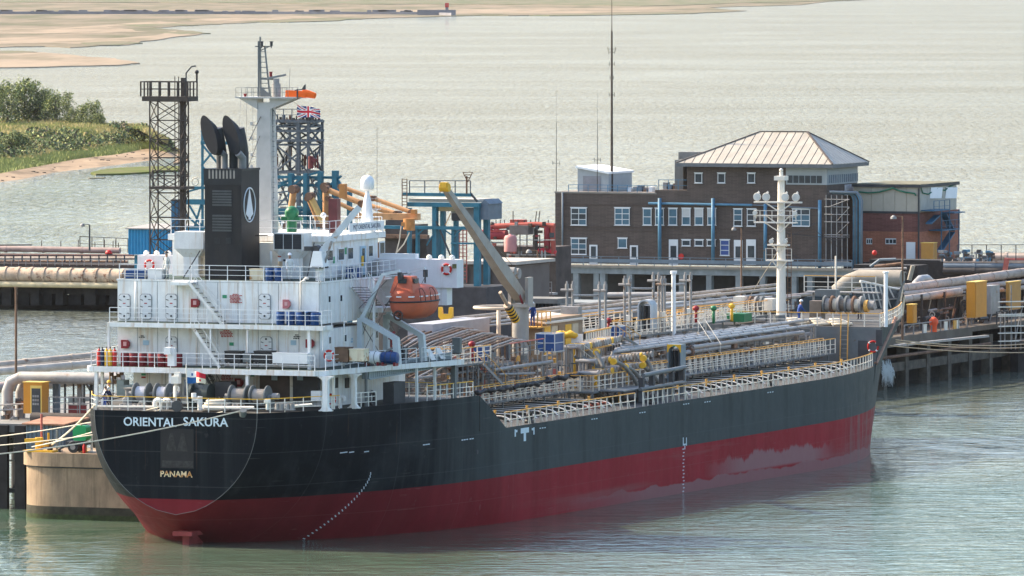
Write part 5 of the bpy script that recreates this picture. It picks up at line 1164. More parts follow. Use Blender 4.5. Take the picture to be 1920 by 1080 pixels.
# ---------- pressure-vacuum risers
def riser(u, vt, vb, t, base=6.3):
    p = tp(u, vt, t); g = GS(); g.cyl((p[0], t, base), (p[0], t, p[2] - .4), .11, 8); o = g.build('vent_riser', lgrey, SHIP)
    g = GS(); g.cyl((p[0], t, p[2] - .45), (p[0], t, p[2] - .1), .16, 8); g.cyl((p[0], t, p[2] - .1), (p[0], t, p[2] + .12), .08, 8); g.cyl((p[0] - .1, t - .45, p[2] - .55), (p[0] - .1, t + .1, p[2] - .55), .1, 8); g.build('vent_valve', lgrey, o, 40)
for u0, u1, vt, t in ((1063, 1074, 530, -1.5), (1124, 1135, 531, -1), (1171, 1181, 520, -1.5), (1225, 1235, 513, -1.5), (1241, 1246, 520, -1), (1285, 1295, 513, -1)):
    riser(u0, vt, 590, t); riser(u1, vt, 590, t); a, b = tp(u0, vt + 30, t), tp(u1, vt + 42, t)
    part('riser_box', lambda g: g.box(((a[0] + b[0]) / 2 - .5, t - .1, 10.3), ((a[0] + b[0]) / 2 + .3, t + .1, 11)), cream); part('riser_bracket', lambda g: [g.beam((a[0], t, z), (b[0] + .4, t, z), .06) for z in (7.5, 8.6, 9.7, 10.8)], lgrey)
for u0, u1, v, t in ((1074, 1124, 554, -1.2), (1181, 1225, 541, -1.5), (1246, 1285, 533, -1)): pipe([tp(u0, v, t), tp(u1, v, t)], .08, lgrey)
part('white_post', lambda g: (g.cyl((tp(1263, 512, -.5)[0], -.5, 6.3), tp(1263, 512, -.5), .17, 12), g.cyl(tp(1263, 513, -.5), tp(1263, 508, -.5), .26, 12)), cleanw, None, 40)

# ---------- upper walk platforms
def plat(u0, u1, v, t, depth=1.6, top=1.15, m=greyp, posts=True, brace=False):
    a, b = tp(u0, v, t), tp(u1, v, t); h = (a[2] + b[2]) / 2; g = GS(); g.box((a[0], t - depth, h - .14), (b[0], t, h)); o = g.build('platform', m, SHIP)
    rail2([(a[0], t, h), (b[0], t, h)], top=top, brace=brace, mids=(.38, .75)); rail2([(a[0], t - depth, h), (b[0], t - depth, h)], top=top, brace=brace, mids=(.38, .75)); rail2([(a[0], t, h), (a[0], t - depth, h)], top=top, brace=False, mids=(.38, .75), step=.8)
    for k in range(4):
        x = lerp(a[0] + .1, b[0] - .1, k / 3)
        for y in (t - .1, t - depth + .1): g = GS(); g.beam((x, y, 6.1), (x, y, h - .14), .12); g.build('leg', greyp, o)
    return (a[0], b[0], h)
plat(857, 920, 681, 5.2, 2.2); plat(1180, 1320, 622, -.6, 1.8); P3 = plat(1112, 1200, 728, 8.4, 2.0); plat(1255, 1440, 602, -1.8, 1.2, brace=True)
plat(1000, 1185, 622, -2.5, 1.5, brace=True)
rail2([(a_, 5.2, 6.9) for a_ in (60, 68)], brace=False)
# arch cabin on the platform and the one near the rail
def arch_cabin(u0, u1, v0, v1, t, side, m, top=None, label=None):
    """small upright shelter with an arched doorway facing aft; side = depth forward"""
    s = on((u0 + u1) / 2, v1, t=t)[0]; a, b = on(u0, v1, s=s), on(u1, v0, s=s); t0, t1, h0, h1 = a[1], b[1], a[2], b[2]; w = t1 - t0; r = w / 2 - .1; c = (t0 + t1) / 2
    arc = [(c + r * math.cos(x), h1 - .12 - r + r * math.sin(x)) for x in [PI * i / 10 for i in range(11)]]
    g = GS()
    if top is None:
        out = [(c + (w / 2) * math.cos(x), h1 - w / 2 + w / 2 * math.sin(x)) for x in [PI * i / 10 for i in range(11)]]
        ring = [(t1, h0)] + out + [(t0, h0)]; inn = [(c + r, h0)] + arc + [(c - r, h0)]
    else: 
        ring = [(t1, h0)] + [(t1, h1 - w * .5 + .01 * i) for i in range(4)] + [(t1, h1), (c + r * .7, h1), (c, h1), (c - r * .7, h1), (t0, h1)] + [(t0, h1 - w * .5 + .01 * i) for i in (2, 1)] + [(t0, h0)]
        inn = [(c + r, h0)] + arc + [(c - r, h0)]
        ring = ring[:13]; inn = inn[:13]
    n = min(len(ring), len(inn)); vs = []
    for S in (s, s + side): vs += [(S, p[0], p[1]) for p in ring[:n]] + [(S, p[0], p[1]) for p in inn[:n]]
    fs = []
    for i in range(n - 1):
        fs += [(i, i + 1, n + i + 1, n + i), (2 * n + i, 2 * n + i + 1, 3 * n + i + 1, 3 * n + i), (i, i + 1, 2 * n + i + 1, 2 * n + i), (n + i, n + i + 1, 3 * n + i + 1, 3 * n + i)]
    g.add(vs, fs); o = g.build('arch_shelter', m, SHIP)
    g = GS(); g.box((s + side - .1, t0 + .1, h0), (s + side - .05, t1 - .1, h1 - w * .45)); g.build('shelter_back', dgrey, o)
    for k in (-1, 0, 1): g = GS(); g.box((s + .15, c + k * .3 - .03, h0), (s + .22, c + k * .3 + .03, h1 - w * .4)); g.build('door_bar', dgrey, o)
    if top:
        # yellow arched head
        g = GS(); g.add([(s - .02, p[0], p[1]) for p in [(t0, h1 - w * .55), (t0, h1), (t1, h1), (t1, h1 - w * .55)] + arc[0:11]], [(3, 4 + 0, 4 + 1, 4 + 2, 2), (2, 6, 7, 8, 9), (2, 9, 10, 1), (1, 10, 11, 12, 13, 14, 0)]); g.build('shelter_sign', top, o)
        words(o, (u0 + u1) / 2 - 5, v0 + 2, (u0 + u1) / 2 + 5, v0 + 5.5, s - .03, notice_g, 1, 3)
    return o
arch_cabin(1195, 1221, 562, 618, -1.6, 1.3, mat('shelter_pale', (.4, .44, .47), .5))
arch_cabin(1251, 1277, 646, 738, 7.2, 1.0, mat('shelter_grey', (.17, .22, .25), .5, var=.1), yellow)
# row of manifold heads with hoses
for row, (u0, u1, v0, v1, n) in enumerate(((1118, 1222, 678, 664, 17), (1122, 1215, 700, 682, 15), (1090, 1166, 652, 634, 18))):
    for i in range(n):
        k = i / (n - 1); t = 7.2 if row == 0 else 7.9 if row == 1 else 5.4; p = tp(lerp(u0, u1, k), lerp(v0, v1, k), t)
        part('manifold_head', lambda g: (g.cyl((p[0], t - 1.6, p[2]), (p[0], t, p[2]), .13, 10), g.cyl((p[0], t - .08, p[2]), (p[0], t + .04, p[2]), .23, 12), g.cyl((p[0], t - 1.3, 6.5), (p[0], t - 1.3, p[2]), .1, 8)), (lgrey, pgrey2, pgrey, pbrown)[(i + row) % 4] if i % 9 != 4 else yellow)
for (u0, v0, u1, v1, um, vm) in ((1150, 678, 1205, 745, 1180, 680), (1172, 688, 1215, 742, 1195, 690), (1206, 672, 1226, 725, 1222, 676), (1205, 685, 1240, 722, 1222, 700), (1118, 660, 1132, 690, 1122, 668)):
    t = 8.2; a, m_, b = tp(u0, v0, t), tp(um, vm, t + .3), tp(u1, v1, t + .8); pts = []
    for i in range(11): k = i / 10; pts.append(tuple((1 - k) ** 2 * a[j] + 2 * k * (1 - k) * m_[j] + k * k * b[j] for j in range(3)))
    g = GS(); g.tube(pts, .15, 10); o = g.build('cargo_hose', mat('hose_grey', (.2, .19, .17), .6, var=.2), SHIP, True); g = GS(); g.cyl((a[0] - .1, a[1], a[2]), (a[0] + .2, a[1], a[2]), .24, 12); g.build('hose_coupling', yellow, o, 40)
# steps between levels
stairs(tp(941, 728, 5.6), tp(897, 682, 5.2), .8, 9, m=lgrey, hand=orangey); stairs(tp(1130, 704, 6.0), tp(1085, 668, 5.2), .8, 8, m=greyp, hand=cream); stairs(tp(1345, 668, 5.4), tp(1315, 622, 3.8), .8, 9, m=lgrey, hand=cream)
stairs(tp(1192, 652, 4), tp(1163, 632, 4), .8, 6, m=greyp, hand=orangey); stairs(tp(1128, 745, 7), tp(1105, 732, 6.4), .8, 4, m=lgrey, hand=cream)
# fender / hose-rail frame: dark posts with a heavy top rail
for i, u in enumerate((1203, 1222, 1241, 1259, 1279)):
    t = 10.4; p = tp(u, lerp(708, 690, i / 4), t); q = tp(u, lerp(727, 717, i / 4) , t); part('hose_rail_post', lambda g: g.box((p[0] - .17, t - .17, q[2]), (p[0] + .17, t + .17, p[2])), dgrey); part('hose_rail_post', lambda g: g.box((p[0] - .22, t - .17, 6.1), (p[0] + .22, t + .17, q[2])), greyp)
pipe([tp(1206, 704, 10.4), tp(1284, 689, 10.4)], .17, greyp); pipe([tp(1200, 730, 10.5), tp(1284, 716, 10.5)], .14, greyp)
part('drip_tray', lambda g: g.box((gs1, 8.2, 7.0), (gs1 + 8, 10.3, 7.1)), greyp)
part('chain_pile', lambda g: [g.torus((gs0 - 5 + i * .5, 9.9 + .3 * math.sin(i * 2), 6.15 + .12 * (i % 3)), .18, .05, 'xyz'[i % 3], 8, 5) for i in range(10)], mat('rust_red', (.22, .05, .03), .7, var=.3))
for s in (35, 59, 84): part('tug_fairlead', lambda g: (g.torus((s, 11.4, 6.45), .32, .13, 'y', 16, 8), g.box((s - .4, 11.2, 6), (s + .4, 11.6, 6.2))), black, None, True)
# hut by the crane
a, b = tp(1008, 622, .5), tp(1083, 612, .5); hs = on(1040, 586, t=-1)[2]
def f(g): g.box((a[0], -1.6, 8.6), (b[0], .9, hs - .15))
HUT = part('control_hut', f, mat('hut_tan', (.28, .2, .13), .6, var=.2, rust=.3)); part('hut_roof', lambda g: g.hexa([(a[0] - .2, -1.9, hs - .12), (b[0] + .2, -1.9, hs - .12), (b[0] + .2, 1.2, hs - .5), (a[0] - .2, 1.2, hs - .5), (a[0] - .2, -1.9, hs), (b[0] + .2, -1.9, hs), (b[0] + .2, 1.2, hs - .38), (a[0] - .2, 1.2, hs - .38)]), mat('roof_cream', (.66, .58, .47), .6, var=.08), HUT)
for k in range(5): part('hut_panel', lambda g: g.box((a[0] + .3 + k * 1.4, .9, 9.0), (a[0] + 1.5 + k * 1.4, .94, hs - .75)), (yellow, mat('hut_cream', (.5, .42, .3), .6), mat('hut_brown', (.25, .17, .1), .6))[k % 3], HUT)
part('hut_cabinet', lambda g: g.box((b[0] + .1, -.9, 9.4), (b[0] + .9, .5, hs + .4)), lgrey)
ibc(1004, 626, 1040, 660, on(1022, 660, t=4.6)[0], 1.8, 'blue caged tank with rounded cover below the tan control hut')
ibc(1143, 612, 1162, 634, on(1150, 634, t=1.5)[0], 1.5, 'small blue caged tank right of the white slatted barrier')
ibc(884, 650, 905, 680, on(895, 680, t=4.2)[0], 1.4, 'blue caged tank on the platform beside the red ventilator')
# yellow tarpaulin bundle
p = tp(1060, 632, 3); o = thing('tarpaulin', 'bright yellow tarpaulin bundle beside the blue caged tank', 'tarpaulin', p, ship=True); g = G()
pts = [(-.1, -.6 + i * .2, .18 + .07 * math.sin(i * 1.7)) for i in range(-2, 9)]; g.tube(pts, [.12, .22, .26, .3, .24, .28, .3, .25, .28, .2, .08], 9); g.build('bundle', yellow, o, True)
for i, (u, lb) in enumerate(((1077, 'white notice board beside the yellow tarpaulin, on the left'), (1087, 'white notice board beside the slatted barrier, on the right'))):
    p = tp(u, 640, 3.6); o = thing('notice_board', lb, 'sign', p, ship=True); g = G(); g.box((-.02, -.25, -.1), (.02, .25, .55)); g.build('board', cleanw, o); g = G(); g.beam((.03, 0, -1.2), (.03, 0, .5), .05); g.build('post', lgrey, o)
# white slatted barrier
o = D.objects.new('slat_barrier', None); COL.objects.link(o); o.parent = SHIP
for i in range(11):
    u = 1100 + i * 4.4; a = tp(u, 656 - i * .9, 4.2); b = tp(u, 622 - i * .9, 4.2); g = GS(); g.beam(a, b, .2, .06); g.build('slat', cream, o)
g = GS(); g.beam(tp(1096, 624, 4.25), tp(1146, 614, 4.25), .1); g.beam(tp(1096, 657, 4.25), tp(1146, 647, 4.25), .1); g.build('barrier_rail', orangey, o)
g = GS()
for i in range(14): g.cyl(tp(1096 + i * 5, 668 - i, 4.0), tp(1096 + i * 5, 658 - i, 4.0), .1, 6)
g.build('cable_tray', darkline, SHIP, kind='stuff')
# mushroom ventilators
for u, v, t, m in ((885, 645, 5.1, hosered), (1141, 601, -1.8, hosered), (1305, 578, -1.6, hosered), (1338, 578, -1.6, green), (1372, 574, -1.7, yellow)):
    p = tp(u, v, t); part('mushroom_vent', lambda g: (g.cyl((p[0], t, p[2] - 1.2), (p[0], t, p[2] - .1), .12, 10), g.sph((p[0], t, p[2]), .27, 12, 8, (1, 1, .8))), m, None, True)
part('green_locker', lambda g: g.box(tp(1395, 604, -.9), (tp(1410, 604, -.9)[0], -2.4, tp(1400, 588, -.9)[2])), green)

# ---------- deck crane
ct0 = 0.0; cs0 = on(976, 600, t=0)[0]
g = GS(); hb_, ht_ = 6.2, on(972, 576, t=0)[2]; g.cyl((cs0, 0, hb_), (cs0, 0, ht_), .62, 20); CR = g.build('deck_crane', tan, SHIP, 50)
part('slew_platform', lambda g: (g.box((cs0 - .7, -.9, ht_), (cs0 + .7, .9, ht_ + .25)), g.box((cs0 - .5, .55, ht_ + .2), (cs0 + .5, .8, ht_ + 2.2)), g.box((cs0 - .5, -.8, ht_ + .2), (cs0 + .5, -.55, ht_ + 2.2))), tan, CR)
pv = on(985, 563, t=0); kn_ = on(955, 508, t=0); tipp = on(833, 352, t=0)
A, B_, C_ = Vector((cs0 + .2, 0, on(984, 560, t=0)[2])), Vector((on(946, 515, t=0)[0], 0, on(946, 515, t=0)[2])), Vector((on(834, 352, t=0)[0], 0, on(834, 352, t=0)[2]))
def boomf(g):
    def ring(P, d, hw, hh): n = Vector((-d.z, 0, d.x)); return [P + Vector((0, -hw, 0)) - n * hh, P + Vector((0, hw, 0)) - n * hh, P + Vector((0, hw, 0)) + n * hh, P + Vector((0, -hw, 0)) + n * hh]
    d1, d2 = (B_ - A).normalized(), (C_ - B_).normalized(); r = [ring(A, d1, .38, .33), ring(B_, (d1 + d2).normalized(), .36, .5), ring(C_, d2, .2, .2)]
    for i in range(2): g.hexa([r[i][0], r[i][1], r[i + 1][1], r[i + 1][0], r[i][3], r[i][2], r[i + 1][2], r[i + 1][3]])
part('crane_boom', boomf, tan, CR)
part('boom_plate', lambda g: g.hexa([B_ + Vector((1.9, .385, -1.7)), B_ + Vector((2.7, .385, -2.6)), B_ + Vector((2.7, .40, -2.6)), B_ + Vector((1.9, .40, -1.7)), B_ + Vector((2.1, .385, -1.5)), B_ + Vector((2.9, .385, -2.4)), B_ + Vector((2.9, .40, -2.4)), B_ + Vector((2.1, .40, -1.5))]), hosered, CR)
part('boom_tip', lambda g: (g.cyl(C_ + Vector((0, -.35, 0)), C_ + Vector((0, .35, 0)), .3, 14), g.cbox(C_ + Vector((-.1, 0, .2)), (.5, .5, .4))), yellow, CR)
q0, q1 = Vector(on(966, 600, t=.9)), Vector(on(945, 548, t=.9)); q0 = Vector((q0[0], .95, q0[2])); q1 = Vector((q1[0], .6, q1[2]))
part('luffing_ram', lambda g: (g.tube([q0, q0.lerp(q1, .55)], .3, 12), g.tube([q0.lerp(q1, .55), q1], .14, 10)), mat('ram_tan', (.4, .3, .22), .5, var=.2), CR, 50)
ch = q0.lerp(q1, .5) - q0
o = D.objects.new('hazard_sleeve', None); COL.objects.link(o); o.parent = CR
for i in range(10):
    g = GS(); a = q0 + ch * (i / 10); b = q0 + ch * ((i + 1) / 10); g.tube([a + Vector((0, 0, 0)), b], .33, 12); g.build('hazard_band', yellow if i % 2 == 0 else black, o)
part('hoist_winch', lambda g: (g.cyl(B_ + Vector((2.2, -.3, .0)), B_ + Vector((2.2, .3, .0)), .4, 14), g.cyl(B_ + Vector((1.4, -.3, .2)), B_ + Vector((1.4, .3, .2)), .3, 14)), lgrey, CR, 40)
part('crane_platform', lambda g: (g.box((cs0 + .6, -.9, ht_ - 1.6), (cs0 + 3.2, 1.1, ht_ - 1.5)),), orangey, CR)
g = GS(); railing(g, [(cs0 + .6, 1.1, ht_ - 1.5), (cs0 + 3.2, 1.1, ht_ - 1.5), (cs0 + 3.2, -.9, ht_ - 1.5)], step=.9, r=.035, mids=(.5,)); g.build('railing', orangey, CR)
wire(C_, B_ + Vector((1.6, 0, .6)), .02)
pc = on(999, 597, t=.6); person('crane operator in blue overalls and white helmet on the yellow crane platform', at_ship(pc[0], .6, ht_ - 1.5, PI), suitb, .1, (.3, .05), (.3, .02), cleanw)

# ---------- forecastle
FH = 9.09
fe = lambda s: halfb(s, 9.1) - .15
for a, b in ((SF + .1, 117), (117, 121), (121, 125), (125, 129), (129, 132.5)): rail2([(a, fe(a), FH), (b, fe(b), FH)], step=1.3)
for a, b in ((SF + .1, 121), (121, 132.5)): rail2([(a, -fe(a), FH), (b, -fe(b), FH)], step=1.3, brace=False)
rail2([(SF + .1, -fe(SF), FH), (SF + .1, fe(SF), FH)], step=1.3, brace=False, mids=(.5,))
for d in (-.3, .3): part('bulkhead_ladder', lambda g: g.beam((SF - .4, 7.0 + d, 6.1), (SF - .1, 7.0 + d, 10.2), .07), orangey)
part('ladder_rungs', lambda g: [g.beam((SF - .4 + i * .03, 6.7, 6.3 + i * .35), (SF - .4 + i * .03, 7.3, 6.3 + i * .35), .05) for i in range(9)], lgrey)
part('store_door', lambda g: g.box((SF - .06, 8.1, 6.2), (SF - .02, 8.9, 8.0)), dgrey); part('roller_post', lambda g: g.cyl((SF - .1, 1.8, 6.2), (SF - .1, 1.8, 9.3), .2, 12), greyp)
part('vent_box', lambda g: g.box((SF - .35, 9.7, 7.6), (SF - .02, 10.2, 8.9)), dgrey)
# bow bulwark: stiffened plating around the stem
for sg in (1, -1):
    g = GS(); ss = [141.6 + i * .54 for i in range(10)] + [147]
    
    def bt(s, h): return max(.02, halfb(s, h))
    n = len(ss); vs = [(s, sg * bt(s, 9.1) * .995 if s < 145.2 else sg * .02, 9.05 if s < 145.2 else lerp(9.05, 10.3, (s - 145.2) / 1.8)) for s in ss] + [(s, sg * bt(s, 10.3), 11.35 - (s - 141.6) * .19) for s in ss]
    g.add(vs, [(i, i + 1, n + i + 1, n + i) for i in range(n - 1)]); g.build('bulwark', greyp, SHIP)
    part('bulwark_rail', lambda g: g.tube([(s, sg * bt(s, 10.3), 11.37 - (s - 141.6) * .19) for s in ss], .1, 8), cream if sg < 0 else greyp)
    for s in ss[::1]:
        if s > 145: continue
        part('bulwark_stay', lambda g: g.beam((s, sg * (bt(s, 9.1) - .35 if s < 144.5 else .1), 9.08 if s < 144.5 else 9.9), (s, sg * (bt(s, 10.3) - .06), 11.35 - (s - 141.6) * .19), .09), cream if sg < 0 else greyp)
    part('bulwark_stringer', lambda g: g.tube([(s, sg * (bt(s, 9.7) - .08), 9.75) for s in ss if s < 146], .06, 6), cream if sg < 0 else greyp)
# rusty stem/side edge strip is the flare plating seen edge-on
part('flare_plate', lambda g: g.tube([(SF + 8 * k, halfb(SF + 8 * k, 6.2 + 3.2 * k) + .03, 6.2 + 3.2 * k) for k in (0, .25, .5, .75, 1)], .16, 8), mat('primer_brown', (.3, .17, .12), .7, var=.3, rust=.3))
# foremast
fs, fm0 = 117.4, on(1465, 600, t=0)
def mz(v): return on(1465, v, t=0)[2]
mcol = mat('foremast_cream', (.7, .66, .58), .5, var=.06, rust=.2, rustcol=(.45, .3, .18))
g = GS(); g.tube([(fs, 0, FH), (fs, 0, mz(400)), (fs, 0, mz(335))], [.4, .3, .27], 16); FM = g.build('foremast', mcol, SHIP, 50)
part('mast_base', lambda g: g.cyl((fs, 0, FH), (fs, 0, FH + .6), .62, 16), greyp, FM)
part('mast_head', lambda g: (g.box((fs - .45, -.45, mz(338)), (fs + .45, .45, mz(330))), g.cyl((fs, 0, mz(330)), (fs, 0, mz(322)), .16, 10), g.sph((fs, 0, mz(319)), .16, 10, 6)), mcol, FM)
def yard(v, l, r, w=.12, rail=False):
    z = mz(v); g = GS(); tl = (l - 1465) / 21.0; tr = (r - 1465) / 21.0; g.beam((fs - .4, tl, z), (fs - .4, tr, z), .5, w); g.beam((fs - .4, tl * .6, z), (fs - .3, 0, z - .8), .08); g.beam((fs - .4, tr * .6, z), (fs - .3, 0, z - .8), .08); o = g.build('mast_yard', mcol, FM)
    if rail: g = GS(); railing(g, [(fs - .6, tl, z), (fs - .6, tr, z)], top=.95, step=.5, r=.02, mids=(.45,)); g.build('yard_rail', mcol, o)
    return o
yard(379, 1421, 1504); yard(417, 1421, 1496, .1, True); yard(404, 1424, 1496, .05); yard(459, 1445, 1482); yard(488, 1442, 1488, .1, True)
for u, v in ((1428, 369), (1444, 369), (1478, 369), (1497, 369), (1424, 399), (1495, 399), (1453, 452), (1478, 452)):
    t = (u - 1465) / 21.0; z = mz(v); R = .34 if v < 380 else .2
    o = part('floodlight', lambda g: (g.lathe([(.08, .1), (R * .7, .0), (R, -.22), (R * .95, -.26)], (fs - .55, t, z), 'x', 14), g.beam((fs - .5, t, z - .45), (fs - .5, t, z), .05), g.prism([(t - .1, z + R * .9), (t + .15, z + R * .9), (t + .05, z + R * 1.4)], 0, fs - .6, fs - .5)), mcol, FM, 40)
    g = GS(); g.cyl((fs - .82, t, z), (fs - .83, t, z), R * .85, 14); g.build('lamp_glass', mat('lamp_glass', (.5, .52, .5), .2), o)
part('mast_ladder', lambda g: [g.beam((fs, .55, FH), (fs, .55, mz(440)), .05), g.beam((fs, .85, FH), (fs, .85, mz(400)), .05)] + [g.beam((fs, .55, FH + .4 * i), (fs, .85, FH + .4 * i), .04) for i in range(22)], rustm, FM)
wire((fs, .3, mz(400)), on(1432, 460, t=-4), .02); wire((fs, .3, mz(450)), on(1400, 565, t=-6), .03, rope)
# winches on the forecastle
def fwinch(u0, u1, v, n, t, flags_=(0,)):
    w = D.objects.new('anchor_windlass', None); COL.objects.link(w); w.parent = SHIP
    a, b = on(u0, v, s=121), on(u1, v, s=121); hc = a[2]
    for i in range(n + 1):
        tt = lerp(a[1], b[1], i / n); g = GS(); g.cyl((121, tt - .08, hc), (121, tt + .08, hc), .74, 24); g.build('drum_flange', (greyp, rustm, lgrey)[i % 3], w, 40)
    for i in range(n): g = GS(); g.cyl((121, lerp(a[1], b[1], (i + .15) / n), hc), (121, lerp(a[1], b[1], (i + .85) / n), hc), .5, 18); g.build('rope_wrap', (ropet, rope, pbrown)[i % 3], w, 40)
    g = GS(); g.cyl((121, a[1] - .7, hc), (121, b[1] + .9, hc), .2, 12); g.cyl((121, b[1] + .4, hc), (121, b[1] + 1.1, hc), .38, 14); g.build('winch_shaft', lgrey, w, 40)
    g = GS(); g.box((120.5, a[1] - 1.2, FH), (121.5, a[1] - .2, hc + .3)); g.build('gear_case', pbrown, w)
fwinch(1548, 1616, 571, 5, 0); fwinch(1398, 1430, 572, 3, 0)
part('yellow_drum_end', lambda g: g.cyl((120.9, on(1623, 574, s=121)[1], on(1623, 574, s=121)[2]), (120.9, on(1629, 574, s=121)[1], on(1629, 574, s=121)[2]), .5, 16), orangey)
part('white_cover', lambda g: rb(g, 1375, 556, 1392, 584, 120, 1.2), cream); part('white_cover', lambda g: rb(g, 1432, 560, 1448, 582, 119, 1.2), cream)
part('grey_locker', lambda g: rb(g, 1448, 553, 1462, 586, 121, 1.5), greyp); part('control_stand', lambda g: rb(g, 1528, 543, 1567, 556, 124, 1.0), greyp)
rail2([on(1508, 552, s=130)[:2] + (11.0,), on(1642, 552, s=130)[:2] + (11.0,)], brace=False, mids=(.4, .8), step=1.8, top=1.3)
part('bridge_platform', lambda g: g.box((130, on(1508, 552, s=130)[1], 10.9), (131.2, on(1642, 552, s=130)[1], 11.0)), pgrey)
for k in range(5): part('platform_leg', lambda g: g.beam((130.5, lerp(-8, 4, k / 4), FH), (130.5, lerp(-8, 4, k / 4), 10.9), .15), pgrey)
for u, lb in ((1492, 'pale folded tarpaulin on the forecastle edge right of the foremast'), (1535, 'pale rope heap on the forecastle edge in the middle'), (1572, 'pale rope heap on the forecastle edge nearest the bow ladder')):
    p = on(u, 603, s=SF + 1.5); o = thing('rope_heap', lb, 'rope', (SF + 1.5, p[1], FH), ship=True); g = G()
    for k in range(5): g.torus((.1 * (k % 2), .15 * (k - 2), .12 + .08 * k), .75 - .09 * k, .12, 'z', 18, 6)
    g.build('rope_turns', rope, o, True)
part('signal_post', lambda g: (g.cyl((SF + .4, on(1661, 600, s=SF + .4)[1], FH), (SF + .4, on(1661, 600, s=SF + .4)[1], on(1661, 512, s=SF + .4)[2]), .16, 12), g.cyl((SF + .4, on(1661, 600, s=SF + .4)[1], on(1661, 512, s=SF + .4)[2]), (SF + .4, on(1661, 600, s=SF + .4)[1], on(1661, 509, s=SF + .4)[2]), .24, 12)), cleanw)
part('thin_post', lambda g: g.cyl(on(1567, 560, s=128), on(1567, 480, s=128), .08, 8), cream)
pq = on(1497, 588, s=118); person('sailor in blue overalls working beside the forecastle winch', at_ship(118, pq[1], FH, -PI * .25), suitb, .35, (.42, .1), (.3, .1), cleanw, stride=.05)
pq = on(1612, 588, s=124); person('sailor in white shirt behind the bow winches', at_ship(124, pq[1], FH, PI * .2), mat('shirt_white', (.7, .72, .75), .8), .2, (.3, .1), (.2, .1), None, legm=suitd)
# water running from the hawse pipe, anchor
foam = mat('water_spray', (.75, .8, .82), .6, var=.1)
g = G(); rs_ = random.Random(3)
for k in range(130):
    x0 = 1658 + rs_.uniform(-6, 12); a = W(x0, 672 + rs_.uniform(0, 30), 672); b = W(x0 + rs_.uniform(0, 10), 690 + rs_.uniform(5, 36), 672); g.tube([a, (a + b) / 2 + Vector((.1, 0, .1)), b], [.008, rs_.uniform(.01, .035), .008], 5)
g.build('water_jet', foam, None, True, kind='stuff')
# ------------------------------------------------------------------ the terminal: shares the ship's heading; (s, t, z) with z above the sea
JR = Vector((math.sin(TH), math.cos(TH), 0)); JO = Vector((SO.x, SO.y, 0)); JZ = Vector((0, 0, 1))
def J(p): return JO + JR * p[0] + ST * p[1] + JZ * p[2]
def oj(u, v, s=None, t=None, z=None):
    d = ray(u, v); n, c = (JR, s) if s is not None else (ST, t) if t is not None else (JZ, z)
    k = (c - (CP - JO).dot(n)) / d.dot(n); p = CP + d * k - JO
    return (p.dot(JR), p.dot(ST), p.z)
class TJ:
    """a terminal thing whose Empty stands at base; geometry is authored in (s, t, z)"""
    def __init__(self, name, label, cat, base, group=None, kind=None):
        self.loc = J(base); self.o = thing(name, label, cat, tuple(self.loc), 0, group)
        if kind: self.o['kind'] = kind
    def g(self): L_ = self.loc; return G(lambda p: J(p) - L_)
    def part(self, name, fn, m, parent=None, smooth=False, **tags): g = self.g(); fn(g); return g.build(name, m, parent or self.o, smooth, **tags)
def jb(g, u0, v0, u1, v1, s, dep=.3, fwd=True):
    um = (u0 + u1) / 2; vm = (v0 + v1) / 2; a, b = oj(u0, vm, s=s)[1], oj(u1, vm, s=s)[1]; top, bot = oj(um, v0, s=s)[2], oj(um, v1, s=s)[2]
    g.box((min(s, s + (dep if fwd else -dep)), a, bot), (max(s, s + (dep if fwd else -dep)), b, top))
def struct(name, fn, m, smooth=False): g = G(J); fn(g); return g.build(name, m, None, smooth, kind='structure')
def jc(g, u0, v0, u1, s, dep=.5, z0=3.9):
    a, b = oj(u0, v0, s=s)[1], oj(u1, v0, s=s)[1]; g.box((s, a, z0), (s + dep, b, oj((u0 + u1) / 2, v0, s=s)[2]))
brick = mat('brick_brown', (.092, .07, .06), .85, var=.12, scale=.5, dirtk=.35, dirt=(.05, .04, .035))
def brickify(m, scale, mort=(.16, .14, .12)):
    nt = m.node_tree; b = nt.nodes['Principled BSDF']; src = b.inputs['Base Color'].links[0].from_socket
    tc = nd(nt, 'ShaderNodeTexCoord'); sep = nd(nt, 'ShaderNodeSeparateXYZ'); nt.links.new(tc.outputs['Object'], sep.inputs[0])
    ad = nd(nt, 'ShaderNodeMath', operation='ADD'); nt.links.new(sep.outputs[0], ad.inputs[0]); nt.links.new(sep.outputs[1], ad.inputs[1])
    cb = nd(nt, 'ShaderNodeCombineXYZ'); nt.links.new(ad.outputs[0], cb.inputs[0]); nt.links.new(sep.outputs[2], cb.inputs[1])
    br = nd(nt, 'ShaderNodeTexBrick', Scale=scale); br.inputs['Mortar Size'].default_value = .02; br.inputs['Color1'].default_value = (1, 1, 1, 1); br.inputs['Color2'].default_value = (.72, .72, .72, 1); br.inputs['Mortar'].default_value = (1.35, 1.4, 1.45, 1)
    br.inputs['Brick Width'].default_value = .9; br.inputs['Row Height'].default_value = .3; nt.links.new(cb.outputs[0], br.inputs['Vector'])
    mu = nd(nt, 'ShaderNodeMix', data_type='RGBA', blend_type='MULTIPLY'); mu.inputs[0].default_value = 1; nt.links.new(src, mu.inputs[6]); nt.links.new(br.outputs[0], mu.inputs[7]); nt.links.new(mu.outputs[2], b.inputs['Base Color'])
brickify(brick, 2.0)
bred = mat('brick_red', (.34, .13, .08), .85, var=.15, scale=.5); brickify(bred, 2.0)
bred2 = mat('brick_dark_red', (.17, .07, .06), .85, var=.15, scale=.5); brickify(bred2, 2.0)
bluegrey = mat('blue_grey_paint', (.13, .17, .21), .6, var=.15)
bpipe = mat('blue_pipe', (.07, .19, .3), .55, var=.2, rust=.35, rustcol=(.15, .1, .08))
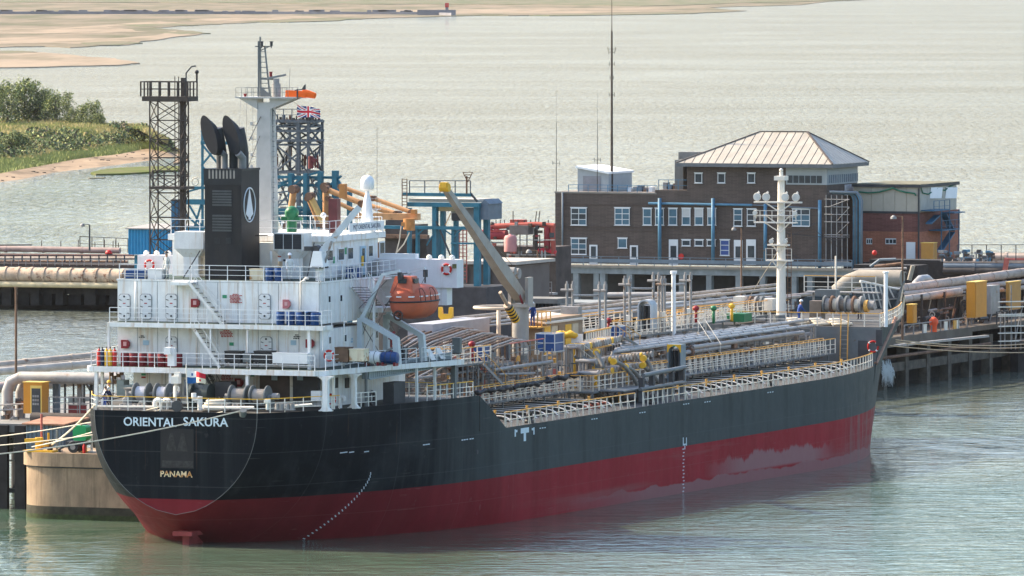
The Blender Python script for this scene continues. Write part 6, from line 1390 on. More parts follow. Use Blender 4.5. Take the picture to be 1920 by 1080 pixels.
upvc = mat('window_white', (.62, .64, .65), .5, var=.03); blind = mat('blind_white', (.45, .46, .46), .8, var=.05); wdark = mat('window_dark', (.035, .045, .055), .15, var=.4); wblue = mat('window_bluish', (.06, .13, .18), .2, var=.2)

# ---------------- control building
SB = oj(1550, 497, t=-74)[0]; _b = W(1550, 497, 880) - JO; SB, TB = _b.dot(JR), _b.dot(ST)
BLD = TJ('control_building', 'brown brick control building with hipped metal roof standing over the jetty', 'building', (SB, TB, 0))
zf = oj(1300, 497, s=SB)[2]
def tt(u, s=None): return oj(u, 420, s=SB if s is None else s)[1]
def zz_(v, s=None): return oj(1300, v, s=SB if s is None else s)[2]
BLD.part('wall', lambda g: g.box((SB, tt(1041), zf), (SB + 11, tt(1290), zz_(365))), brick)
BLD.part('wall', lambda g: g.box((SB + .003, tt(1228), zz_(366)), (SB + 10, tt(1291), zz_(357))), brick)
te = tt(1550); sd = oj(1607, 420, t=te)[0]
WL2 = BLD.part('wall', lambda g: g.box((SB - .004, tt(1288), zf), (sd, te, zz_(311))), brick)
BLD.part('parapet', lambda g: (g.box((SB - .06, tt(1040), zz_(365)), (SB + 11, tt(1231), zz_(362))),), mat('coping', (.2, .18, .16), .8))
for v in (386, 428, 434): BLD.part('wall_band', lambda g: g.box((SB - .05, tt(1041), zz_(v + 1)), (SB - .002, te, zz_(v))), mat('band_brick', (.09, .065, .055), .85))
def win(u0, v0, u1, v1, cols=1, rows=2, s=None, fill=None, top_blind=False, par=None, fr=.07):
    s = SB if s is None else s; um = (u0 + u1) / 2; t0, t1 = tt(u0, s), tt(u1, s); z1, z0 = oj(um, v0, s=s)[2], oj(um, v1, s=s)[2]
    g = BLD.g(); g.box((s - .10, t0, z0), (s - .05, t1, z0 + fr)); g.box((s - .10, t0, z1 - fr), (s - .05, t1, z1)); 
    for c in range(cols + 1): x = lerp(t0, t1 - fr, c / cols); g.box((s - .105, x, z0), (s - .045, x + fr, z1))
    for r in range(1, rows): z = lerp(z0, z1, r / rows); g.box((s - .102, t0, z - fr / 2), (s - .048, t1, z + fr / 2))
    g.box((s - .16, t0 - .06, z0 - .06), (s - .02, t1 + .06, z0 - .001)); g.box((s - .09, t0 - .08, z1 + .002), (s - .02, t1 + .08, z1 + .1))
    w = g.build('window', upvc, par or BLD.o)
    for c in range(cols):
        for r in range(rows):
            g = BLD.g(); g.box((s - .07, lerp(t0, t1, c / cols) + fr, lerp(z0, z1, r / rows) + fr * .6), (s - .055, lerp(t0, t1, (c + 1) / cols) - fr * .4, lerp(z0, z1, (r + 1) / rows) - fr * .5))
            g.build('pane', blind if (top_blind and r == rows - 1) else (fill or random.choice((wdark, wdark, wblue))), w)
    return w
win(1071, 390, 1100, 422, 2, 3); win(1153, 390, 1181, 422, 2, 3, fill=wblue); win(1071, 447, 1100, 477, 2, 3)
for u, b in ((1206, 0), (1229, 0), (1254, 0), (1279, 1), (1303, 1), (1327, 1)): win(u, 391, u + 16, 422, 1, 2, fill=wblue, top_blind=b)
for u in (1376, 1401): win(u, 392, u + 16, 424, 1, 3)
win(1486, 392, 1519, 424, 2, 3); win(1351, 450, 1368, 479, 1, 3, fill=mat('window_blueblind', (.04, .08, .25), .5))
win(1159, 447, 1176, 465, 1, 1, fill=wblue)
for u in (1279, 1303, 1326): win(u, 450, u + 16, 461, 1, 1)
for u in (1303, 1346, 1402): win(u, 325, u + 14, 343, 1, 1, s=SB - .004)
# band of windows under the eaves and the louvred corner
BLD.part('cladding', lambda g: (g.box((SB - .08, tt(1474), zz_(344)), (SB - .01, te + .05, zz_(311))), g.box((SB, te, zz_(344)), (sd + .01, te + .06, zz_(311)))), mat('clad_grey', (.3, .33, .34), .6, var=.05))
for i in range(6): u = 1477 + i * 11; g = BLD.g(); g.box((SB - .12, tt(u), zz_(341)), (SB - .085, tt(u + 9.4), zz_(327))); g.build('pane', wdark, BLD.o)
for i in range(14): x = lerp(SB + .5, sd - .3, i / 13); g = BLD.g(); g.box((x, te + .065, zz_(341)), (x + .25, te + .12, zz_(326))); g.build('louvre_slat', bluegrey, BLD.o)
BLD.part('white_sign', lambda g: g.box((oj(1583, 355, t=te)[0], te + .02, zz_(366)), (sd - .2, te + .1, zz_(346))), mat('sign_weathered', (.5, .5, .53), .6, var=.25, scale=4))
# hipped roof with separate sheets
def roof():
    ev = 1.0; s0, s1 = SB - ev, sd + ev; t0, t1 = tt(1274), te + ev; ze = zz_(306); zr = zz_(252) + .2; sm = (s0 + s1) / 2
    hl = (s1 - s0) / 2 * .95; r0, r1 = (sm, t0 + hl * 1.35, zr), (sm, t1 - hl * .9, zr)
    g = BLD.g(); g.add([(s0, t0, ze), (s0, t1, ze), (s1, t1, ze), (s1, t0, ze), r0, r1, (s0, t0, ze - .35), (s0, t1, ze - .35), (s1, t1, ze - .35), (s1, t0, ze - .35)],
        [(0, 1, 5, 4), (1, 2, 5), (2, 3, 4, 5), (3, 0, 4), (0, 6, 7, 1), (1, 7, 8, 2), (2, 8, 9, 3), (3, 9, 6, 0), (6, 9, 8, 7)]); rf = g.build('roof', mat('roof_edge', (.12, .13, .14), .6), BLD.o)
    rm = mat('roof_sheet', (.36, .335, .285), .45, var=.14, scale=.6, dirtk=.35, dirt=(.25, .2, .16))
    def strip(a0, a1, b0, b1):                     # eave points a0,a1 -> ridge/hip points b0,b1
        g = BLD.g(); up = Vector((0, 0, .06)); P = [Vector(a0), Vector(a1), Vector(b1), Vector(b0)]; g.hexa([p + Vector((0, 0, .01)) for p in P] + [p + up for p in P]); g.build('roof_sheet', rm, rf)
    n = 20
    def front(t):                                  # point on the hip/ridge line above eave coordinate t on the front slope
        if t < r0[1]: k = (t - t0) / (r0[1] - t0); return (lerp(s0, sm, k), t, lerp(ze, zr, k))
        if t > r1[1]: k = (t1 - t) / (t1 - r1[1]); return (lerp(s0, sm, k), t, lerp(ze, zr, k))
        return (sm, t, zr)
    for i in range(n): a, b = lerp(t0, t1, i / n) + .05, lerp(t0, t1, (i + 1) / n) - .05; strip((s0, a, ze), (s0, b, ze), front(a), front(b))
    m_ = 12
    def side(s): k = (s - s0) / (sm - s0) if s < sm else (s1 - s) / (s1 - sm); return (s, lerp(t1, r1[1], k), lerp(ze, zr, k))
    for i in range(m_): a, b = lerp(s0, s1, i / m_) + .05, lerp(s0, s1, (i + 1) / m_) - .05; strip((a, t1, ze), (b, t1, ze), side(a), side(b))
    g = BLD.g(); 
    for p, q in (((s0, t0, ze), r0), ((s0, t1, ze), r1), (r0, r1), ((s1, t1, ze), r1)): g.beam(Vector(p) + Vector((0, 0, .08)), Vector(q) + Vector((0, 0, .1)), .22, .1)
    g.build('ridge_cap', mat('ridge_dark', (.1, .085, .075), .7), rf)
roof()
BLD.part('stair_tower', lambda g: (jb(g, 1265, 300, 1281, 358, SB + 2, 2), jb(g, 1272, 285, 1310, 306, SB + 4, 1.5)), cgrey)
BLD.part('roof_shed', lambda g: g.hexa([(SB + 2, tt(1083, SB + 2), zz_(362, SB + 2)), (SB + 2, tt(1141, SB + 2), zz_(362, SB + 2)), (SB + 9, tt(1141, SB + 2), zz_(362, SB + 2)), (SB + 9, tt(1083, SB + 2), zz_(362, SB + 2)), (SB + 2, tt(1083, SB + 2), zz_(317, SB + 2)), (SB + 2, tt(1141, SB + 2), zz_(328, SB + 2)), (SB + 9, tt(1141, SB + 2), zz_(328, SB + 2)), (SB + 9, tt(1083, SB + 2), zz_(317, SB + 2))]), mat('shed_grey', (.33, .36, .38), .6, var=.08))
def sr(g): a, b = tt(1081, SB + 2), tt(1143, SB + 2); g.hexa([(SB + 1.7, a, zz_(317, SB + 2)), (SB + 1.7, b, zz_(328, SB + 2)), (SB + 9.3, b, zz_(328, SB + 2)), (SB + 9.3, a, zz_(317, SB + 2)), (SB + 1.7, a, zz_(313, SB + 2)), (SB + 1.7, b, zz_(324, SB + 2)), (SB + 9.3, b, zz_(324, SB + 2)), (SB + 9.3, a, zz_(313, SB + 2))])
BLD.part('shed_roof', sr, cleanw)
BLD.part('shed_door', lambda g: jb(g, 1093, 330, 1126, 361, SB + 1.95, .04), mat('door_grey', (.22, .22, .24), .6))
g = BLD.g(); railing(g, [(SB + .3, tt(1064), zz_(362)), (SB + .3, tt(1230), zz_(362))], top=.75, step=1.2, r=.03, mids=(.38,)); g.build('roof_rail', bpipe, BLD.o)
g = BLD.g(); railing(g, [(SB + .3, tt(1233), zz_(357)), (SB + .3, tt(1288), zz_(357))], top=1.1, step=1.2, r=.03, mids=(.5,)); g.build('roof_rail', bpipe, BLD.o)
for i, u in enumerate((1176, 1187, 1196, 1206, 1216, 1243, 1252, 1262)): BLD.part('roof_plant', lambda g: jb(g, u, 352 - (i % 3) * 2 - (6 if u > 1240 else 0), u + 7, 361 - (3 if u > 1240 else 0), SB + 3, 1), (cleanw, lgrey, bluegrey, rustm)[i % 4])
for u, v0, v1 in ((1240, 372, 487), (1340, 371, 487), (1438, 380, 487), (1540, 372, 500)): BLD.part('down_pipe', lambda g: g.cyl((SB - .5, tt(u), zz_(v1)), (SB - .5, tt(u), zz_(v0)), .2, 10), bpipe, None, True)
BLD.part('down_pipe', lambda g: g.tube([(SB - .2, tt(1056), zz_(497)), (SB - .2, tt(1056), zz_(363))], .1, 8), bluegrey, None, True)
BLD.part('service_pipe', lambda g: g.cyl((SB - .3, tt(1218), zz_(382)), (SB - .3, tt(1412), zz_(383)), .13, 8), bpipe); BLD.part('service_pipe', lambda g: g.cyl((SB - .2, tt(1412), zz_(383)), (SB - .2, tt(1540), zz_(388)), .07, 8), bluegrey)
for u0, u1, v0, gl in ((1105, 1120, 459, 1), (1181, 1196, 460, 1), (1254, 1271, 449, 1), (1376, 1392, 450, 1), (1399, 1417, 449, 1)):
    g = BLD.g(); jb(g, u0, v0, u1, 497, SB - .09, .085); d = g.build('door', upvc, BLD.o); g = BLD.g(); jb(g, u0 + 3, v0 + 12 if u0 > 1250 else v0 + 3, u1 - 3, 483, SB - .12, .02); g.build('door_glass', wdark, d)
BLD.part('lifebuoy_cover', lambda g: g.lathe([(.32, 0), (.25, .1), (.02, .16)], (SB - .3, tt(1279), zz_(481)), 'x', 12), redb)
# gallery, beam and frame below
BLD.part('gallery', lambda g: (g.box((SB - 2.2, tt(1041), zf - .35), (SB, oj(1612, 500, s=SB)[1], zf - .1))), mat('gallery_tan', (.22, .2, .17), .8, var=.15))
g = BLD.g(); railing(g, [(SB - 2.1, tt(1041), zf - .1), (SB - 2.1, tt(1610), zf - .1)], top=.95, step=2.0, r=.035, mids=(.3,)); g.box((SB - 2.14, tt(1041), zf + .25), (SB - 2.06, tt(1610), zf + .62)); g.build('gallery_rail', bluegrey, BLD.o)
cframe = mat('frame_concrete', (.21, .235, .245), .85, var=.15, dirtk=.3)
BLD.part('frame_beam', lambda g: g.box((SB - 2.0, tt(1041), zf - 1.0), (SB + .5, tt(1620), zf - .352)), cframe)
zb = oj(1300, 568, s=SB)[2]
for u in (1048, 1092, 1130, 1142, 1192, 1290, 1341, 1396, 1441, 1500, 1530, 1600): BLD.part('frame_column', lambda g: g.box((SB - 1.95, tt(u - 5), zb), (SB - 1.2, tt(u + 5), zf - 1.0)), cframe)
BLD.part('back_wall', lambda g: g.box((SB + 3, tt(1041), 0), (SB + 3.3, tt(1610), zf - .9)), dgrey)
BLD.part('base_slab', lambda g: (g.box((SB - 3, tt(1028), zb - .7), (SB + 12, tt(1640), zb)),), cframe); BLD.part('base_wall', lambda g: g.box((SB - 2.4, tt(1030), -1), (SB + 10, tt(1640), zb - .7)), darkp)
# pipe bundle and scaffold at the right end
for i in range(6):
    u = 1598 + i * 4.4; s_ = SB + .5 - .25 * i; BLD.part('riser_pipe', lambda g: g.tube([(s_, tt(u), zz_(500)), (s_, tt(u), zz_(372)), (s_, tt(u - 3), zz_(364)), (s_, tt(u - 9), zz_(360 - i * .6)), (s_, tt(1560), zz_(359 - i * .6))], .13, 8), (bpipe, bluegrey, bpipe, dgrey, bpipe, bluegrey)[i], None, True)
for u in (1556, 1566, 1576, 1586, 1596): BLD.part('scaffold_pole', lambda g: g.cyl((SB - 1.2, tt(u), zz_(500)), (SB - 1.2, tt(u), zz_(362)), .05, 6), lgrey)
for v in (370, 384, 398, 412, 436, 440, 486): BLD.part('scaffold_ledger', lambda g: g.cyl((SB - 1.25, tt(1553), zz_(v)), (SB - 1.25, tt(1600), zz_(v)), .05, 6), lgrey)
for u0, v0, u1, v1 in ((1562, 384, 1598, 370), (1575, 412, 1600, 385), (1575, 436, 1600, 412)): BLD.part('scaffold_brace', lambda g: g.cyl((SB - 1.3, tt(u0), zz_(v0)), (SB - 1.3, tt(u1), zz_(v1)), .04, 6), lgrey)
def cable(u0, v0, u1, v1, sag): BLD.part('cable', lambda g: g.tube([(SB - 1.5, tt(lerp(u0, u1, k / 10)), zz_(lerp(v0, v1, k / 10)) - sag * 4 * (k / 10) * (1 - k / 10)) for k in range(11)], .04, 5), darkline)
cable(1480, 440, 1540, 412, .3); cable(1540, 430, 1600, 436, .7); cable(1490, 470, 1590, 492, .6); cable(1478, 432, 1600, 440, .2)
# masts on its roof
def mast(u, v0, v1, s, r, label, m=brown, arms=(), tipv=None):
    b = oj(u, v1, s=s); T_ = TJ('radio_mast', label, 'radio mast', b, 'radio masts on the control building roof'); ztop = oj(u, v0, s=s)[2]
    T_.part('mast_pole', lambda g: g.tube([b, (b[0], b[1], ztop)], [r, r * .6], 8), m)
    if tipv is not None: T_.part('whip', lambda g: g.tube([(b[0], b[1], ztop), (b[0], b[1], oj(u, tipv, s=s)[2])], [r * .3, r * .15], 5), m)
    for v, w in arms: z = oj(u, v, s=s)[2]; T_.part('antenna_arm', lambda g: (g.beam((b[0], b[1] - w, z), (b[0], b[1] + w, z), .05), g.beam((b[0], b[1] - w, z - .2), (b[0], b[1] - w, z + .25), .04), g.beam((b[0], b[1] + w, z - .2), (b[0], b[1] + w, z + .25), .04)), m)
mast(1147, 58, 362, SB + 3, .17, 'tall brown steel radio mast with small side aerials on the roof', brown, ((92, .45), (98, .35), (120, .3), (178, .3), (146, .2)), -30)
mast(1043, 230, 372, SB + 1, .05, 'slim radio mast at the left corner of the flat roof', dgrey, ((306, .4),), 160)
mast(1120, 230, 362, SB + 1, .05, 'slim radio mast in front of the white roof shed', dgrey, ((300, .35),), 170)
def mastrungs():
    for k in range(70): pass

# ---------------- red brick building to the right
SR2 = SB + 6; RB = TJ('pump_building', 'red brick building with cream upper storey right of the control building', 'building', (SR2, tt(1722, SR2), 0))
def t2(u): return oj(u, 420, s=SR2)[1]
def z2(v): return oj(1660, v, s=SR2)[2]
tr2 = t2(1723); s2e = oj(1797, 430, t=tr2)[0]
RB.part('wall', lambda g: g.box((SR2, t2(1600), z2(492)), (s2e, tr2, z2(434))), bred); RB.part('wall', lambda g: g.box((SR2 - .02, t2(1600), z2(434)), (s2e + .3, tr2 + .05, z2(398))), bred2)
clad2 = mat('clad_cream', (.42, .38, .31), .7, var=.08)
RB.part('upper_wall', lambda g: g.box((SR2 + .05, t2(1600), z2(398)), (s2e - .6, tr2 - .02, z2(350))), clad2)
for i in range(5): a = lerp(t2(1612), tr2 - .05, i / 5); g = RB.g(); g.box((SR2 - .01, a + .03, z2(396)), (SR2 + .06, lerp(t2(1612), tr2 - .05, (i + 1) / 5) - .03, z2(351))); g.build('wall_panel', clad2, RB.o)
for i in range(5): a = lerp(SR2 + .3, s2e - .7, i / 5); g = RB.g(); g.box((a + .03, tr2 - .03, z2(396)), (lerp(SR2 + .3, s2e - .7, (i + 1) / 5) - .03, tr2 + .03, z2(351))); g.build('wall_panel', mat('clad_cream_side', (.38, .37, .33), .7, var=.1), RB.o)
RB.part('roof', lambda g: (g.box((SR2 - .2, t2(1598), z2(350)), (s2e - .3, tr2 + .2, z2(345))),), mat('roof_moss', (.14, .135, .09), .9, var=.4, scale=.8))
RB.part('roof_edge', lambda g: (g.box((SR2 - .25, t2(1598), z2(351)), (SR2 - .201, tr2 + .25, z2(346))), g.box((SR2 - .2, tr2 + .201, z2(351)), (s2e - .3, tr2 + .25, z2(346)))), dgrey)
RB.part('ledge', lambda g: g.box((SR2 - .12, t2(1600), z2(400)), (SR2 - .021, tr2 + .1, z2(396))), dgrey)
for u0, u1, v0, v1 in ((1624, 1635, 447, 458), (1660, 1680, 447, 458)):
    g = RB.g(); jb(g, u0, v0, u1, v1, SR2 - .06, .055); w = g.build('window', upvc, RB.o)
    for k in range(3): g = RB.g(); jb(g, lerp(u0, u1, k / 3) + 1.2, v0 + 2, lerp(u0, u1, (k + 1) / 3) - .2, v1 - 2, SR2 - .08, .015); g.build('pane', wdark, w)
RB.part('door', lambda g: jb(g, 1699, 454, 1716, 486, SR2 - .08, .075), cleanw)
RB.part('down_pipe', lambda g: g.cyl((SR2 - .1, t2(1723), z2(486)), (SR2 - .1, t2(1723), z2(352)), .1, 8), dgrey)
nt_ = mat('net_green', (.01, .13, .08), .8)
RB.part('green_rope', lambda g: g.tube([(SR2 - .2, t2(u), z2(v)) for u, v in ((1612, 360), (1630, 362), (1650, 360), (1664, 356), (1675, 352), (1686, 357), (1700, 360), (1716, 362), (1718, 366))], .09, 6), nt_)
def sz(u, v): q = oj(u, v, t=tr2 + .1); return (q[0], tr2 + .1, q[2])
RB.part('green_rope', lambda g: g.tube([sz(*q) for q in ((1727, 352), (1730, 362), (1741, 364), (1750, 358), (1756, 353), (1762, 355), (1772, 357), (1780, 350), (1790, 346))], .07, 6), nt_)
for u in (1744, 1754, 1773, 1782):
    q, q2 = sz(u, 372), sz(u + 4, 360); g = RB.g(); g.hexa([(q[0], tr2 + .05, q[2]), (q[0] + .9, tr2 + .45, q[2]), (q[0] + .92, tr2 + .48, q[2]), (q[0] + .02, tr2 + .08, q[2]), (q2[0] - .3, tr2 + .05, q2[2] + .5), (q2[0] + .6, tr2 + .45, q2[2] + .5), (q2[0] + .62, tr2 + .48, q2[2] + .5), (q2[0] - .28, tr2 + .08, q2[2] + .5)]); g.build('open_shutter', cleanw, RB.o); g = RB.g(); g.box((q[0] + .2, tr2 + .02, q[2]), (q[0] + 1.6, tr2 + .045, q2[2] + .5)); g.build('window', wdark, RB.o)
def stairs_out(g):
    for v, u0, u1 in ((396, 1727, 1757), (400, 1765, 1785), (433, 1742, 1775)): q, q2 = sz(u0, v), sz(u1, v); g.box((q[0], tr2 + .1, q[2]), (q2[0], tr2 + 1.6, q[2] + .12))
    for a, b in (((1728, 419), (1744, 404)), ((1756, 400), (1772, 432)), ((1772, 435), (1748, 472))): g.beam(Vector(sz(*a)) + Vector((0, .8, 0)), Vector(sz(*b)) + Vector((0, .8, 0)), .7, .15)
RB.part('outside_stair', stairs_out, mat('stair_blue', (.04, .12, .2), .6, var=.2))
g = RB.g(); 
for v, u0, u1 in ((396, 1727, 1757), (433, 1742, 1775)): q, q2 = sz(u0, v), sz(u1, v); railing(g, [(q[0], tr2 + 1.55, q[2]), (q2[0], tr2 + 1.55, q[2])], top=1.1, step=1.6, r=.03, mids=(.5,))
g.build('stair_rail', MATS['stair_blue'], RB.o)
for u in (1742, 1757, 1775): q = sz(u, 433); RB.part('stair_post', lambda g: g.beam((q[0], tr2 + 1.5, z2(492)), (q[0], tr2 + 1.5, z2(396)), .1), MATS['stair_blue'])
RB.part('base_wall', lambda g: g.box((SR2 - 4, t2(1605), -1), (s2e + 3, tr2 + 4, z2(491.5))), darkp)

# ---------------- lamp posts, cabinets
def lamp(u, v0, v1, s, label, m=dgrey, head=1):
    b = oj(u, v1, s=s); top = oj(u, v0, s=s)[2]; T_ = TJ('lamp_post', label, 'lamp post', b, 'lamp posts on the jetty')
    T_.part('pole', lambda g: g.tube([b, (b[0], b[1], top)], [.12, .08], 8), m); T_.part('arm', lambda g: g.beam((b[0], b[1], top), (b[0], b[1] - .7 * head, top + .05), .07), m)
    T_.part('lamp_head', lambda g: g.lathe([(.1, .1), (.26, -.05), (.28, -.22), (.05, -.24)], (b[0], b[1] - .85 * head, top), n=12), lgrey)
lamp(168, 421, 470, 300, 'thin lamp post standing beyond the rusty pipelines on the left'); lamp(1390, 428, 565, SB - 4, 'brown lamp post in front of the control building doors', rustm, 1)
lamp(1692, 406, 640, 190, 'brown lamp post in front of the red brick building', rustm); lamp(1008, 470, 560, 190, 'tan lamp post right of the crane boom', rustm, 1)
def cabin(u0, u1, us, v0, v1, s, label, m, door=False, base=None, name='yellow_cabin'):
    """box seen with its aft face between u0 and us and its starboard face between us and u1"""
    t0, t1 = oj(u0, v1, s=s)[1], oj(us, v1, s=s)[1]; z1, z0 = oj(us, v0, s=s)[2], oj(us, v1, s=s)[2]; s1 = oj(u1, v1, t=t1)[0]
    T_ = TJ(name, label, 'cabin', (s, t0, z0)); T_.part('shell', lambda g: g.box((s, t0, z0), (s1, t1, z1)), m)
    T_.part('roof', lambda g: g.box((s - .06, t0 - .06, z1), (s1 + .06, t1 + .06, z1 + .06)), mat('cabin_roof', (.75, .5, .12), .6, var=.05) if m is not cleanw else lgrey)
    if door:
        T_.part('door_frame', lambda g: g.box((s - .03, lerp(t0, t1, .38), z0), (s - .001, t1 - .02, z1 - .2)), MATS['cabin_roof']); T_.part('door_opening', lambda g: g.box((s - .05, lerp(t0, t1, .45), z0 + .05), (s - .03, t1 - .12, z1 - .4)), dgrey)
        T_.part('control_panel', lambda g: [g.cbox((s - .06, lerp(t0, t1, .55 + .12 * (i % 3)), z0 + .7 + .28 * (i // 3)), (.02, .14, .16)) for i in range(9)], lgrey)
    else: T_.part('seam_strip', lambda g: g.box(((s + s1) / 2, t1, z0), ((s + s1) / 2 + .06, t1 + .02, z1)), m)
    return T_
ycab = mat('cabin_yellow', (.6, .24, .02), .5, var=.08, dirtk=.25, dirt=(.4, .2, .05)); ycab2 = mat('cabin_mustard', (.42, .2, .04), .5, var=.1)
cabin(1727, 1757, 1750, 456, 491, SR2 - 3, 'tall mustard cabinet at the corner of the red brick building', ycab2)

# ---------------- left dolphin
zd = oj(150, 852, s=20)[2]
DOL = TJ('concrete_dolphin', 'round ended concrete mooring dolphin left of the ship stern', 'mooring dolphin', (26, -16.5, 0))
def dol(r, z0, z1, g):
    pts = []
    n = 14; c0, c1 = oj(110, 900, s=22)[1], -10
    for i in range(n + 1): a = PI / 2 + PI * i / n; pts.append((24 + r * math.sin(a), c0 + r * math.cos(a)))
    for i in range(n + 1): a = -PI / 2 + PI * i / n; pts.append((24 + r * math.sin(a), c1 + r * math.cos(a)))
    m_ = len(pts); g.add([(p[0], p[1], z0) for p in pts] + [(p[0], p[1], z1) for p in pts], [tuple(range(m_)), tuple(range(m_, 2 * m_))] + [(i, (i + 1) % m_, m_ + (i + 1) % m_, m_ + i) for i in range(m_)])
conc2 = mat('dolphin_concrete', (.32, .23, .15), .9, var=.2, scale=.35, dirtk=.8, dirt=(.12, .09, .065), streak=.5, rustcol=(.1, .075, .05), bump=.25)
DOL.part('drum', lambda g: dol(3.1, 0.5, zd - .95, g), conc2, None, 40); DOL.part('cap_slab', lambda g: dol(3.3, zd - .95, zd, g), conc2, None, 40)
DOL.part('tidal_band', lambda g: dol(3.12, -2, .9, g), mat('tide_dark', (.04, .038, .025), .9, var=.5, scale=1.5), None, 40); DOL.part('cap_joint', lambda g: dol(3.15, zd - 1.05, zd - .94, g), dgrey)
DOL.part('weed_band', lambda g: dol(3.14, -1, .35, g), mat('weed', (.03, .045, .012), .9, var=.5, scale=3), None, 40)
def stand(u, v, s=21.5): q = oj(u, v, s=s); return q
# quick release hook
q = stand(70, 852); HK = TJ('mooring_hook', 'yellow quick release mooring hook on the dolphin', 'mooring hook', (21.6, q[1], zd))
HK.part('base_plate', lambda g: g.box((21.2, q[1] - 1.0, zd), (22.4, q[1] + 1.3, zd + .12)), yellow); HK.part('hook_body', lambda g: (g.cyl((21.8, q[1], zd + .1), (21.8, q[1], zd + 1.0), .28, 14), g.beam((21.7, q[1] - 1.0, zd + .75), (21.7, q[1] + .3, zd + .8), .35, .3)), yellow, None, 40)
HK.part('hook_jaw', lambda g: [g.torus((21.8, q[1] + .45, zd + z), .22, .08, 'z', 14, 6) for z in (.45, .75)], yellow); HK.part('hook_motor', lambda g: g.cyl((22.1, q[1] + .7, zd), (22.1, q[1] + .7, zd + .8), .2, 10), rustm)
# green wheeled unit
q = stand(137, 852); GW = TJ('wheeled_generator', 'green wheeled generator with black tyre on the dolphin', 'generator', (21.6, q[1], zd))
def rboxf(g): 
    a, b, c, d_, e = 21.5, q[1] - .02, q[1] + 1.0, zd + .85, zd + 1.9; k = .12; g.prism([(b + k, d_), (c - k, d_), (c, d_ + k), (c, e - k), (c - k, e), (b + k, e), (b, e - k), (b, d_ + k)], 0, a, a + .8)
GW.part('housing', rboxf, mat('generator_green', (.01, .3, .09), .45, var=.08)); GW.part('tyre', lambda g: g.lathe([(.2, -.1), (.38, -.1), (.42, -.05), (.42, .05), (.38, .1), (.2, .1)], (21.35, q[1] + .1, zd + .42), 'x', 22), black, None, 40)
GW.part('tyre', lambda g: g.lathe([(.2, -.1), (.38, -.1), (.42, -.05), (.42, .05), (.38, .1), (.2, .1)], (22.4, q[1] + .15, zd + .42), 'x', 22), black, None, 40)
GW.part('wheel_rim', lambda g: g.cyl((21.22, q[1] + .1, zd + .42), (21.3, q[1] + .1, zd + .42), .2, 14), lgrey); GW.part('chassis', lambda g: (g.box((21.4, q[1] - .5, zd + .55), (22.3, q[1] + 1.0, zd + .8)), g.beam((21.6, q[1] - .4, zd + .6), (21.6, q[1] - 1.1, zd + .2), .12), g.cyl((21.6, q[1] - 1.1, zd), (21.6, q[1] - 1.1, zd + .25), .1, 8)), dgrey); GW.part('exhaust', lambda g: g.cyl((21.8, q[1] + .5, zd + 1.9), (21.8, q[1] + .5, zd + 2.3), .06, 8), rustm)
q = stand(160, 852); FE = TJ('fire_extinguisher', 'small red fire extinguisher right of the green generator', 'fire extinguisher', (21.3, q[1], zd)); FE.part('bottle', lambda g: g.lathe([(.11, 0), (.11, .5), (.05, .6), (.04, .68)], (21.3, q[1], zd), n=10), redb, None, 40); FE.part('valve', lambda g: g.cbox((21.3, q[1], zd + .72), (.05, .16, .06)), black)
for i, (u, h, m, lb) in enumerate(((78, 2.6, pink, 'pinkish steel post behind the yellow mooring hook'), (91, 1.3, yellow, 'short yellowish post with hook on the dolphin deck'), (107, 1.5, lgrey, 'grey anchor shaped stand on the dolphin deck'), (161, 1.6, orangey, 'orange bent pipe rail right of the green generator'), (172, 1.2, white2, 'pale post at the dolphin edge by the ship'))):
    q = stand(u, 852, 22.6); P_ = TJ('deck_post', lb, 'post', (22.6, q[1], zd)); P_.part('post', lambda g: g.cyl((22.6, q[1], zd), (22.6, q[1], zd + h), .09, 8), m); P_.part('foot', lambda g: g.box((22.3, q[1] - .3, zd), (22.9, q[1] + .3, zd + .08)), m)
# blue-grey container store with rusty roof
def cont(u0, u1, v0, v1, s, dep, label, m, rm, name='container'):
    t0, t1 = oj(u0, v1, s=s)[1], oj(u1, v1, s=s)[1]; z1, z0 = oj((u0 + u1) / 2, v0, s=s)[2], oj((u0 + u1) / 2, v1, s=s)[2]
    T_ = TJ(name, label, 'container', (s, t0, z0)); 
    def f(g):
        g.box((s + .1, t0, z0), (s + dep, t1, z1)); n = max(6, int((t1 - t0) / .32))
        for i in range(n): a = lerp(t0, t1, i / n); b = lerp(t0, t1, (i + .55) / n); g.prism([(a, s + .1), (b, s + .1), (b - .05, s), (a + .05, s)], 2, z0, z1) if False else g.hexa([(s + .1, a, z0), (s + .1, b, z0), (s, b - .05, z0), (s, a + .05, z0), (s + .1, a, z1), (s + .1, b, z1), (s, b - .05, z1), (s, a + .05, z1)])
    T_.part('walls', f, m); T_.part('roof', lambda g: g.hexa([(s - .2, t0 - .2, z1), (s - .2, t1 + .2, z1), (s + dep, t1 + .2, z1 + .25), (s + dep, t0 - .2, z1 + .25), (s - .2, t0 - .2, z1 + .1), (s - .2, t1 + .2, z1 + .1), (s + dep, t1 + .2, z1 + .38), (s + dep, t0 - .2, z1 + .38)]), rm); return T_
cont(48, 118, 797, 848, 27.5, 4, 'blue grey corrugated container with rusty roof on the dolphin', mat('container_blue', (.12, .17, .21), .6, var=.15, rust=.35), mat('rust_roof', (.3, .16, .1), .8, var=.3))
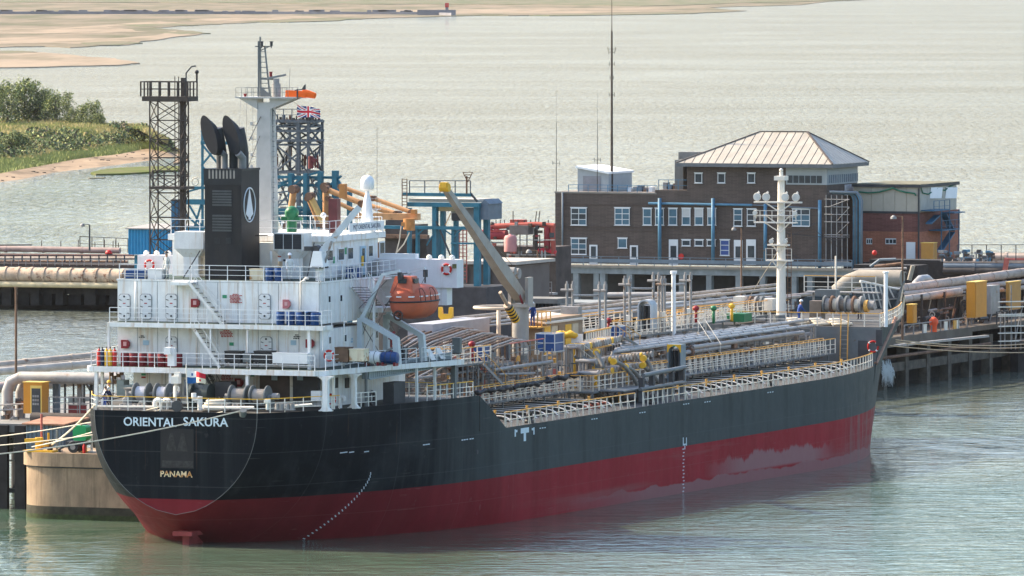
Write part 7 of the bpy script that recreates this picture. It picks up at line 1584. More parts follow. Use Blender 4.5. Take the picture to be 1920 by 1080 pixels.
# pipework and deck of the near jetty on the left
zj = oj(100, 790, s=34)[2]
def jdeck(g): g.box((30, -34, zj - .6), (64, -12.8, zj))
JD = TJ('jetty_platform', 'dark jetty platform with pipes behind the concrete dolphin', 'jetty', (30, -20, 0)); JD.part('deck_slab', jdeck, cgrey)
for i in range(6):
    for j in range(3): JD.part('pile', lambda g: g.cyl((31 + j * 8, -34 + i * 4, -2), (31 + j * 8, -34 + i * 4, zj - .6), .5, 12), darkp)
JD.part('fender_wall', lambda g: [g.box((29.6, -33 + i * 1.4, -1), (30, -32.2 + i * 1.4, zj - .1)) for i in range(9)], darkp)
def JP(label, pts, r, m, group=None, n=12, cat='pipe', name='pipeline', s=None, flange=0):
    T_ = TJ(name, label, cat, pts[0], group); T_.part('pipe_run', lambda g: g.tube(pts, r, n), m, None, 50)
    if flange:
        P, Q = Vector(pts[0]), Vector(pts[-1]); 
        for i in range(1, flange): c = P.lerp(Q, i / flange); d = (Q - P).normalized() * .15; T_.part('flange', lambda g: g.cyl(c - d, c + d, r * 1.12, n), m)
    return T_
def ojs(u, v, s): q = oj(u, v, s=s); return q
galv = mat('galvanised_pipe', (.3, .29, .28), .5, var=.2, rust=.35, rustcol=(.2, .13, .09))
for i, (u, vb, lb) in enumerate(((14, 850, 'large grey pipe bending down at the far left of the jetty'), (38, 800, 'grey pipe bend second from the left, black banded'), (56, 770, 'grey pipe bend beside the yellow cabin'))):
    s = 36 + i * .9; q = ojs(u, 707 + i * 2, s); e = ojs(230, 708, s); JP(lb, [(s, q[1], ojs(u, vb, s)[2]), (s, q[1], q[2] - 1), (s, q[1] + .25, q[2] - .35), (s, q[1] + 1, q[2]), (s, e[1], q[2] + .05)], .42 - .06 * i, galv, 'bent pipes on the near jetty')
JP('dark lagged pipe running below the yellow cabin', [ojs(60, 783, 33), ojs(200, 786, 33)], .38, mat('lagged_dark', (.06, .05, .045), .8, var=.4))
JP('long weathered pipe across the left edge above the yellow cabin', [ojs(-40, 690, 70), ojs(220, 664, 82)], .35, pipem, flange=3); JP('pale pipe just below the long weathered pipe', [ojs(-40, 700, 62), ojs(220, 678, 74)], .3, mat('pale_pipe', (.5, .46, .4), .6, var=.2), flange=3); JP('thin pale pipe between the two weathered pipes', [ojs(-40, 694, 64), ojs(220, 670, 76)], .12, pipem)
JP('pinkish grey pipe behind the yellow cabin', [ojs(-40, 730, 60), ojs(230, 706, 66)], .4, mat('mauve_pipe', (.3, .24, .22), .6, var=.2), flange=2)
CB = cabin(44, 92, 79, 718, 776, 34, 'tall open fronted yellow cabin with control panel on the near jetty', ycab, True)
for i, (u, v0) in enumerate(((101, 712), (108, 712), (122, 706), (138, 706), (150, 706), (158, 706), (172, 716))):
    s = 38; JD.part('rack_post', lambda g: g.beam(ojs(u, 790, s), ojs(u, v0, s), (.14, .3, .12, .1, .32, .12, .25)[i]), (bluegrey, bluegrey, dgrey, dgrey, lgrey, dgrey, dgrey)[i])
JD.part('rack_brace', lambda g: g.beam(ojs(154, 708, 38), ojs(172, 735, 38), .15), lgrey)
g = JD.g(); railing(g, [(33.2, oj(90, 780, s=33)[1], oj(90, 776, s=33)[2] - .1), (33.2, -10.5, oj(90, 776, s=33)[2] - .1)], top=1.3, step=1.2, r=.04, mids=(.45, .9)); g.build('handrail', lgrey, JD.o)
for k in range(2): BR = TJ('red_barrier', ('red panel barrier nearest the yellow cabin', 'red panel barrier nearest the ship stern')[k], 'barrier', ojs(128 + 18 * k, 776, 33.5), 'red barriers on the near jetty'); BR.part('panel', lambda g: jb(g, 128 + 18 * k, 760, 144 + 18 * k, 775, 33.5, .05), mat('barrier_red', (.2, .03, .03), .6)); BR.part('top_rail', lambda g: jb(g, 127 + 18 * k, 758, 145 + 18 * k, 760, 33.45, .1), lgrey)
for i in range(26):
    u = random.uniform(0, 44); v = random.uniform(740, 840); JD.part('valve_gear', lambda g: (g.cbox(ojs(u, v, 35), (.3, .35, .3)), g.cyl(ojs(u, v, 35), ojs(u, v + 12, 35), .05, 6)), random.choice((dgrey, rustm, lgrey, greyp)))
for v in (757, 767, 800, 818, 838, 862): JD.part('rail_pipe', lambda g: g.cyl(ojs(-20, v + 3, 34.5), ojs(random.uniform(36, 70), v, 34.5), .06, 6), lgrey)
JD.part('brace', lambda g: g.beam(ojs(2, 808, 34), ojs(26, 780, 34), .12), lgrey)
JD.part('truss_beam', lambda g: (g.box((33, -40, .9), (34, -20, 1.2)), [g.beam((33.5, -40 + i, 1.2), (33.5, -39.5 + i, 2.1), .08) for i in range(18)]), dgrey)
PL = TJ('marker_pole', 'thin rusty marker pole rising above the left pipes', 'pole', ojs(30, 700, 60)); PL.part('pole', lambda g: g.cyl(ojs(30, 700, 60), ojs(30, 540, 60), .1, 8), rustm); PL.part('pole_cap', lambda g: g.cyl(ojs(30, 541, 60), ojs(30, 538, 60), .14, 8), rustm)

BD = TJ('berth_deck', 'concrete berth deck on piles along the port side of the ship', 'jetty', (110, -24, 0)); BD.part('deck_slab', lambda g: g.box((64.1, -44, 3.2), (172, -14.2, 3.9)), cgrey)
for i in range(18):
    for j in range(4): BD.part('pile', lambda g: g.cyl((66 + i * 6, -42 + j * 8.8, -2), (66 + i * 6, -42 + j * 8.8, 3.2), .45, 10), darkp)
JD.part('tower_base', lambda g: g.box((60, -36, zj - .5), (66, -24, zj + .3)), cgrey)
# ---------------- long pipe trestle across the left background
ST2 = 330
TR = TJ('pipe_trestle', 'long dark trestle carrying rusty pipes behind the stern', 'trestle', ojs(100, 565, ST2))
TR.part('underdeck', lambda g: jb(g, -60, 534, 330, 552, ST2 + 1, 6), darkp)
rl2 = random.Random(4)
for i in range(14): u = -44 + i * 25 + rl2.uniform(-3, 3); TR.part('trestle_leg', lambda g: (jb(g, u, 540, u + rl2.uniform(13, 23), 572, ST2 + .5 + (i % 2), 1.2)), darkp)
TR.part('lower_brace', lambda g: jb(g, -60, 553, 330, 559, ST2 + 3, .5), darkp)
TR.part('deck_wall', lambda g: g.box((ST2 + 5, oj(-60, 540, s=ST2)[1], -1), (ST2 + 8, oj(330, 540, s=ST2)[1], 1.2)), darkp); TR.part('upper_deck', lambda g: jb(g, -60, 496, 330, 502, ST2 + 4, 5), mat('trestle_brown', (.06, .045, .04), .8, var=.3))
bigrust = mat('big_pipe_rust', (.48, .36, .26), .75, var=.35, scale=.8, rust=.55, rustcol=(.2, .1, .06))
tpipes = 'rusty pipelines on the trestle'
JP('biggest pipeline, cream and rust banded, on the trestle', [ojs(-60, 513, ST2), ojs(330, 521, ST2)], .8, bigrust, tpipes, 20, flange=16)
JP('lower cream yellow pipeline under the biggest one', [ojs(-60, 532, ST2 - .6), ojs(330, 537, ST2 - .6)], .33, mat('pipe_creamyellow', (.55, .45, .28), .7, var=.2), tpipes, 14)
JP('upper mauve pipeline ending in a cone on the trestle', [ojs(-60, 466, ST2 + 8), ojs(60, 467, ST2 + 8), ojs(225, 470, ST2 + 8)], .33, mat('pipe_mauve', (.3, .22, .2), .7, var=.2), tpipes, 12, flange=4)
JP('thin dark brown pipeline below the mauve one', [ojs(-60, 478, ST2 + 7), ojs(250, 480, ST2 + 7)], .2, mat('pipe_darkbrown', (.1, .055, .05), .7, var=.3), tpipes); JP('tan pipeline in the middle of the trestle', [ojs(-60, 484, ST2 + 6), ojs(260, 484, ST2 + 6)], .18, pipem, tpipes)
JP('thin grey brown pipeline above the walkway rail', [ojs(-60, 490, ST2 + 5), ojs(240, 491, ST2 + 5)], .16, rustm, tpipes); JP('greyish pipe stub lying on the far trestle', [ojs(-60, 460, ST2 + 9), ojs(60, 459, ST2 + 9)], .08, dgrey, tpipes)
g = TR.g(); railing(g, [ojs(-60, 497, ST2 + 3), ojs(240, 499, ST2 + 3)], top=.7, step=.9, r=.03, mids=(.35,)); g.build('walkway_rail', lgrey, TR.o)
g = TR.g(); railing(g, [ojs(150, 470, ST2 + 10), ojs(240, 474, ST2 + 10)], top=1.6, step=1.5, r=.04, mids=(.8,)); g.build('far_rail', brown, TR.o)
for i in range(15): u = 8 + i * 16; TR.part('pipe_bracket', lambda g: jb(g, u, 478, u + 1.5, 492, ST2 + 4.5, .2), dgrey)
for u in (78, 114, 147, 178, 196, 212, 217, 222): TR.part('vent_spike', lambda g: g.cyl(ojs(u, 470, ST2 + 9), ojs(u, 450 + (u % 7), ST2 + 9), .05, 5), brown)
RD = TJ('red_dome', 'small red dome on the trestle beyond the lamp post', 'buoy', ojs(204, 478, ST2 + 5)); RD.part('dome', lambda g: g.lathe([(.42, 0), (.38, .2), (.24, .38), (.03, .45)], ojs(204, 476, ST2 + 5), n=14), redb, None, True); RD.part('dome_base', lambda g: g.cyl(ojs(204, 478, ST2 + 5), ojs(204, 476, ST2 + 5), .45, 14), brown)
lb_ = [ojs(u, v, ST2 - .2) for u, v in ((10, 566), (24, 560))]
for i, u in enumerate((5, 25, 35, 62, 72, 105, 112, 130, 148, 166, 190, 208)): TR.part('dark_gap_piece', lambda g: g.cbox(ojs(u, 548 + (i % 3), ST2 + 3.6), (.1, .1, .1)), darkp)  # small dark cubes set between the trestle legs
# blue corrugated shed
BS_ = cont(240, 332, 430, 478, 250, 6, 'bright blue corrugated shed behind the lattice tower', mat('shed_blue', (.03, .25, .45), .5, var=.1), mat('shed_roof', (.3, .28, .26), .7), 'blue_shed')
BS_.part('stilts', lambda g: jc(g, 252, 479, 330, 251, 3, -1), mat('stilt_blue', (.02, .16, .24), .6, var=.3))

# ---------------- lattice signal tower
def lattice(T_, s, t0, t1, dd, levels, r, m, xb=True, name='leg'):
    """square lattice: levels are heights; legs, ring members and crossed braces"""
    cs = [(s, t0), (s, t1), (s + dd, t1), (s + dd, t0)]
    for c in cs: T_.part(name, lambda g: g.beam((c[0], c[1], levels[0]), (c[0], c[1], levels[-1]), r * 1.5), m)
    for a, b in zip(levels, levels[1:]):
        for i in range(4):
            p, q = cs[i], cs[(i + 1) % 4]; T_.part('cross_brace', lambda g: ((g.beam((p[0], p[1], a), (q[0], q[1], b), r), g.beam((q[0], q[1], a), (p[0], p[1], b), r)) if xb else g.beam((p[0], p[1], a), (q[0], q[1], b), r), g.beam((p[0], p[1], b), (q[0], q[1], b), r)), m)
tl = 62; t0, t1 = oj(281, 350, s=tl)[1], oj(338, 350, s=tl)[1]
LT = TJ('lattice_tower', 'tall brown lattice tower with railed top platform left of the funnel', 'tower', (tl, t0, 4))
lv = [oj(300, v, s=tl)[2] for v in (620, 580, 538, 495, 450, 408, 362, 330, 296, 262, 226, 190)]
LT.part('landing', lambda g: jb(g, 279, 350, 345, 355, tl - .3, 1.9), brown)
lattice(LT, tl, t0, t1, 1.5, lv, .055, brown)
LT.part('top_deck', lambda g: jb(g, 266, 181, 352, 190, tl - .2, 1.9), brown)
zt = oj(300, 181, s=tl)[2]; a, b = oj(266, 181, s=tl)[1], oj(352, 181, s=tl)[1]
g = LT.g(); railing(g, [(tl - .2, a, zt), (tl - .2, b, zt), (tl + 1.7, b, zt), (tl + 1.7, a, zt), (tl - .2, a, zt)], top=1.1, step=.75, r=.045, mids=(.55,)); g.build('top_rail', brown, LT.o)
zl = oj(300, 350, s=tl)[2]; g = LT.g(); railing(g, [(tl - .3, oj(290, 350, s=tl)[1], zl), (tl - .3, oj(332, 350, s=tl)[1], zl)], top=1.2, step=.8, r=.045, mids=(.6,)); g.build('landing_rail', brown, LT.o)
LT.part('centre_column', lambda g: g.box((tl + .8, oj(331, 350, s=tl)[1], 4), (tl + 1.2, oj(337, 350, s=tl)[1], zt + 1.4)), brown)
LT.part('ladder', lambda g: [g.beam((tl + .6, oj(u, 350, s=tl)[1], 4), (tl + .6, oj(u, 350, s=tl)[1], zt + 1.5), .05) for u in (322, 329)] + [g.beam((tl + .6, oj(322, 350, s=tl)[1], 5 + i * .42), (tl + .6, oj(329, 350, s=tl)[1], 5 + i * .42), .035) for i in range(40)], brown)
LT.part('davit_arm', lambda g: (g.beam(ojs(349, 182, tl), ojs(349, 137, tl), .08), g.beam(ojs(349, 137, tl), ojs(359, 125, tl), .08), g.beam(ojs(359, 125, tl), ojs(367, 124, tl), .1)), dgrey)
LT.part('tower_light', lambda g: (g.cyl(ojs(369, 155, tl), ojs(369, 137, tl), .08, 8), g.sph(ojs(369, 135, tl), .16, 10, 6)), black)

# ---------------- second, grey lattice tower with blue arm supports
gs_ = 96; T2_ = TJ('gantry_tower', 'grey lattice tower with cluttered top deck right of the ship mast', 'tower', ojs(540, 480, gs_))
t0, t1 = oj(517, 300, s=gs_)[1], oj(578, 300, s=gs_)[1]; gm = mat('tower_greyblue', (.1, .115, .13), .6, var=.2, rust=.3)
lattice(T2_, gs_, t0, t1, 2.8, [4.0] + [oj(560, v, s=gs_)[2] for v in (470, 392, 322, 272, 238, 226)], .12, gm)
T2_.part('mid_leg', lambda g: g.beam((gs_, oj(560, 300, s=gs_)[1], oj(560, 480, s=gs_)[2]), (gs_, oj(560, 300, s=gs_)[1], oj(560, 226, s=gs_)[2]), .28), gm)
for v in (226, 244, 262, 322): T2_.part('tower_deck', lambda g: jb(g, 515, v, 579, v + 4, gs_ - .2, 3.1), gm)
g = T2_.g(); railing(g, [ojs(516, 226, gs_ - .1), ojs(579, 226, gs_ - .1)], top=.9, step=.7, r=.03, mids=(.45,)); g.build('deck_rail', gm, T2_.o)
for i in range(14): u = 520 + i * 6; T2_.part('deck_fitting', lambda g: (g.cyl(ojs(u, 226, gs_ + 1), ojs(u, 214 + (i * 5) % 9, gs_ + 1), .07 + .04 * (i % 3), 6)), random.choice((brown, dgrey, rustm, gm)))
T2_.part('winch_drum', lambda g: g.cyl(ojs(577, 217, gs_), ojs(584, 217, gs_), .35, 12), dgrey)
for i in range(26): u, v = random.uniform(520, 600), random.uniform(270, 322); T2_.part('tower_piping', lambda g: g.cyl(ojs(u, v, gs_ + 1.5), ojs(u, v + random.uniform(10, 26), gs_ + 1.5), random.uniform(.03, .1), 6), random.choice((gm, brown, rustm, lgrey, mat('maroon_paint2', (.15, .03, .03), .6))))
T2_.part('red_valve', lambda g: (g.cyl(ojs(583, 316, gs_ - .5), ojs(583, 293, gs_ - .5), .22, 10), g.beam(ojs(580, 295, gs_ - .5), ojs(592, 302, gs_ - .5), .3)), MATS['maroon_paint2'])

# ---------------- blue loading arm structure
def bbeam(T_, a, b, w, m=teal, d=None, name='beam'): return T_.part(name, lambda g: g.beam(a, b, w, d), m)
AR = TJ('loader_gantry', 'blue steel loading arm frame behind the bridge', 'gantry', ojs(590, 480, 84)); sa = 84
for u0, u1, v0, v1 in ((540, 547, 325, 470), (568, 575, 325, 470), (595, 602, 322, 470), (622, 631, 320, 460), (650, 656, 360, 460)): AR.part('column', lambda g: jc(g, u0, v0, u1, sa), teal)
for v in (330, 345, 392, 398): AR.part('cross_girder', lambda g: jb(g, 515, v, 632, v + 5, sa + .6, .4), teal)
for a, b in (((520, 345), (600, 322)), ((510, 360), (545, 335)), ((548, 400), (535, 430)), ((575, 400), (590, 440)), ((602, 360), (640, 330)), ((632, 335), (655, 372)), ((517, 400), (541, 440)), ((602, 400), (620, 440)), ((546, 350), (575, 326))): bbeam(AR, ojs(*a, sa + .2), ojs(*b, sa + .2), .16)
for v in (336, 350, 362, 378, 386): bbeam(AR, ojs(512, v, sa + 2), ojs(545, v - 4, sa + 2), .1, bluegrey)
for i in range(18): u, v = random.uniform(514, 600), random.uniform(330, 400); AR.part('pipe_fitting', lambda g: g.cyl(ojs(u, v, sa + 1.5), ojs(u + random.uniform(-6, 12), v + random.uniform(-3, 3), sa + 1.5), random.uniform(.05, .13), 6), random.choice((teal, bluegrey, lgrey, brown)))
armt = mat('arm_tan', (.5, .27, .12), .6, var=.25, rust=.4, rustcol=(.25, .12, .06)); army = mat('arm_yellow', (.62, .42, .16), .6, var=.25, rust=.4); armo = mat('arm_orange', (.45, .2, .06), .6, var=.15)
def arm(label, pts, r, m, s, extra=None):
    T_ = TJ('marine_loader', label, 'loading arm', ojs(*pts[0], s), 'marine loading arms')
    for i, (p, q) in enumerate(zip(pts, pts[1:])): T_.part('arm_tube', lambda g: g.cyl(ojs(*p, s), ojs(*q, s), r, 10), m, None, 40)
    for p in pts: T_.part('swivel_joint', lambda g: g.cyl((s - r * 1.6, ojs(*p, s)[1], ojs(*p, s)[2]), (s + r * 1.6, ojs(*p, s)[1], ojs(*p, s)[2]), r * 1.3, 12), rustm, None, 40)
    return T_
arm('rusty tan loading arm slanting down left of the green compass', [(551, 355), (541, 425)], .26, armt, 82); arm('pale yellow loading arm slanting down right to the green compass', [(582, 368), (610, 425)], .24, army, 82); arm('tan loading arm close beside the pale yellow one', [(578, 372), (598, 420)], .18, armt, 83)
arm('long upper tan loading arm reaching right towards the blue gantry', [(640, 350), (700, 372), (772, 398)], .17, armt, 81); arm('second long tan loading arm below the upper one', [(612, 355), (680, 382), (745, 402)], .22, armt, 82); arm('short lower tan loading arm running to the crane boom', [(616, 372), (665, 395)], .16, armt, 83); arm('vertical tan loading arm riser beside the blue columns', [(611, 350), (611, 430)], .26, armt, 84)
OB = TJ('loader_boom', 'heavy orange tan boom ending in an orange coupler beside the gantry', 'loading arm', ojs(700, 400, 80)); OB.part('boom', lambda g: jb(g, 655, 400, 783, 412, 80, .6), armt); OB.part('coupler', lambda g: (g.cyl(ojs(767, 430, 79.6), ojs(767, 410, 79.6), .45, 12), g.cbox(ojs(764, 420, 79.5), (.6, .8, .3)), g.cbox(ojs(770, 428, 79.5), (.5, .5, .35))), armo, None, 40); OB.part('counterweight', lambda g: jb(g, 723, 413, 758, 422, 80, .8), dgrey); OB.part('drive_box', lambda g: jb(g, 636, 345, 646, 372, 79.8, .5), armo); OB.part('drive_box', lambda g: jb(g, 770, 393, 778, 402, 79.8, .5), armo)
for k, (pts) in enumerate((((752, 424), (749, 450), (742, 478)), ((768, 436), (757, 458), (738, 480)))):
    RP = TJ('guide_rope', ('guide rope hanging from the boom counterweight', 'guide rope hanging from the orange coupler')[k], 'rope', ojs(*pts[0], 80)); RP.part('line', lambda g: g.tube([ojs(*p, 80) for p in pts], .05, 6), rope)
# tall blue gantry right of the bridge wing
GT = TJ('blue_gantry', 'tall blue steel gantry with railed top walkway beyond the bridge wing', 'gantry', ojs(840, 530, 118)); sg_ = 118
for u0, u1, v0, v1, ds in ((810, 818, 386, 490, 0), (820, 823, 430, 490, 1), (825, 832, 396, 490, 3), (779, 783, 425, 480, 0), (888, 898, 386, 535, 0), (906, 915, 405, 535, 3), (846, 851, 430, 490, 0), (850, 856, 410, 470, 3), (763, 768, 390, 480, 3)): GT.part('column', lambda g: jc(g, u0, v0, u1, sg_ + ds, .5, oj(850, 536, s=sg_)[2]), teal)
for u0, u1, v0, v1 in ((763, 898, 380, 388), (755, 882, 362, 368), (720, 878, 424, 430), (845, 895, 455, 458)): GT.part('girder', lambda g: jb(g, u0, v0, u1, v1, sg_ - .2, .5), teal)
GT.part('plinth', lambda g: g.box((sg_ - 1, oj(755, 536, s=sg_)[1], 3.9), (sg_ + 5, oj(920, 536, s=sg_)[1], oj(850, 537, s=sg_)[2])), mat('plinth_dark', (.045, .045, .05), .8, var=.3)); GT.part('top_plate', lambda g: jb(g, 766, 373, 895, 379, sg_ + .5, 3.5), mat('plate_pale', (.45, .42, .37), .7, var=.15)); GT.part('cream_panel', lambda g: jb(g, 817, 388, 860, 396, sg_ + 1, .2), mat('panel_cream', (.6, .5, .3), .6)); GT.part('grey_hood', lambda g: (jb(g, 897, 383, 915, 412, sg_ + .3, 3), g.prism([(oj(897, 383, s=sg_)[1], oj(897, 383, s=sg_)[2]), (oj(915, 383, s=sg_)[1], oj(915, 383, s=sg_)[2]), (oj(906, 374, s=sg_)[1], oj(906, 374, s=sg_)[2])], 0, sg_ + .3, sg_ + 3.3)), bluegrey)
GT.part('grey_panel', lambda g: jb(g, 846, 389, 888, 412, sg_ + 2, .1), mat('panel_grey', (.3, .32, .34), .6)); GT.part('black_box', lambda g: jb(g, 847, 400, 866, 414, sg_ - .5, .6), black)
g = GT.g(); railing(g, [ojs(768, 362, sg_ - .2), ojs(882, 362, sg_ - .2)], top=1.0, step=1.25, r=.035, mids=(.5,)); g.build('top_rail', mat('rail_darkblue', (.05, .07, .09), .6), GT.o)
for a, b, w, m in (((812, 440), (800, 460), .1, teal), ((783, 440), (800, 425), .1, teal), ((846, 440), (825, 425), .1, teal), ((851, 445), (870, 425), .1, teal), ((818, 415), (845, 480), .12, dgrey), ((882, 362), (895, 378), .15, dgrey), ((845, 400), (835, 422), .06, armt)): bbeam(GT, ojs(*a, sg_), ojs(*b, sg_), w, m)
GT.part('caged_ladder', lambda g: [g.beam(ojs(u, 398, sg_ - .5), ojs(u, 335, sg_ - .5), .06) for u in (754, 763)] + [g.beam(ojs(754, 336 + i * 6, sg_ - .5), ojs(763, 336 + i * 6, sg_ - .5), .05) for i in range(11)], rustm)
GT.part('maroon_ladder', lambda g: [g.beam(ojs(u, 530, sg_ + 6), ojs(u, 430, sg_ + 6), .08) for u in (861, 868, 875)] + [g.beam(ojs(861, 432 + i * 7, sg_ + 6), ojs(875, 432 + i * 7, sg_ + 6), .06) for i in range(14)], pink)
GT.part('triangle_mark', lambda g: [g.beam(ojs(*a, sg_ - .3), ojs(*b, sg_ - .3), .06) for a, b in (((868, 323), (886, 323)), ((868, 323), (877, 341)), ((886, 323), (877, 341)), ((870, 328), (884, 328)), ((872, 333), (882, 333)))] + [g.beam(ojs(875, 363, sg_ - .3), ojs(875, 330, sg_ - .3), .12)], rustm)
# left blue frame beyond the tower
BF = TJ('blue_gantry_tower', 'slender blue braced frame between lattice tower and funnel', 'gantry', ojs(380, 480, 75)); sf = 75
for u in (377, 411, 440): BF.part('column', lambda g: jc(g, u, 245, u + 3, sf, .2), teal)
for v, h in ((245, 3), (265, 6), (350, 5), (374, 10), (424, 6), (438, 5)): BF.part('girder', lambda g: jb(g, 345 if v > 340 else 376, v, 444, v + h, sf - .1, .25), teal)
for a, b in (((378, 270), (411, 310)), ((411, 270), (378, 310)), ((378, 310), (411, 350)), ((411, 310), (378, 350)), ((380, 262), (411, 248)), ((355, 385), (378, 425)), ((345, 400), (385, 435)), ((350, 360), (378, 352)), ((378, 380), (365, 425))): bbeam(BF, ojs(*a, sf), ojs(*b, sf), .13)
BF.part('ring_buoy', lambda g: g.torus(ojs(366, 341, sf), .28, .05, 'x', 16, 6), rope)
BP = TJ('blue_silo', 'narrow blue steel box column behind the lattice tower', 'column', ojs(323, 480, 78)); BP.part('column_box', lambda g: jc(g, 321, 377, 331, 78, .8), mat('column_blue', (.03, .12, .22), .6, var=.2)); BP.part('column_cap', lambda g: jb(g, 320, 374, 332, 377, 77.9, 1), dgrey)

# ---------------- jetty buildings between bridge wing and control building
GB = TJ('jetty_store', 'long low brown store with flat grey roof behind the crane boom', 'building', ojs(930, 570, 150)); GB.part('wall', lambda g: jc(g, 690, 496, 965, 150, 8, 0), mat('store_brown', (.15, .125, .11), .85, var=.2, scale=.4)); GB.part('roof', lambda g: jb(g, 860, 490, 968, 496, 149.5, 9), mat('store_roof', (.42, .38, .33), .8, var=.15))
for i in range(9): u = 760 + i * 22; GB.part('wall_pilaster', lambda g: jb(g, u, 500, u + 5, 566, 149.7, .3), mat('pilaster', (.11, .095, .085), .85))
GB2 = TJ('jetty_block', 'dark stepped block with rubber bollard heads behind the bridge wing', 'building', ojs(760, 500, 135)); GB2.part('wall', lambda g: (jc(g, 722, 422, 768, 135, 4), jc(g, 768, 448, 800, 136, 4)), mat('block_dark', (.07, .06, .055), .85, var=.3)); GB2.part('lintel', lambda g: jb(g, 700, 440, 800, 447, 134.5, .6), rustm)
for u0, u1, v0, v1, m in ((800, 818, 450, 500, dgrey), (785, 795, 470, 500, bluegrey), (796, 806, 462, 500, pink), (700, 740, 455, 500, rustm)): GB2.part('plant_box', lambda g: jb(g, u0, v0, u1, v1, 138, 1), m)
# dark blue sheet-pile wall with base
SPW = TJ('sheet_pile_wall', 'dark blue sheet pile wall below the brown store', 'wall', ojs(900, 620, 142))
t0, t1 = oj(738, 600, s=142)[1], oj(1042, 600, s=142)[1]; n = 44
for i in range(n):
    a, b = lerp(t0, t1, i / n), lerp(t0, t1, (i + .6) / n); g = SPW.g(); z0, z1 = 0.0, oj(900, 566, s=142)[2]; g.hexa([(142.4, a, z0), (142.4, b, z0), (142, b - .08, z0), (142, a + .08, z0), (142.4, a, z1), (142.4, b, z1), (142, b - .08, z1), (142, a + .08, z1)]); g.build('sheet_pile', mat('pile_blue', (.03, .042, .06), .6, var=.25), SPW.o)
SPW.part('backing', lambda g: g.box((142.4, t0, -1), (143, t1, oj(900, 566, s=142)[2])), MATS['pile_blue']); SPW.part('capping', lambda g: jb(g, 736, 558, 1044, 567, 141.8, 4), cgrey); SPW.part('fender_pad', lambda g: jb(g, 892, 582, 896, 598, 141.8, .2), lgrey)
BB = TJ('berth_block', 'grey concrete berth block in front of the control building', 'quay', ojs(1100, 590, 165)); BB.part('block', lambda g: (jb(g, 1028, 568, 1240, 596, 165, 6)), cframe); BB.part('shadow_gap', lambda g: jb(g, 1000, 596, 1640, 640, 166, 4), darkp); BB.part('basket_platform', lambda g: (jb(g, 1001, 549, 1036, 553, 160, 1.2), [g.beam(ojs(u, 550, 160), ojs(u, 528, 160), .07) for u in (1002, 1019, 1034)], g.beam(ojs(1002, 529, 160), ojs(1034, 529, 160), .07), g.beam(ojs(1002, 540, 160), ojs(1034, 540, 160), .07)), lgrey)  # the gap is a solid dark block, painted shade below the berth
BB.part('support_post', lambda g: [g.beam(ojs(u, 570, 161), ojs(u, 470, 161), .12) for u in (1016, 1022)], lgrey)
# red fire main pipework
RP_ = TJ('fire_main', 'red fire main pipework left of the control building', 'pipework', ojs(980, 490, 230)); sr_ = 230
redpipe = mat('fire_red', (.36, .07, .05), .55, var=.15, rust=.25); crim = mat('fire_crimson', (.28, .03, .04), .6, var=.2)
for pts, r, m in ((((915, 425), (1005, 421), (1040, 424)), .28, redpipe), (((1026, 424), (1026, 470)), .32, crim), (((1036, 424), (1038, 480)), .25, redpipe), (((905, 440), (950, 440)), .5, crim), (((925, 418), (918, 430)), .25, brown), (((1010, 470), (1025, 468), (1042, 474)), .22, mat('bright_fire_red', (.6, .03, .05), .5)), (((1000, 455), (1040, 452)), .1, redpipe), (((905, 447), (945, 447)), .08, redpipe), (((905, 455), (945, 455)), .08, lgrey), (((1005, 427), (1005, 480)), .2, brown)): RP_.part('fire_pipe', lambda g: g.tube([ojs(*p, sr_) for p in pts], r, 10), m, None, 50)
RP_.part('pink_tank', lambda g: g.lathe([(.6, -.9), (.62, .4), (.5, .62), (.15, .7), (.1, .78)], ojs(957, 454, sr_ - 3), n=18), mat('tank_pink', (.48, .2, .19), .6, var=.12), None, 50)
RP_.part('red_cabinet', lambda g: jb(g, 956, 412, 981, 420, sr_, 1), redpipe); RP_.part('grey_vessel', lambda g: jb(g, 955, 423, 990, 440, sr_ - 1, 1.5), mat('vessel_brown', (.14, .12, .11), .7, var=.3))
RP_.part('base_mass', lambda g: jc(g, 900, 462, 1042, sr_ + 2, 4, -1), mat('base_brown', (.07, .055, .05), .85, var=.4, scale=.8))
for i in range(34): u = random.uniform(918, 1035); v = random.uniform(418, 500); RP_.part('fitting', lambda g: (g.cbox(ojs(u, v, sr_ - .5), (.3, random.uniform(.1, .5), random.uniform(.1, .5)))), random.choice((brown, rustm, dgrey, redpipe, crim, lgrey)))
for u in (930, 938, 946, 962, 971, 983, 995, 1003, 1009, 1028): RP_.part('vent_spike', lambda g: g.cyl(ojs(u, 425, sr_), ojs(u + (3 if 1000 < u < 1010 else 0), (396 if u in (962, 1003, 1009) else 412), sr_), .05, 5), brown)
for u in (960, 975, 988, 1000, 1012): RP_.part('frame_post', lambda g: g.cyl(ojs(u, 505, sr_ - 1), ojs(u, 440, sr_ - 1), .06, 6), brown)
for v in (450, 478, 486): RP_.part('frame_rail', lambda g: g.cyl(ojs(950, v, sr_ - 1), ojs(1040, v, sr_ - 1), .05, 6), lgrey)

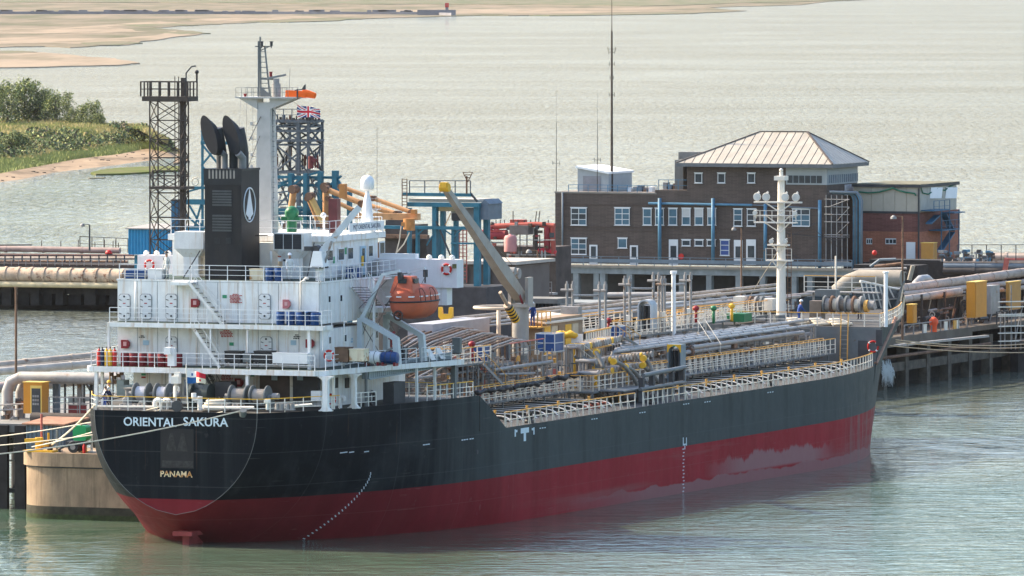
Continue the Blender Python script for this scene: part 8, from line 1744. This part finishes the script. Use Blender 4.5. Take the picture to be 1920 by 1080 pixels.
# ---------------- right-hand jetty running with the berth
RJT = -23.0
RJ = TJ('right_jetty', 'long concrete jetty carrying pipes beyond the bow', 'jetty', (215, RJT, 0))
def rt(u, v, t=RJT): return oj(u, v, t=t)
dt0 = rt(1560, 640); dt1 = rt(1815, 605); zdk = rt(1760, 620)[2]
jconc = mat('jetty_concrete', (.13, .11, .09), .85, var=.22, scale=.4, dirtk=.5, dirt=(.08, .065, .05))
RJ.part('edge_beam', lambda g: g.box((rt(1500, 640)[0], RJT, zdk - .9), (rt(1812, 605)[0], RJT + .6, zdk)), jconc)
RJ.part('deck', lambda g: g.box((120, RJT - 13, zdk - .5), (290, RJT, zdk - .05)), jconc)
for i in range(16): s = 170 + i * 6; RJ.part('pile', lambda g: (g.box((s, RJT - .4, -2), (s + .9, RJT + .45, zdk - .9))), mat('pile_dark', (.09, .08, .065), .85, var=.4)); 
for i in range(16): s = 170 + i * 6; RJ.part('rear_pile', lambda g: g.box((s + 1, RJT - 6, -2), (s + 2, RJT - 5, zdk - .5)), darkp)
RJ.part('waler', lambda g: g.box((165, RJT - .1, 1.5), (262, RJT + .35, 2.3)), MATS['pile_dark']); RJ.part('tide_wall', lambda g: g.box((165, RJT - 3, -1), (290, RJT - 2.6, 2.6)), darkp); RJ.part('rust_waler', lambda g: g.cyl((190, RJT + .5, 2.9), (236, RJT + .5, 2.9), .15, 8), rustm)
RJ.part('link_deck', lambda g: g.box((236, -60, zdk - .7), (262, RJT - 13, zdk - .1)), jconc); RJ.part('back_mass', lambda g: g.box((150, RJT - 12.5, 0), (290, RJT - 12, zdk + 1.0)), darkp); RJ.part('rack_back', lambda g: g.box((176, RJT - 5.4, zdk), (290, RJT - 5.2, zdk + 2.9)), mat('rack_dark', (.05, .04, .035), .8, var=.5, scale=1.5))
g = RJ.g(); railing(g, [(rt(1690, 630)[0], RJT + .3, zdk), (rt(1808, 607)[0], RJT + .3, zdk)], top=.95, step=2.6, r=.05, mids=()); g.build('handrail', lgrey, RJ.o)
for u in (1727, 1766, 1783, 1788): q = rt(u, 605); RJ.part('rail_panel', lambda g: g.box((q[0], RJT + .2, zdk), (q[0] + .8, RJT + .3, zdk + .8)), (cream, orangey)[u == 1783])
# lower landing going right
RJ.part('landing_slab', lambda g: g.box((240, RJT + 1, rt(1860, 640)[2] - .3), (290, RJT + 3, rt(1860, 640)[2])), jconc); RJ.part('landing_mass', lambda g: g.box((241, RJT + .8, -1), (292, RJT + 1.6, rt(1860, 640)[2] - .3)), darkp); RJ.part('landing_truss', lambda g: [g.beam((242 + i * 1.2, RJT + 3.05, 2.4), (242.6 + i * 1.2, RJT + 3.05, 3.3), .08) for i in range(24)], bluegrey)
RJ.part('gangway_ramp', lambda g: g.beam(rt(1680, 648, RJT + 4), rt(1850, 630, RJT + 4), .5, .2), lgrey)
jp = 'pipes running along the right jetty'
def rjp(label, u0, v0, u1, v1, t, r, m, fl=8): JP(label, [oj(u0, v0, t=t), oj(u1, v1, t=t)], r, m, jp, 12, flange=fl)
palep = mat('pipe_palepink', (.4, .33, .28), .65, var=.2, rust=.35)
rjp('large pale pipe on top of the right jetty rack', 1640, 548, 1960, 505, RJT - 4, .42, palep, 12); rjp('pale pink pipe below the large pale one', 1650, 556, 1960, 524, RJT - 3.4, .25, palep); rjp('lower pink pipe at the front of the right jetty rack', 1480, 592, 1800, 546, RJT - 2.4, .33, palep, 10); rjp('brownish pipe at the lower front of the right rack', 1660, 566, 1960, 535, RJT - 2.8, .22, pipem)
rjp('pale pipe running left behind the bow rails', 1300, 570, 1620, 543, RJT - 1, .16, palep, 6); rjp('second pale pipe behind the foremast', 1000, 600, 1500, 556, RJT - .5, .13, palep, 6); rjp('grey pipe behind the midship vents', 1010, 590, 1450, 560, RJT - 1.6, .13, pgrey2, 8)
for a, b, lb in (((1140, 553), (1350, 552), 'grey pipe loop behind the midship risers, upper'), ((1180, 560), (1312, 558), 'grey pipe loop behind the midship risers, lower')): JP(lb, [ojs(a[0], a[1], 130), ojs(b[0], b[1], 130), ojs(b[0] + 8, b[1] + 5, 130), ojs(b[0] + 10, b[1] + 40, 130)], .22 if 'upper' in lb else .15, pgrey2, 'pipe loops on the jetty')
JP('very large pale lagged pipe with raised left end behind the bow', [ojs(1570, 548, 190), ojs(1590, 530, 190), ojs(1612, 521, 190), ojs(1692, 522, 190)], .75, mat('lagged_pale', (.27, .245, .21), .8, var=.15), jp, 16)
JP('arched pale pipe bend on the right jetty', [oj(1716, 545, t=RJT - 5), oj(1718, 532, t=RJT - 5), oj(1726, 524, t=RJT - 5), oj(1738, 523, t=RJT - 5), oj(1746, 530, t=RJT - 5), oj(1749, 548, t=RJT - 5)], .42, pgrey2, jp)
for lb, v0, r, m in (('bluish pipe crossing behind the right jetty', 498, .3, bluegrey), ('pale long pipe crossing far right', 490, .22, palep), ('dark pipe crossing behind the right jetty', 507, .4, mat('pipe_black', (.05, .045, .045), .7, var=.3)), ('thick pale lagged pipe at the right edge', 481, .4, palep)): JP(lb, [ojs(1770 if v0 != 481 else 1850, v0, 262), ojs(2000, v0 + 1, 262)], r, m, 'pipes crossing behind the right jetty', flange=4)
RK = TJ('pipe_rack', 'rust red pipe rack trestle at the right edge', 'pipe rack', ojs(1885, 520, 258)); RK.part('rack_post', lambda g: g.beam(ojs(1884, 510, 258), ojs(1888, 484, 258), .4), pink); RK.part('rack_beam', lambda g: g.beam(ojs(1885, 486, 258), ojs(1960, 486, 258), .2), pink)
for i in range(14): s = 178 + i * 6.5; RJ.part('pipe_bent', lambda g: (g.beam((s, RJT - 2.0, zdk), (s, RJT - 2.0, zdk + 3.3), .18), g.beam((s, RJT - 5, zdk), (s, RJT - 5, zdk + 3.6), .18), g.beam((s, RJT - 5, zdk + 2.9), (s, RJT - 1.9, zdk + 2.9), .2)), brown)
rr_ = random.Random(11)
for i in range(260):
    s = rr_.uniform(172, 275); t = RJT - rr_.uniform(.8, 4.5); z = zdk + rr_.uniform(.2, 2.3); k = rr_.random(); m = rr_.choice((brown, brown, rustm, lgrey, pipem, dgrey, dgrey))
    RJ.part('valve_piping', lambda g: g.cyl((s, t, z), (s + rr_.uniform(.6, 2.5), t, z + rr_.uniform(-.1, .1)), rr_.uniform(.07, .2), 8) if k < .4 else (g.cyl((s, t, zdk), (s, t, z), rr_.uniform(.05, .14), 8), g.torus((s, t, z), .25, .05, 'x', 10, 5)) if k < .75 else g.beam((s, t, zdk + .1), (s + 1.6, t, z + .4), .08), m)
def rcab(u0, us, u1, v0, v1, t, label, m):       # starboard face between u0.. us is the aft face
    s = oj(us, v1, t=t)[0]; t0 = oj(u0, v1, s=s)[1]; s1 = oj(u1, v1, t=t)[0]; z0, z1 = oj(us, v1, t=t)[2], oj(us, v0, t=t)[2]
    T_ = TJ('yellow_cabin', label, 'cabin', (s, t0, z0), 'yellow cabins along the right jetty'); T_.part('shell', lambda g: g.box((s, t0, z0), (s1, t, z1)), m); T_.part('roof', lambda g: g.box((s - .05, t0 - .05, z1), (s1 + .05, t + .05, z1 + .08)), MATS['cabin_roof']); T_.part('door_leaf', lambda g: g.box((s + .1, t + .002, z0 + .1), (s1 - .1, t + .04, z1 - .1)), m); T_.part('vent_grille', lambda g: g.box((s - .03, lerp(t0, t, .25), z0 + .25), (s - .002, lerp(t0, t, .6), z0 + .6)), m); return T_
rcab(1812, 1828, 1850, 530, 596, RJT + 1.5, 'big yellow cabin with two tall faces on the right jetty', ycab); rcab(1700, 1711, 1719, 572, 606, RJT + .6, 'small yellow cabin just right of the ship bow', ycab); rcab(1886, 1890, 1914, 530, 582, RJT - 1, 'mottled yellow cabin at the right edge of the jetty', ycab2)
GC = TJ('grey_cabin', 'grey cabinet on the jetty right of the big yellow cabin', 'cabin', oj(1850, 588, t=RJT)); GC.part('shell', lambda g: (lambda a, b: g.box((a[0], RJT - .6, oj(1858, 588, t=RJT)[2]), (b[0], RJT + .4, oj(1858, 535, t=RJT)[2])))(oj(1850, 588, t=RJT), oj(1867, 588, t=RJT)), lgrey); GC.part('cabinet_rail', lambda g: railing(g, [(oj(1850, 588, t=RJT)[0], RJT + 1, zdk), (oj(1870, 588, t=RJT)[0], RJT + 1, zdk)], top=1.2, step=1.2, r=.05), dgrey)
q = rt(1743, 607); RBY = TJ('lifebuoy_post', 'orange red lifebuoy housing on the jetty edge beyond the bow', 'lifebuoy', (q[0], RJT + .4, zdk)); RBY.part('housing', lambda g: g.lathe([(.3, .0), (.3, .55), (.42, .8), (.42, 1.1), (.2, 1.35), (.03, 1.4)], (q[0], RJT + .4, zdk), n=14), mat('buoy_orange', (.8, .1, .03), .5), None, 50); RBY.part('post', lambda g: g.cyl((q[0], RJT + .4, zdk - .1), (q[0], RJT + .4, zdk + .1), .1, 8), lgrey)
SCF = TJ('scaffold', 'pale scaffold landing below the mottled cabin at the right', 'scaffold', rt(1895, 650, RJT + 2))
for u in (1876, 1884, 1896, 1904, 1914): SCF.part('scaffold_pole', lambda g: g.cyl(oj(u, 655, t=RJT + 2), oj(u, 585 if u != 1896 else 535, t=RJT + 2), .06, 6), lgrey)
for v in (566, 576, 590, 593, 612, 625, 640): SCF.part('scaffold_ledger', lambda g: g.cyl(oj(1872, v, t=RJT + 2), oj(1925, v - 1, t=RJT + 2), .06, 6), cream)
SCF.part('scaffold_brace', lambda g: g.cyl(oj(1904, 640, t=RJT + 2), oj(1912, 590, t=RJT + 2), .05, 6), lgrey)
# clutter in front of the red building and at its foot
CLT = TJ('valve_station', 'blue grey valve station beside the foot of the red brick building', 'pipework', ojs(1800, 492, 255))
for i in range(40): u = rr_.uniform(1760, 1860); v = rr_.uniform(470, 488); CLT.part('fitting', lambda g: (g.cyl(ojs(u, 490, 256), ojs(u, v, 256), .08, 6), g.cbox(ojs(u, v, 256), (.3, rr_.uniform(.2, .7), .25))), rr_.choice((bluegrey, dgrey, brown, bpipe, lgrey)))
g = CLT.g(); railing(g, [ojs(1795, 488, 257), ojs(1960, 488, 257)], top=1.5, step=1.6, r=.035, mids=(.7,)); g.build('handrail', dgrey, CLT.o)
CLT.part('foot_mass', lambda g: jb(g, 1630, 489, 2000, 560, 263, 3), darkp)
CL2 = TJ('pipe_stack', 'blue and pale pipes heaped before the red brick building', 'pipework', ojs(1660, 490, 235))
for i, (a, b, r, m) in enumerate((((1632, 500), (1650, 487), .14, bluegrey), ((1650, 487), (1680, 486), .14, bluegrey), ((1640, 500), (1690, 494), .15, rustm), ((1600, 506), (1700, 503), .12, lgrey), ((1590, 515), (1700, 512), .15, dgrey), ((1705, 525), (1712, 498), .22, mat('lag_cream', (.3, .27, .22), .8, var=.2)))): CL2.part('pipe_run', lambda g: g.cyl(ojs(*a, 235 - i * 3), ojs(*b, 235 - i * 3), r, 10), m, None, 50)
CL2.part('orange_cap', lambda g: g.sph(ojs(1640, 474, 236), .25, 10, 6), redb, None, True); CL2.part('low_wall', lambda g: jb(g, 1600, 497, 1720, 560, 240, 3), darkp)
q = ojs(1711, 515, 215)
mline(SW(on(1680, 637, t=-1.5)), W(1990, 638, 790), .5, 'uppermost line from the bow running right along the jetty', .05, mat('line_tan', (.45, .33, .22), .8)); mline(SW(on(1680, 641, t=-1.5)), W(1990, 647, 800), .4, 'middle line from the bow running right along the jetty', .05, MATS['line_tan']); mline(SW(on(1668, 648, t=-1.5)), W(1990, 659, 795), .3, 'lower line from the bow running right along the jetty', .05, MATS['line_tan'])
mline(SW(rp(180, 757, .3)), J((22, oj(97, 838, s=22)[1], zd + .5)), .2, 'steep thick mooring line from the ship quarter down to the yellow hook', .07)
# ------------------------------------------------------------------ far shore, mud flats and the green spit
def landmat(name, c1, c2, c3, sc, ms=(1, 1, 1)):
    m = D.materials.new(name); m.use_nodes = True; nt = m.node_tree; b = nt.nodes['Principled BSDF']; b.inputs['Roughness'].default_value = .95; b.inputs['Specular IOR Level'].default_value = .1
    tc = nd(nt, 'ShaderNodeTexCoord'); mp = nd(nt, 'ShaderNodeMapping'); mp.inputs['Scale'].default_value = ms; nt.links.new(tc.outputs['Object'], mp.inputs[0])
    n = nd(nt, 'ShaderNodeTexNoise', Scale=sc, Detail=6.0, Roughness=.65); nt.links.new(mp.outputs[0], n.inputs['Vector']); cr = nd(nt, 'ShaderNodeValToRGB'); nt.links.new(n.outputs[0], cr.inputs[0])
    e = cr.color_ramp.elements; e[0].position = .38; e[0].color = c1 + (1,); e[1].position = .62; e[1].color = c3 + (1,); x = e.new(.5); x.color = c2 + (1,); nt.links.new(cr.outputs[0], b.inputs['Base Color']); return m
def flat(name, pts, z, m):
    g = G(); P = [sea(u, v, z) for u, v in pts]; n = len(P); g.add([tuple(p) for p in P] + [(p.x, p.y, -1) for p in P], [tuple(range(n))] + [(i, (i + 1) % n, n + (i + 1) % n, n + i) for i in range(n)]); g.build(name, m, None, kind='structure')
def rag(pts, amp=.6, k=5, seed=1):
    r = random.Random(seed); out = []
    for (a, b), (c, d) in zip(pts, pts[1:]):
        for i in range(k): x = i / k; out.append((lerp(a, c, x) + r.uniform(-9, 9) * (i > 0), lerp(b, d, x) + r.uniform(-amp, amp) * 1.6 * (i > 0)))
    return out + [pts[-1]]
mud = landmat('mud_flat', (.1, .1, .06), (.155, .135, .095), (.21, .17, .125), .02, (1.2, .16, 1)); green_m = landmat('marsh_green', (.1, .115, .065), (.13, .13, .08), (.16, .14, .1), .03, (1.2, .16, 1)); sandm = landmat('sand_pale', (.17, .145, .1), (.24, .195, .145), (.28, .225, .165), .03, (1.2, .16, 1))
edge1 = rag([(-80, 89), (60, 87), (150, 88), (240, 84), (300, 72), (385, 62), (330, 55), (285, 51), (360, 48), (420, 44), (560, 40), (680, 36)], .7, 4, 2)
flat('mud_flats', [(-80, -70)] + edge1 + [(700, -70)], .25, mud)
edge2 = rag([(560, 39), (680, 35), (850, 30), (1000, 28), (1250, 26), (1400, 20), (1330, 14), (1500, 9), (1560, 2), (1700, -6), (2000, -14)], .5, 3, 3)
flat('far_shore', [(560, -70)] + edge2 + [(2000, -70)], .3, mud)
flat('far_field', rag([(-80, 3), (300, 4), (600, 7), (900, 8), (1200, 11), (1500, 3), (1700, -5)], .4, 3, 5) + [(1700, -75), (-80, -75)], .6, green_m)
for nm, pts in (('sand_bank', [(-80, 55), (120, 52), (300, 40), (360, 44), (200, 50), (280, 60), (120, 62), (-80, 64)]), ('sand_bank', [(-80, 72), (60, 70), (200, 72), (290, 66), (330, 58), (360, 64), (280, 76), (160, 82), (-80, 82)]), ('sand_bank', [(350, 36), (450, 33), (560, 30), (620, 32), (500, 38), (380, 41)]), ('sand_bank', [(700, 20), (1000, 16), (1300, 14), (1180, 18), (900, 22), (1300, 20), (1100, 24), (800, 26)]), ('sand_bank', [(980, 8), (1200, 6), (1350, 8), (1150, 11)])):
    flat(nm, rag(pts + [pts[0]], .4, 4, len(pts))[:-1], .34, sandm)
for pts in ([(150, 80), (230, 77), (268, 80), (225, 84), (160, 84)], [(300, 60), (370, 59), (395, 62), (340, 64)], [(480, 39), (600, 34), (680, 34), (640, 38), (540, 41)], [(220, 46), (330, 44), (372, 47), (260, 50)], [(960, 29), (1100, 26), (1390, 20), (1300, 25), (1060, 29)]):
    flat('salt_marsh', rag(pts + [pts[0]], .3, 3, 9)[:-1], .36, green_m)
flat('sand_spit', rag([(-80, 99), (80, 98), (200, 108), (245, 114), (262, 118), (200, 122), (90, 125), (-80, 128)], .5, 4, 4), .3, sandm); flat('salt_marsh', rag([(-80, 96), (20, 95), (70, 97), (20, 100), (-80, 101)], .3, 3, 4), .34, green_m)
g = G(); wall_pts = [sea(u, v, 0) for u, v in ((-80, 27), (200, 27), (500, 27), (800, 28), (850, 30))]
for a, b in zip(wall_pts, wall_pts[1:]): g.beam(a + Vector((0, 0, .9)), b + Vector((0, 0, .9)), 3, 2.2)
r_ = random.Random(2)
for k in range(60): a = sea(r_.uniform(-60, 800), 26.6, 0); g.cbox((a.x, a.y, 1.6), (r_.uniform(2, 9), 3, r_.uniform(1.5, 3.2)))
SW_ = g.build('sea_wall', mat('sea_wall_grey', (.2, .2, .22), .9, var=.2, scale=.05)); SW_['label'] = 'low dark sea wall far across the mud flats'; SW_['category'] = 'wall'
BK = thing('beacon', 'red and grey beacon on the end of the far sea wall', 'beacon', tuple(sea(838, 29, 0))); L0 = sea(838, 29, 0)
for nm, a, b, m in (('tower', (-1, -1, 2), (1, 1, 5.5), MATS['sea_wall_grey']), ('light_house', (-1.3, -1.3, 5.5), (1.3, 1.3, 8.5), redb), ('pier_head', (-20, -3, 0), (6, 3, 3.8), MATS['sea_wall_grey'])): g = G(); g.box(a, b); g.build(nm, m, BK)

# ---- spit with bank, grass and beach (ground rises away from the water)
UR = [(-70, 360), (0, 345), (40, 340), (75, 333), (100, 327), (150, 322), (200, 316), (245, 310), (280, 306), (320, 296), (345, 292)]     # waterline
UB = [(-70, 336), (0, 326), (40, 318), (80, 311), (110, 305), (140, 299), (180, 294), (220, 290), (250, 284), (275, 279), (300, 283), (345, 290.5)]  # foot of the grass
UM = [(-70, 312), (0, 300), (60, 300), (120, 289), (180, 281), (240, 273), (275, 268), (300, 277), (345, 288)]   # foot of the scrub bank
UT = [(-70, 272), (0, 264), (60, 258), (110, 252), (180, 246), (240, 240), (275, 240), (300, 262), (345, 285)]   # top of the bank
UK = [(-70, 228), (0, 226), (120, 229), (190, 234), (230, 238), (262, 243), (290, 258), (345, 283)]             # far edge
def yv(v, z=0): return sea(0, v, z).y
cols = [-70 + i * 3.5 for i in range(119)]; cols = [c for c in cols if c <= 345]
ctrl = []
for u in cols:
    vs_ = [interp(u, UR), interp(u, UB), interp(u, UM), interp(u, UT), interp(u, UK)]; ctrl.append(vs_)
NR = 64; rows = []
def gz(k):                                         # ground height by band coordinate 0..4
    return interp(k, [(0, -.15), (1, .7), (2, 1.3), (3, 3.9), (4, 4.2)])
vsM = []
for i, u in enumerate(cols):
    for j in range(NR):
        k = 4.0 * j / (NR - 1); b = min(3, int(k)); v = lerp(ctrl[i][b], ctrl[i][b + 1], k - b); z = gz(k); z += (.35 * noise.noise((u * .09, j * .35, 1)) + .2 * noise.noise((u * .3, j * .9, 3))) * max(0, min(1, k - 1))
        if u > 280: z *= max(.15, 1 - (u - 280) / 60)
        p = sea(u, v, max(z, -.2)); vsM.append(p)
g = G(); g.v = vsM; g.f = [(i * NR + j, (i + 1) * NR + j, (i + 1) * NR + j + 1, i * NR + j + 1) for i in range(len(cols) - 1) for j in range(NR - 1)]
g.mi = [0 if (4.0 * (k % (NR - 1)) / (NR - 1)) < 1.0 else 1 for k in range(len(g.f))]
grassg = landmat('grass_ground', (.15, .15, .06), (.2, .18, .08), (.25, .2, .1), .08); beachm = landmat('beach_sand', (.33, .25, .17), (.28, .21, .145), (.17, .13, .09), .12, (1, .3, 1))
g.build('spit_ground', [beachm, grassg], None, True, kind='structure')
flat('weed_bank', [(170, 323), (190, 318), (225, 314), (275, 312), (345, 311), (345, 318), (282, 322), (230, 325), (180, 326)], .3, landmat('weed_green', (.08, .1, .02), (.1, .12, .035), (.13, .12, .06), .2)); flat('mud_bar', [(165, 333), (198, 332), (195, 334), (168, 334)], .1, mud)
flat('beach_tail', [(330, 294), (352, 298), (356, 301), (340, 303), (325, 306)], .3, beachm)
# tufts of grass and scrub: real blades and leaves
def tuft_mesh(name, n, mats, gen): 
    g = G(); gen(g, n); me = D.meshes.new(name); me.from_pydata([tuple(p) for p in g.v], [], g.f)
    for m in mats: me.materials.append(m)
    me.polygons.foreach_set('material_index', g.mi); return me
gr = [mat('blade_green', (.3, .31, .1), .8, var=.3, scale=.5), mat('blade_straw', (.5, .41, .18), .8, var=.25, scale=.5), mat('blade_bright', (.27, .3, .1), .8, var=.25, scale=.5)]
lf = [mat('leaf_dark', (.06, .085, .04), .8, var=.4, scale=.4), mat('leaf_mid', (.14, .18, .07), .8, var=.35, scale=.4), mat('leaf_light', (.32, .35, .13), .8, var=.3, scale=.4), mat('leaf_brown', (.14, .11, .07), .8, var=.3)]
rg = random.Random(21)
def ground_at(u, k):
    i = max(0, min(len(cols) - 2, int((u + 70) / 3.5))); b = min(3, int(k)); v = lerp(interp(u, (UR, UB, UM, UT, UK)[b]), interp(u, (UR, UB, UM, UT, UK)[b + 1]), k - b)
    z = gz(k) * (1 if u < 280 else max(.15, 1 - (u - 280) / 60)); return sea(u, v, z)
def blades(g, n):
    for _ in range(n):
        u = rg.uniform(-65, 320); k = rg.choice((rg.uniform(1.05, 2.1), rg.uniform(2.9, 4), rg.uniform(2.9, 4), rg.uniform(2, 3)))
        p = ground_at(u, k); nn = noise.noise((p.x * .12, p.y * .03, 0)); h = rg.uniform(.35, .9) * (1 + nn); w = rg.uniform(.1, .28)
        g.cur = (2 if k < 2 else (1 if nn + rg.uniform(-.3, .3) > .0 else 0)); dx = rg.uniform(-.3, .3); g.add([(p.x - w, p.y, p.z - .1), (p.x + w, p.y + rg.uniform(-.3, .3), p.z - .1), (p.x + dx, p.y, p.z + h)], [(0, 1, 2)])
me = tuft_mesh('grass', 26000, gr, blades); o = inst('grass', me, None); o['kind'] = 'stuff'
def leafball(g, c, R, n, sq=.8, mix=None):
    for _ in range(n):
        while True:
            x, y, z = rg.uniform(-1, 1), rg.uniform(-1, 1), rg.uniform(-1, 1); rr = x * x + y * y + z * z
            if .2 < rr < 1: break
        p = Vector((c[0] + x * R, c[1] + y * R, c[2] + z * R * sq)); sz = R * rg.uniform(.14, .3); g.cur = rg.choice(mix or (0, 0, 1, 1, 2))
        a = Vector((rg.uniform(-1, 1), rg.uniform(-1, 1), rg.uniform(-1, 1))).normalized(); b = a.cross(Vector((rg.uniform(-1, 1), rg.uniform(-1, 1), rg.uniform(-1, 1)))).normalized()
        g.add([p - a * sz, p + b * sz * .7, p + a * sz, p - b * sz * .7], [(0, 1, 2, 3)])
def scrub(g, n):
    for _ in range(n):
        u = rg.uniform(-65, 320); k = rg.uniform(2.05, 3.05); p = ground_at(u, k)
        if noise.noise((p.x * .09, p.y * .02, 5)) < -.12 and k > 2.5: continue
        R = rg.uniform(.7, 1.7); leafball(g, (p.x, p.y, p.z + R * .45), R, 34, .8, (0, 0, 1, 1, 1, 2, 3))
me = tuft_mesh('scrub', 420, lf, scrub); o = inst('scrub', me, None); o['kind'] = 'stuff'
def blackbits(g, n):
    for _ in range(n): u = rg.uniform(0, 280); p = ground_at(u, rg.uniform(.3, 1.0)); g.cur = 0; g.cbox(p, (rg.uniform(.2, .9), .6, rg.uniform(.1, .3)))
me = tuft_mesh('driftwood', 22, [brown], blackbits); o = inst('driftwood', me, None); o['kind'] = 'stuff'
# trees standing on the spit
TREES = [(-10, 238, 9.5, 3.6), (14, 237, 9.8, 3.4), (45, 236, 10.2, 3.8), (66, 236, 9.8, 3.0), (84, 236, 8.4, 3.0), (104, 237, 7.4, 2.8), (128, 238, 7.9, 2.0), (140, 239, 4.2, 1.8), (160, 240, 5.2, 2.0), (176, 241, 6.2, 2.2), (186, 242, 3.4, 1.6), (30, 272, 2.2, 2.6)]
tl_ = ['tall bushy tree at the left edge of the spit', 'tall tree, second from the left edge on the spit', 'tallest broad tree in the spit clump', 'tall narrow tree right of the tallest one', 'rounded tree in the middle of the spit clump', 'lower rounded tree right of the clump middle', 'slim upright tree standing a little apart', 'small bush right of the slim tree', 'dark low tree near the right end of the row', 'pointed tree at the right end of the row', 'lowest bush ending the row of trees', 'lone dark shrub in the grass below the trees']
for (u, v, h, R), lb in zip(TREES, tl_):
    p = sea(u, v, 3.6); o = thing('tree' if h > 4 else 'bush', lb, 'tree' if h > 4 else 'bush', tuple(p), 0, 'trees and bushes on the spit')
    g = G(); g.tube([(0, 0, -.5), (.1, 0, h * .4), (0, .1, h * .75)], [.22, .15, .06], 7)
    for k in range(5): a = k * 1.3; g.tube([(0, 0, h * .25 + k * .1 * h), (math.cos(a) * R * .5, math.sin(a) * R * .5, h * .45 + k * .09 * h)], [.09, .03], 5)
    g.build('trunk', mat('bark', (.08, .065, .05), .9, var=.3), o)
    def crown(g, n):
        for k in range(n):
            a = rg.uniform(0, 2 * PI); q = k / n; rad = R * rg.uniform(.15, 1.0) * (1 - .75 * max(0, q - .45)); zc = h * (.12 + .78 * q)
            leafball(g, (math.cos(a) * rad, math.sin(a) * rad, zc), R * rg.uniform(.2, .36), 40, 1.15, (0, 0, 1, 1, 2) if q < .6 else (0, 1, 1, 2, 2))  # more light leaves higher up: sunlit tops put into the leaf colours
            if rg.random() < .8: leafball(g, (math.cos(a) * rad, math.sin(a) * rad, zc + R * .33), R * .13, 16, 2.4, (1, 2, 2))
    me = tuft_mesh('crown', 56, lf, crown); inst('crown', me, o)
# ------------------------------------------------------------------ air
g = G(); g.box((-4500, -60, -3), (4500, 9000, 48))
hm = D.materials.new('haze'); hm.use_nodes = True; hm.node_tree.nodes.clear(); _o = hm.node_tree.nodes.new('ShaderNodeOutputMaterial'); _v = hm.node_tree.nodes.new('ShaderNodeVolumePrincipled')
_v.inputs['Color'].default_value = (.92, .95, 1, 1); _v.inputs['Density'].default_value = .000010; _v.inputs['Anisotropy'].default_value = .2
hm.node_tree.links.new(_v.outputs[0], _o.inputs['Volume']); g.build('haze', hm, kind='stuff')
